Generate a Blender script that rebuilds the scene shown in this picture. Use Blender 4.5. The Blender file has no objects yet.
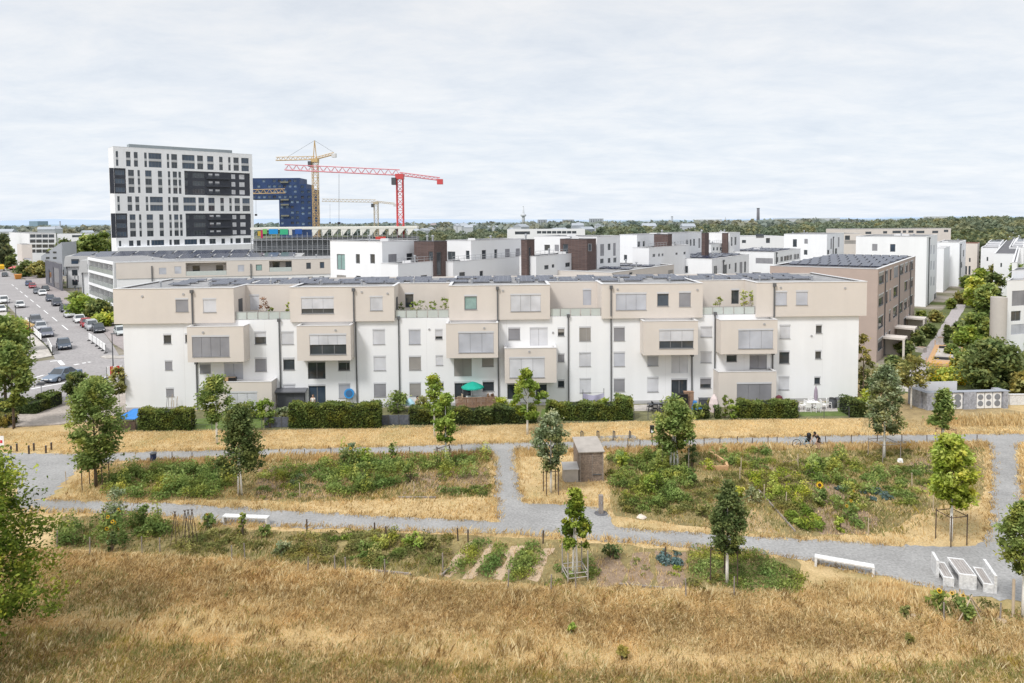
import bpy, bmesh, math, random
import numpy as np
from mathutils import Vector, Matrix
random.seed(7); RNG = np.random.default_rng(7)
C = bpy.context.scene.collection
scene = bpy.context.scene
R = math.radians
# ------------------------------------------------------------------ camera
W, H_, FPX = 1024.0, 683.0, 1024.0*24/36
HC, PITCH, ROLL, SHIFT = 18.5, 2.8, -0.45, -0.0845
cam_d = bpy.data.cameras.new('camera'); cam = bpy.data.objects.new('camera', cam_d); C.objects.link(cam)
cam_d.lens = 24; cam_d.sensor_width = 36; cam_d.shift_y = SHIFT; cam_d.clip_start = .1; cam_d.clip_end = 40000
CM = Matrix.Translation((0, 0, HC)) @ Matrix.Rotation(R(90-PITCH), 4, 'X') @ Matrix.Rotation(R(ROLL), 4, 'Z')
cam.matrix_world = CM; scene.camera = cam
CR = CM.to_3x3(); CRI = CR.transposed(); YP = H_/2+SHIFT*W
def ray(px, py):
    return (CR @ Vector(((px-W/2)/FPX, (YP-py)/FPX, -1))).normalized()
def G(px, py, z=0.0):                       # the ground point seen at a pixel of the photograph
    d = ray(px, py); t = (z-HC)/d.z
    return Vector((d.x*t, d.y*t, z))
def AT(px, py, Y):                          # the point at depth Y seen at a pixel
    d = ray(px, py); t = Y/d.y
    return Vector((d.x*t, Y, HC+d.z*t))
def proj(P):
    q = CRI @ (Vector(P)-Vector((0, 0, HC)))
    return (W/2+q.x/-q.z*FPX, YP-q.y/-q.z*FPX)
# ------------------------------------------------------------------ objects
def tag(o, label=None, cat=None, group=None, kind=None):
    if label: o['label'] = label
    if cat: o['category'] = cat
    if group: o['group'] = group
    if kind: o['kind'] = kind
    return o
def T(name, label, cat, loc=(0, 0, 0), rz=0, group=None):
    o = bpy.data.objects.new(name, None); C.objects.link(o); o.location = loc; o.rotation_euler.z = rz
    o.empty_display_size = .3
    return tag(o, label, cat, group)
def children(o): return list(o.children)
def dup(o, loc, rz=0, label=None, sc=1.0, group=None, parent=None, mats=None):
    c = o.copy(); C.objects.link(c)
    if parent is None:
        c.location = loc; c.rotation_euler.z = rz; s = sc if hasattr(sc, '__len__') else (sc, sc, sc); c.scale = s
        if label: c['label'] = label
        if group: c['group'] = group
    else: c.parent = parent
    for k in kids.get(o.name, []): 
        n = dup(k, None, parent=c)
    return c
kids = {}
def setp(o, parent):
    if parent is not None:
        o.parent = parent; kids.setdefault(parent.name, []).append(o)
    return o
class MB:
    def __init__(s, root=None, xf=None):
        s.v = []; s.f = []; s.m = []; s.off = Vector(root) if root is not None else Vector((0, 0, 0)); s.xf = xf
    def P(s, p):
        p = Vector(p)
        if s.xf: p = s.xf(p)
        s.v.append(tuple(p-s.off)); return len(s.v)-1
    def face(s, pts, m=0):
        s.f.append([s.P(p) for p in pts]); s.m.append(m)
    def box(s, a, b, m=0):
        x0, y0, z0 = a; x1, y1, z1 = b
        i = [s.P(p) for p in ((x0, y0, z0), (x1, y0, z0), (x1, y1, z0), (x0, y1, z0), (x0, y0, z1), (x1, y0, z1), (x1, y1, z1), (x0, y1, z1))]
        for q in ((3, 2, 1, 0), (4, 5, 6, 7), (0, 1, 5, 4), (1, 2, 6, 5), (2, 3, 7, 6), (3, 0, 4, 7)):
            s.f.append([i[k] for k in q]); s.m.append(m)
    def hexa(s, lo, hi, m=0):               # two quads joined
        i = [s.P(p) for p in list(lo)+list(hi)]; n = len(lo)
        s.f.append(i[:n][::-1]); s.m.append(m); s.f.append(i[n:]); s.m.append(m)
        for k in range(n):
            s.f.append([i[k], i[(k+1) % n], i[n+(k+1) % n], i[n+k]]); s.m.append(m)
    def prism(s, poly, z0, z1, m=0):
        s.hexa([(p[0], p[1], z0) for p in poly], [(p[0], p[1], z1) for p in poly], m)
    def tube(s, pts, rad, n=6, m=0, cap=True):
        pts = [Vector(p) for p in pts]
        if not hasattr(rad, '__len__'): rad = [rad]*len(pts)
        rings = []; prev = None
        for k, p in enumerate(pts):
            d = (pts[min(k+1, len(pts)-1)]-pts[max(k-1, 0)])
            d = d.normalized() if d.length > 1e-9 else Vector((0, 0, 1))
            a = prev if prev is not None else (Vector((1, 0, 0)) if abs(d.x) < .9 else Vector((0, 1, 0)))
            u = (a-d*a.dot(d))
            u = u.normalized() if u.length > 1e-6 else d.orthogonal().normalized()
            w = d.cross(u); prev = u
            rings.append([s.P(p+(u*math.cos(2*math.pi*j/n)+w*math.sin(2*math.pi*j/n))*rad[k]) for j in range(n)])
        for a, b in zip(rings, rings[1:]):
            for j in range(n):
                s.f.append([a[j], a[(j+1) % n], b[(j+1) % n], b[j]]); s.m.append(m)
        if cap:
            s.f.append(rings[0][::-1]); s.m.append(m); s.f.append(rings[-1]); s.m.append(m)
    def bar(s, a, b, r, m=0): s.tube([a, b], r*1.2, 4, m)
    def disc(s, c, nrm, r, n=20, m=0, h=.02):
        c = Vector(c); nrm = Vector(nrm).normalized(); s.tube([c-nrm*h/2, c+nrm*h/2], r, n, m)
    def lathe(s, prof, n=14, m=0, c=(0, 0, 0)):
        c = Vector(c)
        rings = [[s.P(c+Vector((r*math.cos(2*math.pi*j/n), r*math.sin(2*math.pi*j/n), z))) for j in range(n)] for r, z in prof]
        for a, b in zip(rings, rings[1:]):
            for j in range(n): s.f.append([a[j], a[(j+1) % n], b[(j+1) % n], b[j]]); s.m.append(m)
        s.f.append(rings[0][::-1]); s.m.append(m); s.f.append(rings[-1]); s.m.append(m)
    def build(s, name, mats, parent=None, smooth=False, bevel=0):
        if not s.v: return None
        me = bpy.data.meshes.new(name); me.from_pydata(s.v, [], s.f)
        mats = mats if isinstance(mats, (list, tuple)) else [mats]
        for m in mats: me.materials.append(m)
        if len(mats) > 1: me.polygons.foreach_set('material_index', s.m)
        if smooth: me.polygons.foreach_set('use_smooth', [True]*len(s.f))
        bm = bmesh.new(); bm.from_mesh(me); bmesh.ops.recalc_face_normals(bm, faces=bm.faces); bm.to_mesh(me); bm.free()
        me.update()
        o = bpy.data.objects.new(name, me); C.objects.link(o); setp(o, parent)
        if bevel:
            b = o.modifiers.new('bevel', 'BEVEL'); b.width = bevel; b.segments = 2; b.limit_method = 'ANGLE'
        return o
def np_mesh(name, V, nper, mats, attr=None, parent=None, tri=None):
    """V: (n*nper,3) vertices, one polygon for each consecutive nper vertices"""
    V = np.asarray(V, dtype=np.float32); n = len(V)//nper
    me = bpy.data.meshes.new(name); me.vertices.add(len(V)); me.vertices.foreach_set('co', V.ravel())
    me.loops.add(len(V)); me.loops.foreach_set('vertex_index', np.arange(len(V), dtype=np.int32))
    me.polygons.add(n); me.polygons.foreach_set('loop_start', np.arange(0, n*nper, nper, dtype=np.int32))
    try: me.polygons.foreach_set('loop_total', np.full(n, nper, dtype=np.int32))
    except Exception: pass
    if attr is not None:
        a = me.attributes.new('tone', 'FLOAT', 'FACE'); a.data.foreach_set('value', np.asarray(attr, dtype=np.float32))
    me.materials.append(mats); me.update(calc_edges=True); me.validate()
    o = bpy.data.objects.new(name, me); C.objects.link(o); setp(o, parent)
    return o
# ------------------------------------------------------------------ materials
def new_mat(name):
    m = bpy.data.materials.new(name); m.use_nodes = True
    nt = m.node_tree; return m, nt, nt.nodes['Principled BSDF']
def N(nt, t, **k):
    n = nt.nodes.new(t)
    for a, b in k.items():
        if a in n.inputs.keys(): n.inputs[a].default_value = b
        else: setattr(n, a, b)
    return n
def ramp(nt, fac, stops):
    r = nt.nodes.new('ShaderNodeValToRGB'); e = r.color_ramp.elements
    while len(e) < len(stops): e.new(.5)
    for k, (p, c) in enumerate(stops): e[k].position = p; e[k].color = (*c, 1)
    nt.links.new(fac, r.inputs[0]); return r.outputs[0]
def mul(c, k): return tuple(min(1, x*k) for x in c)
def M(name, col, rough=.8, var=.08, scale=1.5, bump=0.0, metal=0, spec=.3, streak=0, fine=0, bscale=None):
    m, nt, b = new_mat(name)
    b.inputs['Roughness'].default_value = rough; b.inputs['Metallic'].default_value = metal; b.inputs['Specular IOR Level'].default_value = spec
    g = N(nt, 'ShaderNodeNewGeometry')
    n1 = N(nt, 'ShaderNodeTexNoise', Scale=scale, Detail=6.0, Roughness=.65); nt.links.new(g.outputs['Position'], n1.inputs['Vector'])
    out = ramp(nt, n1.outputs['Fac'], [(.3, mul(col, 1-var)), (.7, mul(col, 1+var))])
    if streak:
        mp = N(nt, 'ShaderNodeMapping'); mp.inputs['Scale'].default_value = (.75, .75, .06); nt.links.new(g.outputs['Position'], mp.inputs['Vector'])
        n2 = N(nt, 'ShaderNodeTexNoise', Scale=1.0, Detail=5.0); nt.links.new(mp.outputs[0], n2.inputs['Vector'])
        s = ramp(nt, n2.outputs['Fac'], [(.35, (1-streak,)*3), (.6, (1, 1, 1))])
        mx = N(nt, 'ShaderNodeMix', data_type='RGBA', blend_type='MULTIPLY'); mx.inputs[0].default_value = 1
        nt.links.new(out, mx.inputs[6]); nt.links.new(s, mx.inputs[7]); out = mx.outputs[2]
    if fine:
        n3 = N(nt, 'ShaderNodeTexNoise', Scale=fine, Detail=3.0); nt.links.new(g.outputs['Position'], n3.inputs['Vector'])
        s = ramp(nt, n3.outputs['Fac'], [(.3, (.78,)*3), (.7, (1.15,)*3)])
        mx = N(nt, 'ShaderNodeMix', data_type='RGBA', blend_type='MULTIPLY'); mx.inputs[0].default_value = 1
        nt.links.new(out, mx.inputs[6]); nt.links.new(s, mx.inputs[7]); out = mx.outputs[2]
    nt.links.new(out, b.inputs['Base Color'])
    if bump:
        n4 = N(nt, 'ShaderNodeTexNoise', Scale=bscale or scale*8, Detail=4.0); nt.links.new(g.outputs['Position'], n4.inputs['Vector'])
        bp = N(nt, 'ShaderNodeBump', Strength=bump, Distance=.05); nt.links.new(n4.outputs['Fac'], bp.inputs['Height']); nt.links.new(bp.outputs[0], b.inputs['Normal'])
    return m
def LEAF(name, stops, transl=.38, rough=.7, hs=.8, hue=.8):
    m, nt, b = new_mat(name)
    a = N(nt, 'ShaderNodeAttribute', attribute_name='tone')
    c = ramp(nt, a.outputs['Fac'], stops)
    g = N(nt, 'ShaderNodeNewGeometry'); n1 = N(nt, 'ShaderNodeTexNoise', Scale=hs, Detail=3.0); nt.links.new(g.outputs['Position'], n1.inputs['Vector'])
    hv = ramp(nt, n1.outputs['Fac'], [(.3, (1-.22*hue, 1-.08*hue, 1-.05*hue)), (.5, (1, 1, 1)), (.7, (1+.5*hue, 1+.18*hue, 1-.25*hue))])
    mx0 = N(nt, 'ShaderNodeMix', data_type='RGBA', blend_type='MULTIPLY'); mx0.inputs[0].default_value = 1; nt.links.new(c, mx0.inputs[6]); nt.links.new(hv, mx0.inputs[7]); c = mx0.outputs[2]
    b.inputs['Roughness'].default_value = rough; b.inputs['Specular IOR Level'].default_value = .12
    nt.links.new(c, b.inputs['Base Color'])
    t = N(nt, 'ShaderNodeBsdfTranslucent'); nt.links.new(c, t.inputs['Color'])
    mx = N(nt, 'ShaderNodeMixShader'); mx.inputs[0].default_value = transl
    nt.links.new(b.outputs[0], mx.inputs[1]); nt.links.new(t.outputs[0], mx.inputs[2])
    nt.links.new(mx.outputs[0], nt.nodes['Material Output'].inputs['Surface'])
    return m
WHITE = M('white_render', (.82, .83, .85), var=.015, scale=.5, streak=.045, bump=.03, rough=.9)
WHITE2 = M('white_render_old', (.78, .785, .80), var=.02, scale=.3, streak=.02, rough=.9)
BEIGE = M('beige_render', (.645, .595, .55), var=.03, scale=.5, streak=.03, bump=.03, rough=.9)
BEIGE2 = M('beige_render_pale', (.645, .595, .55), var=.03, scale=.3, streak=.025, rough=.9)
PINK = M('taupe_render', (.44, .355, .315), var=.05, scale=.5, streak=.03, rough=.9)
GREYW = M('grey_render', (.42, .44, .48), var=.05, scale=.4, rough=.9)
GABLE = M('grey_fibre_cement', (.36, .36, .36), var=.06, scale=.5, rough=.8)
DARKCL = M('dark_cladding', (.05, .055, .07), var=.15, scale=.8, rough=.5)
BLUECL = M('blue_cladding', (.028, .055, .14), var=.3, scale=.15, rough=.5)
def brick_mat():
    m, nt, b = new_mat('dark_brick'); g = N(nt, 'ShaderNodeNewGeometry')
    cx = N(nt, 'ShaderNodeSeparateXYZ'); nt.links.new(g.outputs['Position'], cx.inputs[0])
    ad = N(nt, 'ShaderNodeMath', operation='ADD'); nt.links.new(cx.outputs[0], ad.inputs[0]); nt.links.new(cx.outputs[1], ad.inputs[1])
    cb = N(nt, 'ShaderNodeCombineXYZ'); nt.links.new(ad.outputs[0], cb.inputs[0]); nt.links.new(cx.outputs[2], cb.inputs[1])
    br = N(nt, 'ShaderNodeTexBrick', Scale=2.0); br.inputs['Color1'].default_value = (.085, .055, .05, 1); br.inputs['Color2'].default_value = (.13, .085, .075, 1); br.inputs['Mortar'].default_value = (.12, .1, .1, 1)
    nt.links.new(cb.outputs[0], br.inputs['Vector']); nt.links.new(br.outputs['Color'], b.inputs['Base Color']); b.inputs['Roughness'].default_value = .9
    return m
BRICK = brick_mat()
ROOFG = M('roof_gravel', (.27, .27, .275), var=.25, scale=1.2, fine=6, rough=.95)
ROOFD = M('roof_felt_dark', (.12, .12, .13), var=.2, scale=.8, fine=4, rough=.9)
CAP = M('parapet_cap', (.62, .62, .63), rough=.45, var=.04, metal=.0)
GLASS = M('window_glass', (.05, .06, .07), rough=.05, var=.3, scale=.5, spec=.7)
GLASSB = M('blue_window_glass', (.05, .075, .11), rough=.1, var=.4, scale=.35, spec=.7)
GLASSG = M('green_window_glass', (.25, .38, .37), rough=.15, var=.15, spec=.6)
BALU = M('balustrade_glass', (.50, .55, .54), rough=.12, var=.06, spec=.6)
FRAME = M('grey_window_frame', (.16, .165, .175), rough=.5, var=.05)
FRAMEW = M('white_window_frame', (.7, .7, .7), rough=.5, var=.03)
def blind_mat(name, col):
    m, nt, b = new_mat(name); g = N(nt, 'ShaderNodeNewGeometry')
    w = N(nt, 'ShaderNodeTexWave', wave_type='BANDS', bands_direction='Z', Scale=3.9, Distortion=.15); nt.links.new(g.outputs['Position'], w.inputs['Vector'])
    n = N(nt, 'ShaderNodeTexNoise', Scale=.55, Detail=2.0); nt.links.new(g.outputs['Position'], n.inputs['Vector'])
    c1 = ramp(nt, w.outputs['Fac'], [(.0, mul(col, .72)), (.6, mul(col, 1.06))]); c2 = ramp(nt, n.outputs['Fac'], [(.3, (.8,)*3), (.7, (1.1,)*3)])
    mx = N(nt, 'ShaderNodeMix', data_type='RGBA', blend_type='MULTIPLY'); mx.inputs[0].default_value = 1
    nt.links.new(c1, mx.inputs[6]); nt.links.new(c2, mx.inputs[7]); nt.links.new(mx.outputs[2], b.inputs['Base Color'])
    bp = N(nt, 'ShaderNodeBump', Strength=.5, Distance=.02); nt.links.new(w.outputs['Fac'], bp.inputs['Height']); nt.links.new(bp.outputs[0], b.inputs['Normal'])
    b.inputs['Roughness'].default_value = .5; return m
BLINDW = blind_mat('blind_white', (.66, .67, .71))
BLINDL = blind_mat('blind_light', (.52, .54, .60))
BLINDG = blind_mat('blind_grey', (.29, .29, .315))
BLINDB = blind_mat('blind_beige', (.35, .33, .31))
BLINDX = M('blind_box_metal', (.56, .57, .60), rough=.4, var=.04)
SILL = M('sill_metal', (.38, .38, .39), rough=.5, var=.05)
PIPE = M('downpipe_metal', (.14, .145, .155), rough=.45, var=.1, metal=.3)
DGREY = M('dark_grey_metal', (.085, .09, .10), rough=.5, var=.12)
BLACK = M('black_plastic', (.02, .02, .022), rough=.5, var=.2)
RUBBER = M('tyre_rubber', (.02, .02, .02), rough=.9, var=.2)
STEEL = M('galvanised_steel', (.45, .46, .48), rough=.4, var=.08, metal=.6)
def solar_mat():
    m, nt, b = new_mat('solar_cells'); g = N(nt, 'ShaderNodeTexCoord')
    br = N(nt, 'ShaderNodeTexBrick', Scale=1.0, offset=0.0); br.inputs['Color1'].default_value = (.012, .017, .04, 1); br.inputs['Color2'].default_value = (.02, .028, .06, 1); br.inputs['Mortar'].default_value = (.16, .17, .2, 1)
    br.inputs['Mortar Size'].default_value = .015; br.inputs['Brick Width'].default_value = .5; br.inputs['Row Height'].default_value = .5
    nt.links.new(g.outputs['Object'], br.inputs['Vector']); nt.links.new(br.outputs['Color'], b.inputs['Base Color']); b.inputs['Roughness'].default_value = .22; b.inputs['Specular IOR Level'].default_value = .45
    return m
SOLAR = solar_mat()
BARK = M('bark', (.13, .10, .075), var=.3, scale=6, rough=.95, bump=.5)
BARKW = M('whitewashed_bark', (.80, .78, .74), var=.12, scale=5, rough=.9, bump=.3)
WOODG = M('weathered_wood', (.27, .235, .21), var=.22, scale=3, fine=14, rough=.9)
SHEDW = M('shed_planks', (.235, .185, .15), var=.3, scale=3, fine=12, rough=.9)
WOODP = M('pale_wood', (.5, .41, .31), var=.15, scale=4, rough=.85)
WOODO = M('orange_wood', (.52, .32, .17), var=.15, scale=3, rough=.8)
WOODD = M('dark_stake_wood', (.09, .065, .05), var=.3, scale=4, rough=.95)
WOODR = M('terrace_wood', (.30, .19, .13), var=.2, scale=4, fine=9, rough=.85)
CONC = M('pale_concrete', (.66, .66, .66), var=.06, scale=2, fine=9, rough=.85, bump=.1)
SOIL = M('soil', (.27, .195, .135), var=.25, scale=2.2, fine=7, rough=.98, bump=.5)
LAWN = M('lawn_green', (.12, .17, .045), var=.25, scale=1.5, fine=8, rough=.95, bump=.4)
GRAVEL = M('path_gravel', (.295, .292, .288), var=.2, scale=.28, fine=7, rough=.95, bump=.25)
PAVE = M('pavement', (.40, .355, .32), var=.10, scale=.5, fine=5, rough=.95)
PAVEL = M('pavement_concrete', (.46, .43, .40), var=.12, scale=.3, fine=2, rough=.95)
ASPH = M('asphalt', (.31, .295, .295), var=.10, scale=.25, fine=3, rough=.95)
ASPH2 = M('lane_asphalt', (.31, .275, .27), var=.1, scale=.4, fine=4, rough=.95)
PAINT = M('road_paint', (.75, .75, .75), rough=.7, var=.08)
LF = dict(
    mid=LEAF('leaf_mid', [(0, (.06, .09, .022)), (.5, (.18, .245, .065)), (1, (.40, .47, .16))]),
    dark=LEAF('leaf_dark', [(0, (.04, .058, .02)), (.5, (.11, .152, .05)), (1, (.29, .335, .13))]),
    bright=LEAF('leaf_bright', [(0, (.065, .10, .018)), (.5, (.22, .31, .05)), (1, (.44, .53, .13))]),
    yellow=LEAF('leaf_yellow', [(0, (.11, .15, .018)), (.5, (.33, .40, .05)), (1, (.60, .64, .18))]),
    grey=LEAF('leaf_silver', [(0, (.06, .08, .03)), (.5, (.21, .255, .115)), (1, (.48, .52, .34))]),
    olive=LEAF('leaf_olive', [(0, (.08, .085, .025)), (.5, (.24, .24, .075)), (1, (.45, .42, .16))]),
    blue=LEAF('leaf_cabbage', [(0, (.05, .09, .08)), (.5, (.16, .24, .23)), (1, (.36, .46, .44))]),
    red=LEAF('leaf_copper', [(0, (.10, .04, .02)), (.5, (.28, .13, .06)), (1, (.42, .24, .13))]),
    straw=LEAF('straw', [(0, (.27, .175, .075)), (.3, (.565, .405, .19)), (.6, (.79, .605, .315)), (1, (.92, .79, .50))], transl=.35, hs=.5, hue=.13),
    hedge=LEAF('leaf_hedge', [(0, (.05, .08, .02)), (.5, (.165, .215, .055)), (1, (.35, .39, .12))]),
    gold=LEAF('petal_yellow', [(0, (.45, .26, .01)), (1, (.8, .56, .03))]),
    far=LEAF('leaf_far_hazed', [(0, (.08, .105, .06)), (.5, (.15, .185, .10)), (1, (.26, .28, .15))]),  # distance haze mixed into the green, paler than the foliage itself
    veg=LEAF('leaf_vegetable', [(0, (.09, .125, .03)), (.5, (.24, .31, .08)), (1, (.48, .55, .19))], hs=.5, hue=1.1),
    maple=LEAF('leaf_maple', [(0, (.025, .045, .008)), (.45, (.115, .175, .022)), (1, (.36, .41, .07))], transl=.18),
    vfar=LEAF('leaf_very_far_hazed', [(0, (.20, .235, .22)), (.5, (.25, .285, .255)), (1, (.32, .34, .29))], hs=.01),  # bluish aerial haze painted into the leaf colour of the farthest belt
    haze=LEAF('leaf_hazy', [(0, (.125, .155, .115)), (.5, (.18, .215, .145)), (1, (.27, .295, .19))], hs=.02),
)
def flat_img(name, col, **k): return M(name, col, **k)
PAL = {}
def PM(name, col, rough=.5, var=.06):
    k = name
    if k not in PAL: PAL[k] = M(name, col, rough=rough, var=var, scale=2)
    return PAL[k]
# ------------------------------------------------------------------ world and sun
w = bpy.data.worlds.new('World'); scene.world = w; w.use_nodes = True; nt = w.node_tree
bg = nt.nodes['Background']; out = nt.nodes['World Output']
SUN_EL, SUN_AZ = 52, 222                   # degrees; azimuth of the sun, clockwise from +Y
sky = nt.nodes.new('ShaderNodeTexSky'); sky.sky_type = 'NISHITA'; sky.sun_disc = False; sky.sun_elevation = R(SUN_EL); sky.sun_rotation = R(SUN_AZ); sky.air_density = 1.2; sky.dust_density = 2.5
nt.links.new(sky.outputs[0], bg.inputs[0]); bg.inputs[1].default_value = .07
tc = nt.nodes.new('ShaderNodeTexCoord'); sp = nt.nodes.new('ShaderNodeSeparateXYZ'); nt.links.new(tc.outputs['Generated'], sp.inputs[0])
def mth(op, a, b=None):
    n = nt.nodes.new('ShaderNodeMath'); n.operation = op
    for i, x in enumerate((a, b)):
        if x is None: continue
        if isinstance(x, (int, float)): n.inputs[i].default_value = x
        else: nt.links.new(x, n.inputs[i])
    return n.outputs[0]
zz = mth('ADD', mth('MAXIMUM', sp.outputs[2], 0.0), .16)
cb = nt.nodes.new('ShaderNodeCombineXYZ'); nt.links.new(mth('DIVIDE', sp.outputs[0], zz), cb.inputs[0]); nt.links.new(mth('DIVIDE', sp.outputs[1], zz), cb.inputs[1])
n1 = N(nt, 'ShaderNodeTexNoise', Scale=2.3, Detail=11.0, Roughness=.66, Distortion=.25)
mp = N(nt, 'ShaderNodeMapping'); mp.inputs['Scale'].default_value = (.85, 1.2, 1); mp.inputs['Rotation'].default_value = (0, 0, R(-9)); nt.links.new(cb.outputs[0], mp.inputs[0]); nt.links.new(mp.outputs[0], n1.inputs['Vector'])
cl = ramp(nt, n1.outputs['Fac'], [(.30, (.655, .70, .765)), (.45, (.715, .75, .80)), (.57, (.77, .79, .82)), (.72, (.83, .835, .85))])
el = ramp(nt, sp.outputs[2], [(0.0, (1.03, 1.06, 1.09)), (.10, (1, 1.02, 1.04)), (.34, (.96, .95, .94)), (.8, (1.0, .98, .95))])
mx = N(nt, 'ShaderNodeMix', data_type='RGBA', blend_type='MULTIPLY'); mx.inputs[0].default_value = 1; nt.links.new(cl, mx.inputs[6]); nt.links.new(el, mx.inputs[7])
bg2 = nt.nodes.new('ShaderNodeBackground'); nt.links.new(mx.outputs[2], bg2.inputs[0]); 
top = ramp(nt, sp.outputs[2], [(.30, (1.0,)*3), (.9, (1.0,)*3)])
nt.links.new(mth('ADD', 1.25, mth('MULTIPLY', mth('MAXIMUM', mth('SUBTRACT', sp.outputs[2], .36), 0.0), 1.5)), bg2.inputs[1])
ms = nt.nodes.new('ShaderNodeMixShader'); ms.inputs[0].default_value = .88
nt.links.new(bg.outputs[0], ms.inputs[1]); nt.links.new(bg2.outputs[0], ms.inputs[2]); nt.links.new(ms.outputs[0], out.inputs['Surface'])
sl = bpy.data.lights.new('sun', 'SUN'); sun = bpy.data.objects.new('sun', sl); C.objects.link(sun)
sl.energy = 2.7; sl.angle = R(11); sl.color = (1, .97, .93)
az = R(SUN_AZ); sd = Vector((math.sin(az)*math.cos(R(SUN_EL)), math.cos(az)*math.cos(R(SUN_EL)), math.sin(R(SUN_EL))))
sun.rotation_euler = sd.to_track_quat('Z', 'Y').to_euler(); sun.location = (-60, -60, 90)
scene.view_settings.view_transform = 'Standard'; scene.view_settings.look = 'None'; scene.view_settings.exposure = 0
# ------------------------------------------------------------------ setting
def struct(o): o['kind'] = 'structure'; return o
def ground_mat():
    m, nt, b = new_mat('dry_meadow_ground'); g = N(nt, 'ShaderNodeNewGeometry'); L = nt.links
    def noise(s, d=6, r=.6):
        n = N(nt, 'ShaderNodeTexNoise', Scale=s, Detail=float(d), Roughness=r); L.new(g.outputs['Position'], n.inputs['Vector']); return n.outputs['Fac']
    def mixc(f, a, c, bt='MIX'):
        x = N(nt, 'ShaderNodeMix', data_type='RGBA', blend_type=bt); x.inputs[0].default_value = 1
        if f is not None: L.new(f, x.inputs[0])
        L.new(a, x.inputs[6]); L.new(c, x.inputs[7]); return x.outputs[2]
    a = ramp(nt, noise(.45, 8, .7), [(.28, (.33, .24, .125)), (.45, (.49, .36, .185)), (.6, (.60, .455, .25)), (.75, (.43, .31, .175))])
    gr = ramp(nt, noise(3.5, 6), [(.3, (.16, .165, .05)), (.7, (.28, .25, .095))])
    near = mixc(ramp(nt, noise(.14, 7, .7), [(.52, (0,)*3), (.72, (.75,)*3)]), a, gr)
    near = mixc(None, near, ramp(nt, noise(9, 5, .75), [(.3, (.66,)*3), (.72, (1.2,)*3)]), 'MULTIPLY')
    town = ramp(nt, noise(.08, 6), [(.38, (.08, .10, .035)), (.5, (.20, .18, .13)), (.62, (.30, .27, .24))])
    far = ramp(nt, noise(.004, 5), [(.35, (.07, .095, .055)), (.52, (.11, .13, .075)), (.66, (.20, .19, .13))])
    s = N(nt, 'ShaderNodeSeparateXYZ'); L.new(g.outputs['Position'], s.inputs[0])
    def step(a0, a1):
        r = N(nt, 'ShaderNodeMapRange'); r.inputs[1].default_value = a0; r.inputs[2].default_value = a1; L.new(s.outputs[1], r.inputs[0]); return r.outputs[0]
    c = mixc(step(79, 84), near, town); c = mixc(step(240, 420), c, far)
    L.new(c, b.inputs['Base Color']); b.inputs['Roughness'].default_value = .97; b.inputs['Specular IOR Level'].default_value = .1
    bp = N(nt, 'ShaderNodeBump', Strength=.7, Distance=.08); L.new(noise(7, 5), bp.inputs['Height']); L.new(bp.outputs[0], b.inputs['Normal'])
    return m
mb = MB(); mb.face([(-9000, 10, 0), (9000, 10, 0), (16000, 16000, 0), (-16000, 16000, 0)]); mb.face([(-9000, -300, 0), (9000, -300, 0), (9000, 10, 0), (-9000, 10, 0)])
struct(mb.build('ground', ground_mat()))
def jitter_poly(P, step=.7, amp=.07):
    out = []; n = len(P)
    for i in range(n):
        a, b = Vector(P[i]), Vector(P[(i+1) % n]); k = max(1, int((b-a).length/step))
        for j in range(k):
            q = a.lerp(b, j/k)
            if amp: q = q+Vector((random.gauss(0, amp), random.gauss(0, amp), 0))
            out.append(q)
    return out
def sheet(name, px, z, mat, amp=.11, step=.35, kind='structure', label=None, cat=None):
    P = jitter_poly([G(x, y) for x, y in px], step, amp)
    mb = MB(); mb.face([(p.x, p.y, z) for p in P])
    o = mb.build(name, mat); tag(o, label, cat, None, kind); return o
UP = [(-60, 453), (10, 453), (60, 454), (130, 452), (250, 449.5), (400, 446.5), (500, 443), (640, 440), (800, 436.5), (900, 434.5), (1024, 433.5), (1110, 433), (1110, 443), (1019, 442.5), (988, 443.5), (880, 443), (800, 444.5), (640, 448), (515, 450.5), (490, 452.5), (400, 455), (250, 457.5), (130, 461), (90, 465), (75, 472), (62, 483), (50, 498), (20, 500), (12, 480), (-60, 470)]
sheet('upper_path', UP, .008, GRAVEL)
LP = [(12, 498), (48, 500), (120, 501.5), (200, 505), (250, 508.5), (300, 511.5), (400, 517.5), (497, 521), (560, 524), (615, 528), (640, 530), (700, 533.5), (800, 539), (900, 545), (940, 547), (975, 546), (990, 540), (1050, 540), (1060, 608), (1000, 599), (960, 594), (920, 586), (880, 577), (813, 562), (760, 554), (700, 549), (640, 543), (560, 537), (500, 534), (400, 530.5), (330, 527.5), (270, 527), (215, 524), (150, 515), (50, 512), (8, 511)]
sheet('lower_path', LP, .012, GRAVEL)
sheet('linking_path', [(492, 448), (515, 447), (517, 470), (519, 487), (524, 502), (530, 504), (565, 504), (597, 507), (606, 513), (617, 530), (560, 532), (520, 528), (497, 527), (497, 500), (495, 470)], .016, GRAVEL)
sheet('linking_path', [(988, 440), (1018, 440), (1020, 470), (1023, 500), (1026, 550), (968, 551), (984, 543), (989, 525), (991, 500), (991, 465)], .016, GRAVEL)
sheet('bike_stand_paving', [(576, 441), (580, 437), (634, 435), (640, 441)], .020, GRAVEL, .03)
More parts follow.
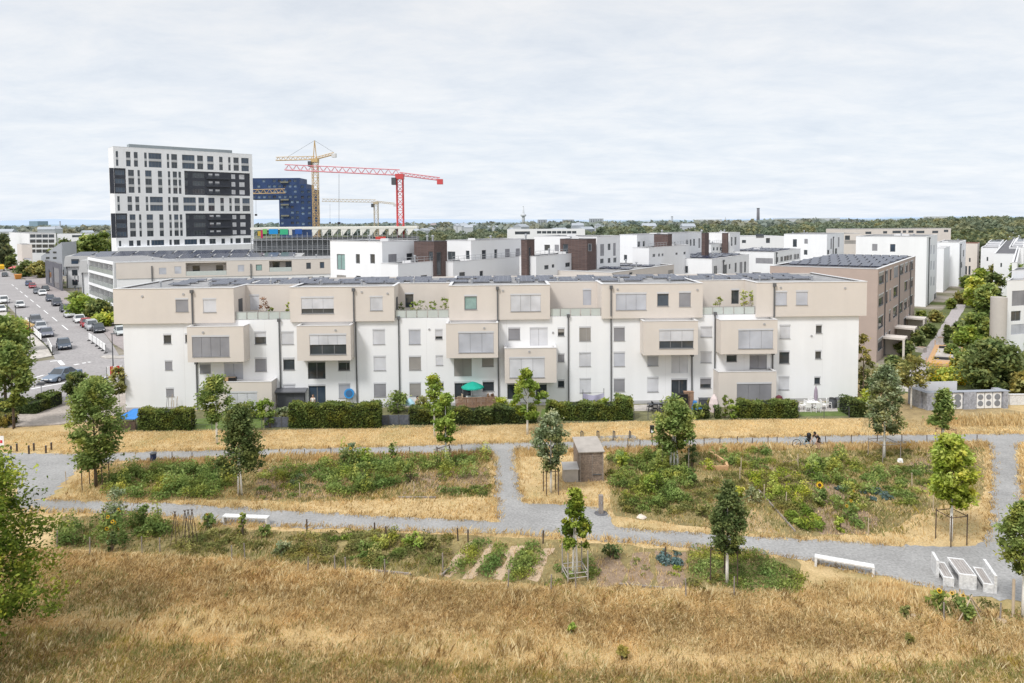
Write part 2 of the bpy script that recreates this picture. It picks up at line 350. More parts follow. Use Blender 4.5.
# streets on the left
ROADP = [(-60, 258), (-14, 258), (3, 268), (27, 281), (60, 303), (104, 333), (113, 345), (120, 357), (126, 386), (60, 402), (28, 405), (10, 392), (27, 363), (55, 359), (50, 349), (32, 330), (8, 306), (-60, 268)]
sheet('main_road', ROADP, .008, ASPH, 0, 5)
sheet('cross_street', [(-90, 372), (30, 363), (100, 357), (150, 352), (150, 383), (110, 380), (58, 402), (28, 405), (-90, 425)], .012, ASPH, 0, 5)
def slab(name, px, h, mat):
    mb = MB(); mb.prism([G(x, y)[:2] for x, y in px], 0, h); return struct(mb.build(name, mat))
slab('pavement', [(27, 281), (14, 270), (30, 268), (125, 330), (126, 352), (113, 344), (104, 333), (60, 303)], .12, ASPH2)
slab('pavement', [(-60, 275), (-8, 300), (28, 330), (48, 349), (52, 356.5), (28, 361), (-80, 368), (-80, 300)], .12, PAVEL)
slab('pavement', [(-60, 420), (28, 407), (60, 403.5), (112, 381), (127, 387), (127, 413), (100, 420), (60, 425), (-60, 431)], .10, PAVE)
def stripe(name, px, wd, mat=PAINT, z=.017):
    P = [G(*p) for p in px]; mb = MB()
    for a, b in zip(P, P[1:]):
        d = (b-a).normalized()*.5*wd; n = Vector((-d.y, d.x, 0))
        mb.face([(q.x, q.y, z) for q in (a-n, b-n, b+n, a+n)])
    o = mb.build(name, mat); return struct(o)
stripe('road_marking', [(31, 389), (69, 382), (108, 377)], .35)
for a, b in (((74, 365), (79, 364)), ((82, 363.3), (86, 362.8)), ((88, 362.4), (90.5, 362))): stripe('road_marking', [a, b], .5)
stripe('road_marking', [(50, 361.5), (59, 360.6), (63, 365)], .5); stripe('road_marking', [(31, 379), (44, 375)], .3)
for k in range(9):
    t = k/9; a = G(68, 330).lerp(G(10, 283), t); b = G(68, 330).lerp(G(10, 283), t+.06)
    mb = MB(); d = (b-a).normalized()*.09; n = Vector((-d.y, d.x, 0)); mb.face([(q.x, q.y, .017) for q in (a-n, b-n, b+n, a+n)]); struct(mb.build('road_marking', PAINT))
slab('kerb_island', [(100, 357.2), (108, 355.6), (120, 357), (126, 357), (126, 358.6), (106, 358.8)], .13, PAVEL)
# courts between the houses on the right
sheet('courtyard_path', [(897, 384), (918, 360), (939, 330), (958, 300), (966, 290), (973, 290), (966, 306), (950, 334), (935, 358), (924, 384)], .012, M('grey_violet_paving', (.36, .33, .33), var=.08, scale=.6, fine=4, rough=.95), .05, 2)
sheet('courtyard_paving', [(893, 391), (899, 381), (927, 380), (931, 393)], .016, PAVEL, .05)
sheet('garden_lawn', [(117, 432), (117, 412), (540, 405), (870, 401), (868, 418), (640, 421), (400, 428), (260, 430)], .006, M('garden_ground', (.17, .165, .085), var=.3, scale=.8, fine=6, rough=.98), .05)
sheet('garden_lawn', [(798, 416.5), (797, 404), (866, 402), (868, 416)], .012, LAWN, .02)
sheet('garden_lawn', [(184, 430), (186, 419), (262, 417), (264, 428)], .012, LAWN, .02)
sheet('garden_lawn', [(540, 417), (542, 409), (560, 408), (560, 417)], .012, LAWN, .02)
sheet('garden_terrace', [(634, 411), (634, 405), (700, 403), (700, 410)], .016, PAVEL, .02)
sheet('garden_terrace', [(797, 412), (797, 404), (835, 403.5), (838, 411.5)], .018, PAVEL, .02)
sheet('play_yard_grass', [(930, 432), (860, 432), (868, 404), (905, 393), (1024, 412), (1060, 432)], .004, M('scruffy_grass', (.33, .25, .13), var=.3, scale=.9, fine=7, rough=.98), .1)
sheet('courtyard_green', [(880, 400), (905, 352), (958, 292), (966, 288), (1060, 300), (1060, 405), (960, 395), (930, 398)], .003, M('courtyard_ground', (.10, .12, .04), var=.4, scale=.3, fine=5, rough=.98), .1)
# plots: bare soil and sparse growth sheets
def plot(px, mat=SOIL, z=.010): return sheet('plot_soil', px, z, mat, .10, .5)
PLOTS = M('plot_ground', (.235, .19, .085), var=.4, scale=.55, fine=6, rough=.98, bump=.4)
plot([(100, 464), (230, 460), (350, 457), (488, 454), (492, 497), (400, 498), (300, 502), (235, 500), (110, 500)], PLOTS, .006)
plot([(258, 468), (352, 463), (345, 496), (258, 500)]); plot([(404, 474), (486, 468), (488, 490), (404, 494)])
plot([(608, 452), (760, 449), (880, 447), (985, 447), (984, 500), (930, 508), (880, 534), (790, 538), (690, 526), (612, 516)], PLOTS, .006)
plot([(770, 468), (800, 458), (880, 520), (868, 534), (820, 534)]); plot([(905, 466), (930, 452), (940, 468), (925, 490)]); plot([(704, 506), (722, 484), (770, 524), (776, 533), (730, 529)], M('bare_grass', (.36, .27, .15), var=.2, scale=2, fine=8, rough=.98), .018)
plot([(60, 516), (150, 518), (265, 531), (440, 534), (560, 540), (800, 560), (802, 590), (560, 585), (440, 580), (250, 560), (60, 548)], PLOTS, .006)
SOILP = M('pale_path_soil', (.45, .34, .235), var=.15, scale=3, fine=8, rough=.98)
for p in ([(463, 546), (472, 541), (478, 542), (450, 577), (441, 575)], [(489, 543), (497, 544), (472, 579), (463, 578)], [(513, 545), (524, 546), (503, 580), (492, 579)], [(545, 548), (553, 548), (538, 582), (528, 582)]): plot(p, SOILP, .014)
plot([(598, 560), (622, 552), (622, 586), (595, 586)]); plot([(630, 553), (651, 552), (650, 585), (627, 585)]); plot([(657, 551), (686, 552), (684, 588), (656, 588)])
# hills on the horizon
def hills(name, D, pts, col, depth):
    mb = MB(); 
    xs = np.linspace(pts[0][0], pts[-1][0], 120); ys = np.interp(xs, [p[0] for p in pts], [p[1] for p in pts])
    Pn = []
    for x, y in zip(xs, ys):
        y += .35*math.sin(x*.11)+.25*math.sin(x*.043+2)
        q = AT(x, y, D); Pn.append(q)
    for a, b in zip(Pn, Pn[1:]):
        mb.face([(a.x, a.y-depth, -5), (b.x, b.y-depth, -5), (b.x, b.y, max(1, b.z)), (a.x, a.y, max(1, a.z))])
        mb.face([(a.x, a.y, max(1, a.z)), (b.x, b.y, max(1, b.z)), (b.x, b.y+depth, -5), (a.x, a.y+depth, -5)])
    return struct(mb.build(name, col, smooth=True))
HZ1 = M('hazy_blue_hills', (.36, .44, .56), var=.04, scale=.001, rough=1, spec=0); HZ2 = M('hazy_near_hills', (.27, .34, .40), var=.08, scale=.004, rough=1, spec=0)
hills('hills', 13000, [(-500, 222), (-200, 221), (0, 220.5), (60, 219), (110, 220.5), (200, 219.5), (300, 218.5), (430, 219), (500, 220), (560, 219), (640, 220.5), (760, 218.5), (900, 217), (1100, 216), (1500, 212)], HZ1, 2500)
hills('hills', 6500, [(-500, 226), (0, 225), (150, 224.5), (330, 223.6), (520, 222.3), (700, 220), (900, 218.4), (1100, 217), (1500, 212)], HZ2, 1500)
# ------------------------------------------------------------------ buildings
class Face:
    def __init__(s, o, u, n):
        s.o = Vector((o[0], o[1], 0)); s.u = Vector((u[0], u[1], 0)).normalized(); nn = Vector((n[0], n[1], 0)); s.n = (nn-s.u*nn.dot(s.u)).normalized()
    def pt(s, u, d, z): return s.o+s.u*u-s.n*d+Vector((0, 0, z))
    def xf(s, p): return s.pt(p.x, p.y, p.z)
    def uz(s, px, py, d=0):
        r = ray(px, py); o = s.o-s.n*d-Vector((0, 0, HC)); t = o.dot(s.n)/r.dot(s.n); P = r*t
        return (P-o).dot(s.u), P.z+HC
    def rect(s, x0, y0, x1, y1, d=0):
        xm, ym = (x0+x1)/2, (y0+y1)/2
        a, b = s.uz(x0, ym, d)[0], s.uz(x1, ym, d)[0]; z1, z0 = s.uz(xm, y0, d)[1], s.uz(xm, y1, d)[1]
        return (min(a, b), max(a, b), z0, z1)
def wall_holes(mb, f, u0, u1, z0, z1, holes, rev=.18, d=0, m=0):
    """a wall sheet on a face with real openings and reveals"""
    hs = [(max(u0, a), min(u1, b), max(z0, c), min(z1, e)) for a, b, c, e in holes]; hs = [h for h in hs if h[1]-h[0] > .02 and h[3]-h[2] > .02]
    us = sorted({u0, u1, *[h[0] for h in hs], *[h[1] for h in hs]}); zs = sorted({z0, z1, *[h[2] for h in hs], *[h[3] for h in hs]})
    for a, b in zip(us, us[1:]):
        run = None
        for c, e in zip(zs, zs[1:]):
            cu, cz = (a+b)/2, (c+e)/2
            solid = not any(h[0] < cu < h[1] and h[2] < cz < h[3] for h in hs)
            if solid: run = (run[0], e) if run else (c, e)
            if (not solid or e == zs[-1]) and run:
                mb.face([f.pt(a, d, run[0]), f.pt(b, d, run[0]), f.pt(b, d, run[1]), f.pt(a, d, run[1])], m); run = None
    for a, b, c, e in hs:
        for q in (((a, c), (a, e)), ((b, c), (b, e)), ((a, c), (b, c)), ((a, e), (b, e))):
            mb.face([f.pt(q[0][0], d, q[0][1]), f.pt(q[1][0], d, q[1][1]), f.pt(q[1][0], d+rev, q[1][1]), f.pt(q[0][0], d+rev, q[0][1])], m)
def window(root, f, r, kind, d=0, detail=2, door=False):
    """kind: w/l/g/b blind closed (white, light, grey, beige), wN.. half open, d dark glass, e green glass, u blue glass"""
    u0, u1, z0, z1 = r; o = root.location; glass = {'e': GLASSG, 'u': GLASSB}.get(kind[0], GLASS)
    bm_ = {'w': BLINDW, 'l': BLINDL, 'g': BLINDG, 'b': BLINDB}.get(kind[0]); frac = 1 if len(kind) == 1 else int(kind[1])/10
    if detail == 0:
        mb = MB(o, f.xf); mb.box((u0, d+.10, z0), (u1, d+.16, z1)); mb.build('window', bm_ or glass, root); return
    mb = MB(o, f.xf); t = .06 if detail == 2 else .09
    mb.box((u0, d+.09, z0), (u0+t, d+.17, z1)); mb.box((u1-t, d+.09, z0), (u1, d+.17, z1)); mb.box((u0+t, d+.09, z0), (u1-t, d+.17, z0+t)); mb.box((u0+t, d+.09, z1-t), (u1-t, d+.17, z1))
    nm = 0 if u1-u0 < 1.3 else max(1, round((u1-u0)/1.1)-1)
    for k in range(nm):
        c = u0+(u1-u0)*(k+1)/(nm+1); mb.box((c-.04, d+.092, z0+t), (c+.04, d+.168, z1-t))
    wo = mb.build('window', FRAME, root)
    mb = MB(o, f.xf); mb.box((u0+.01, d+.115, z0+.01), (u1-.01, d+.14, z1-.01)); mb.build('pane', glass, wo)
    if bm_:
        mb = MB(o, f.xf); zb = z1-(z1-z0)*frac; n = max(1, round((u1-u0)/1.0)); g = .012
        for k in range(n):
            a = u0+(u1-u0)*k/n; b = u0+(u1-u0)*(k+1)/n; mb.box((a+g, d+.035, zb+.01), (b-g, d+.07, z1))
        mb.build('blind', bm_, wo)
    if detail == 2:
        if not door:
            mb = MB(o, f.xf); mb.box((u0-.03, d-.05, z0-.05), (u1+.03, d+.1, z0)); mb.build('sill', SILL, wo)
        mb = MB(o, f.xf); mb.box((u0-.03, d-.012, z1+.003), (u1+.03, d+.05, z1+.17)); mb.build('blind_box', BLINDX, wo)
def boxparts(root, name, f, a, b, mat, m=0):
    mb = MB(root.location, f.xf); mb.box(a, b); return mb.build(name, mat, root)
# ---- the long terraced block in the middle
S = 220/1002.0
CX = {'A': 90, 'B': 280, 'C': 470, 'D': 660}
def cp(k, x, y): return CX[k]+x*S, 270+y*S
P0, P1 = G(126, 411), G(857.5, 400.8)
P0.z = P1.z = 0; DIRM = (P1-P0).normalized(); LM = (P1-P0).length
FM = Face(P0, DIRM, (DIRM.y, -DIRM.x))
main = T('terraced_apartment_block', 'long white four storey block with beige top floor and projecting beige balcony boxes', 'apartment block', tuple(P0))
HM = FM.uz(490, 285.5, -.25)[1]; ZW = FM.uz(490, 319.5)[1]; DEP = 11.5
def mr(k, x0, y0, x1, y1, d=0): a, b = cp(k, x0, y0), cp(k, x1, y1); return FM.rect(a[0], a[1], b[0], b[1], d)
white_w = [('A', 335, 297, 370, 335, 'd'), ('A', 342, 417, 375, 455, 'g'), ('A', 347, 542, 382, 575, 'g'), ('A', 433, 295, 442, 330, 'd'), ('A', 500, 430, 550, 470, 'g'), ('A', 612, 427, 697, 498, 'l'), ('A', 750, 285, 802, 338, 'w4'), ('A', 752, 405, 805, 462, 'g'), ('A', 872, 285, 928, 338, 'w'), ('A', 880, 405, 932, 455, 'w1'), ('A', 880, 525, 935, 560, 'w'), ('A', 505, 545, 540, 600, 'd'),
 ('B', 127, 420, 207, 497, 'd'), ('B', 265, 415, 318, 458, 'g2'), ('B', 130, 528, 208, 615, 'u'), ('B', 268, 522, 320, 583, 'l'), ('B', 423, 275, 478, 338, 'w'), ('B', 427, 397, 482, 457, 'w'), ('B', 428, 520, 483, 577, 'g'),
 ('B', 587, 275, 640, 338, 'l'), ('B', 588, 397, 642, 455, 'b'), ('B', 590, 517, 642, 573, 'b'), ('B', 707, 275, 740, 315, 'w7'), ('B', 710, 394, 742, 433, 'w'), ('B', 722, 515, 745, 545, 'd'), ('B', 793, 405, 873, 485, 'b'), ('B', 920, 404, 973, 440, 'b'), ('B', 795, 515, 870, 590, 'd'), ('B', 923, 510, 975, 552, 'd'),
 ('C', 175, 267, 228, 318, 'g'), ('C', 273, 267, 353, 345, 'w'), ('C', 400, 269, 430, 300, 'b5'), ('C', 400, 385, 430, 418, 'g'), ('C', 400, 505, 430, 535, 'd'), ('C', 498, 263, 550, 323, 'b'), ('C', 498, 380, 550, 438, 'w'), ('C', 500, 498, 550, 558, 'w'), ('C', 655, 263, 705, 322, 'g'), ('C', 655, 378, 705, 438, 'l'), ('C', 655, 498, 705, 553, 'g'), ('C', 808, 394, 858, 437, 'l'), ('C', 917, 392, 993, 470, 'w'), ('C', 808, 493, 858, 555, 'w'), ('C', 917, 500, 990, 590, 'd'), ('C', 170, 522, 215, 590, 'd'), ('C', 300, 522, 350, 590, 'd'),
 ('D', 185, 262, 237, 305, 'w'), ('D', 185, 376, 235, 422, 'w'), ('D', 183, 495, 233, 538, 'g6'), ('D', 545, 255, 593, 312, 'w'), ('D', 543, 374, 590, 426, 'd'), ('D', 540, 490, 588, 545, 'w'), ('D', 303, 388, 350, 418, 'd'), ('D', 408, 388, 487, 450, 'g'), ('D', 710, 253, 738, 288, 'd'), ('D', 707, 371, 735, 404, 'd'), ('D', 703, 490, 730, 520, 'd')]
holes = [mr(*q[:5]) for q in white_w]
mb = MB(P0); wall_holes(mb, FM, 0, LM, 0, ZW, holes)
FLm = Face(P0, (-FM.n.x, -FM.n.y), (-DIRM.x, -DIRM.y)); FRm = Face(FM.pt(LM, 0, 0), (-FM.n.x, -FM.n.y), (DIRM.x, DIRM.y))
for f in (FLm, FRm): wall_holes(mb, f, 0, DEP, 0, ZW, [])
mb.face([FM.pt(0, DEP, 0), FM.pt(LM, DEP, 0), FM.pt(LM, DEP, ZW), FM.pt(0, DEP, ZW)]); mb.face([FM.pt(0, .3, ZW-.05), FM.pt(LM, .3, ZW-.05), FM.pt(LM, DEP, ZW-.05), FM.pt(0, DEP, ZW-.05)])
mb.build('wall', WHITE, main)
mb = MB(P0, FM.xf); mb.box((0, -.02, 0), (LM, .0, .35)); mb.build('plinth', M('grey_plinth', (.45, .45, .46), var=.1), main)
for q, r in zip(white_w, holes): window(main, FM, r, q[5], 0, 2, door=(r[2] < .5 or r[3]-r[2] > 1.5))
segs = [(113.2, 233.8), (289.8, 394.2), (449, 550), (601.7, 702.8), (756.6, 866.8)]
top_w = {0: [('A', 390, 135, 448, 190, 'g'), ('A', 515, 135, 575, 192, 'w')], 1: [('A', 965, 130, 1022, 195, 'w7'), ('B', 97, 128, 245, 198, 'w7'), ('B', 410, 125, 467, 184, 'w')], 2: [('B', 840, 120, 897, 180, 'e'), ('C', 185, 115, 322, 188, 'w')], 3: [('C', 665, 110, 803, 182, 'l'), ('C', 853, 108, 905, 164, 'u'), ('D', 87, 104, 140, 166, 'g')], 4: [('D', 525, 102, 578, 160, 'l'), ('D', 620, 100, 673, 159, 'l')]}
top_w[1] = top_w[1][1:]
top_w[1].insert(0, ('B', 410, 125, 467, 184, 'w')); top_w[1] = [('B', 97, 128, 245, 198, 'w7'), ('B', 410, 125, 467, 184, 'w')]
FO = -.28; PJ_ = -1.6
segu = []
for k, (a, b) in enumerate(segs):
    ua, ub = FM.uz(a, 300, FO)[0], FM.uz(b, 300, FO)[0]; segu.append((ua, ub))
    hs = [mr(*q[:5], FO) for q in top_w[k]]
    mb = MB(P0); wall_holes(mb, FM, ua, ub, ZW, HM, hs, .18, FO)
    for u in (ua, ub): mb.face([FM.pt(u, FO, ZW), FM.pt(u, DEP+.2, ZW), FM.pt(u, DEP+.2, HM), FM.pt(u, FO, HM)])
    mb.face([FM.pt(ua, FO, ZW), FM.pt(ub, FO, ZW), FM.pt(ub, DEP+.2, ZW), FM.pt(ua, DEP+.2, ZW)]); mb.face([FM.pt(ua, DEP+.2, ZW), FM.pt(ub, DEP+.2, ZW), FM.pt(ub, DEP+.2, HM), FM.pt(ua, DEP+.2, HM)])
    up = mb.build('upper_storey', BEIGE, main)
    mb = MB(P0, FM.xf); mb.box((ua-.04, FO-.04, HM), (ub+.04, FO+.28, HM+.06)); mb.box((ua-.04, FO+.28, HM), (ua+.24, DEP+.2, HM+.06)); mb.box((ub-.24, FO+.28, HM), (ub+.04, DEP+.2, HM+.06)); mb.build('parapet_cap', CAP, up)
    for q, r in zip(top_w[k], hs): window(main, FM, r, q[5], FO, 2)
rec_w = [[('A', 728, 118, 770, 182, 'w')], [('B', 570, 110, 608, 172, 'd')], [('C', 515, 92, 552, 160, 'l')], [('D', 325, 92, 360, 155, 'd')]]
RB = 3.0
for k in range(4):
    ua, ub = segu[k][1], segu[k+1][0]; hs = [mr(*q[:5], RB) for q in rec_w[k]]
    hs = [(h[0], h[1], max(h[2], ZW+.1), h[3]) for h in hs]
    mb = MB(P0); wall_holes(mb, FM, ua, ub, ZW, HM, hs, .18, RB); tw = mb.build('terrace_wall', BEIGE, main)
    mb = MB(P0, FM.xf); mb.box((ua, DEP-.1, ZW), (ub, DEP+.1, HM)); mb.build('rear_wall', BEIGE, main)
    mb = MB(P0, FM.xf); mb.box((ua+.05, RB-.04, HM+.003), (ub-.05, RB+.28, HM+.05)); mb.build('parapet_cap', CAP, tw)
    for q, r in zip(rec_w[k], hs): window(main, FM, r, q[5], RB, 2, door=True)
    # a door in the side wall of the recess
    mb = MB(P0, FM.xf); mb.box((ua+.003, .9, ZW+.05), (ua+.05, 1.9, ZW+2.2)); mb.build('terrace_door', DGREY, main)
    mb = MB(P0, FM.xf); mb.box((ua, 0, ZW), (ub, .3, ZW+.22)); mb.build('terrace_parapet', WHITE, main)
    mb = MB(P0, FM.xf); mb.box((ua, .3, ZW-.04), (ub, RB, ZW+.03)); mb.build('terrace_floor', WOODG, main)
    n = 5; bl = None
    mb = MB(P0, FM.xf)
    for j in range(n+1):
        u = ua+.05+(ub-ua-.1)*j/n; mb.box((u-.02, .02, ZW+.22), (u+.02, .06, ZW+1.02))
    mb.box((ua+.03, .0, ZW+1.02), (ub-.03, .08, ZW+1.06)); bl = mb.build('balustrade', STEEL, main)
    mb = MB(P0, FM.xf)
    for j in range(n):
        a = ua+.05+(ub-ua-.1)*j/n; b = ua+.05+(ub-ua-.1)*(j+1)/n; mb.box((a+.05, .03, ZW+.27), (b-.05, .05, ZW+1.0))
    mb.build('glass_panel', BALU, bl)
# roof and solar rows
mb = MB(P0, FM.xf)
for k, (ua, ub) in enumerate(segu): mb.box((ua+.02, FO+.02, HM-.35), (ub-.02, DEP+.15, HM-.12))
for k in range(4): mb.box((segu[k][1]-.02, RB+.02, HM-.35), (segu[k+1][0]+.02, DEP+.08, HM-.125))
roof = mb.build('roof', ROOFG, main)
nrow = 0
for row, (dd, n) in enumerate(((3.9, 30), (6.3, 32), (8.7, 30))):
    for k in range(n):
        u = 2.5+(LM-5)*k/n+random.uniform(-.3, .3)
        if random.random() < .12: continue
        w_ = (LM-5)/n*.86; mb = MB(P0, FM.xf)
        mb.hexa([(u, dd, HM+.02), (u+w_, dd, HM+.02), (u+w_, dd+1.1, HM+.14), (u, dd+1.1, HM+.14)], [(u, dd, HM+.06), (u+w_, dd, HM+.06), (u+w_, dd+1.1, HM+.18), (u, dd+1.1, HM+.18)])
        mb.tube([(u+.1, dd+1.0, HM-.12), (u+.1, dd+1.0, HM+.2)], .03, 4); mb.tube([(u+w_-.1, dd+1.0, HM-.12), (u+w_-.1, dd+1.0, HM+.2)], .03, 4)
        mb.build('solar_panel', SOLAR, roof)
for k in range(14):
    u = 3+k*5.1+random.uniform(-1, 1); d = random.uniform(2.0, 3.2) if not any(segu[j][1]-1 < u < segu[j+1][0]+1 for j in range(4)) else 3.5
    c = FM.pt(u, d, HM-.12)-P0; mb = MB(); mb.lathe([(.09, 0), (.09, .45), (.16, .47), (.16, .55), (.02, .6)], 8, 0, c); mb.build('vent_pipe', STEEL, roof)
# small round wall vents, joints in the render, wall lamps
for (k, x, y, dd) in (('A', 238, 120, FO), ('A', 425, 110, FO), ('B', 372, 100, FO), ('B', 490, 107, FO), ('C', 150, 94, FO), ('C', 672, 88, FO), ('D', 170, 90, FO), ('D', 550, 80, FO), ('D', 843, 82, FO), ('A', 515, 284, PJ_), ('B', 253, 274, PJ_), ('B', 930, 264, PJ_), ('C', 270, 372, PJ_), ('D', 475, 246, PJ_), ('B', 680, 270, 0), ('C', 378, 285, 0), ('D', 690, 300, 0)):
    u, z = FM.uz(*cp(k, x, y), dd); mb = MB(P0, FM.xf); c = Vector((u, dd-.03, z)); mb.tube([(u, dd-.06, z), (u, dd-.002, z)], .11, 10); mb.build('wall_vent', SILL, main)
for u in np.linspace(LM*.08, LM*.95, 9):
    mb = MB(P0, FM.xf); mb.box((u-.006, -.004, .36), (u+.006, .0, ZW)); mb.build('render_joint', M('joint_line', (.6, .6, .61)) if u < LM*.1 else bpy.data.materials['joint_line'], main)
for z in (2.86, 5.70):
    pass
# downpipes with hopper heads
for (k, x, y0, y1, dd) in (('A', 465, 105, 252, FO), ('A', 486, 428, 640, 0), ('A', 862, 235, 640, 0), ('B', 335, 97, 235, FO), ('B', 345, 236, 640, 0), ('B', 540, 225, 640, 0), ('B', 990, 90, 235, FO), ('C', 127, 236, 640, 0), ('C', 447, 215, 640, 0), ('C', 642, 85, 210, FO), ('C', 642, 212, 640, 0), ('D', 145, 392, 640, 0), ('D', 250, 205, 640, 0), ('D', 520, 75, 215, FO), ('D', 512, 385, 462, 0)):
    x_, y_ = cp(k, x, y0); u, z1 = FM.uz(x_, y_, dd); z0 = max(0, FM.uz(*cp(k, x, y1), dd)[1])
    mb = MB(P0, FM.xf); mb.box((u-.06, dd-.13, z0), (u+.06, dd-.015, z1)); mb.box((u-.14, dd-.24, z1), (u+.14, dd-.015, z1+.32)); mb.build('downpipe', PIPE, main)
# balcony boxes
PJ = -1.6
def balbox(fl, fr, top, bot, win, kind, dz=None, name='balcony_box', ground=False, mat=BEIGE):
    a, b = FM.uz(*fl, PJ)[0], FM.uz(*fr, PJ)[0]; z1 = FM.uz(fl[0], top, PJ)[1]; z0 = 0 if ground else FM.uz(fl[0], bot, PJ)[1]
    r = FM.rect(*win, PJ); mb = MB(P0); wall_holes(mb, FM, a, b, z0, z1, [r], .3, PJ)
    for u in (a, b): mb.face([FM.pt(u, PJ, z0), FM.pt(u, -.01, z0), FM.pt(u, -.01, z1), FM.pt(u, PJ, z1)])
    mb.face([FM.pt(a, PJ, z0), FM.pt(b, PJ, z0), FM.pt(b, -.01, z0), FM.pt(a, -.01, z0)])
    mb.face([FM.pt(a+.2, PJ+.2, z1-.25), FM.pt(b-.2, PJ+.2, z1-.25), FM.pt(b-.2, -.01, z1-.25), FM.pt(a+.2, -.01, z1-.25)])
    for (x0, x1, y0, y1) in ((a, b, PJ, PJ+.2), (a, a+.2, PJ+.2, -.01), (b-.2, b, PJ+.2, -.01)):   # inner faces of the parapet
        pass
    bx = mb.build(name, mat, main)
    mb = MB(P0, FM.xf); mb.box((a-.03, PJ-.03, z1), (b+.03, PJ+.2, z1+.05)); mb.box((a-.03, PJ+.2, z1), (a+.2, -.02, z1+.05)); mb.box((b-.2, PJ+.2, z1), (b+.03, -.02, z1+.05)); mb.build('parapet_cap', CAP, bx)
    window(main, FM, r, kind, PJ, 2)
    return a, b, z0, z1
X = lambda k, x: CX[k]+x*S
Yc = lambda y: 270+y*S
balbox((X('A', 443), Yc(340)), (X('A', 700), Yc(340)), Yc(260), Yc(421), (X('A', 465), Yc(305), X('A', 635), Yc(395)), 'g')
balbox((X('B', 77), Yc(330)), (X('B', 322), Yc(330)), Yc(256), Yc(414), (X('B', 135), Yc(297), X('B', 302), Yc(385)), 'w5')
balbox((X('B', 757), Yc(330)), (X('C', 128), Yc(330)), Yc(245), Yc(402), (X('B', 813), Yc(287), X('B', 973), Yc(376)), 'l')
balbox((X('C', 158), Yc(430)), (X('C', 394), Yc(430)), Yc(358), Yc(516), (X('C', 180), Yc(403), X('C', 340), Yc(490)), 'w')
balbox((X('C', 790), Yc(310)), (X('D', 173), Yc(310)), Yc(235), Yc(389), (X('C', 862), Yc(275), X('D', 153), Yc(357)), 'w6')
balbox((X('D', 277), Yc(300)), (X('D', 535), Yc(300)), Yc(230), Yc(384), (X('D', 357), Yc(275), X('D', 515), Yc(358)), 'l')
balbox((X('A', 580), Yc(560)), (X('A', 828), Yc(560)), Yc(512), Yc(640), (X('A', 625), Yc(560), X('A', 762), Yc(640)), 'w', name='garden_room', ground=True)
balbox((X('D', 266), Yc(540)), (X('D', 530), Yc(540)), Yc(466), Yc(610), (X('D', 350), Yc(519), X('D', 508), Yc(602)), 'g', name='garden_room', ground=True)
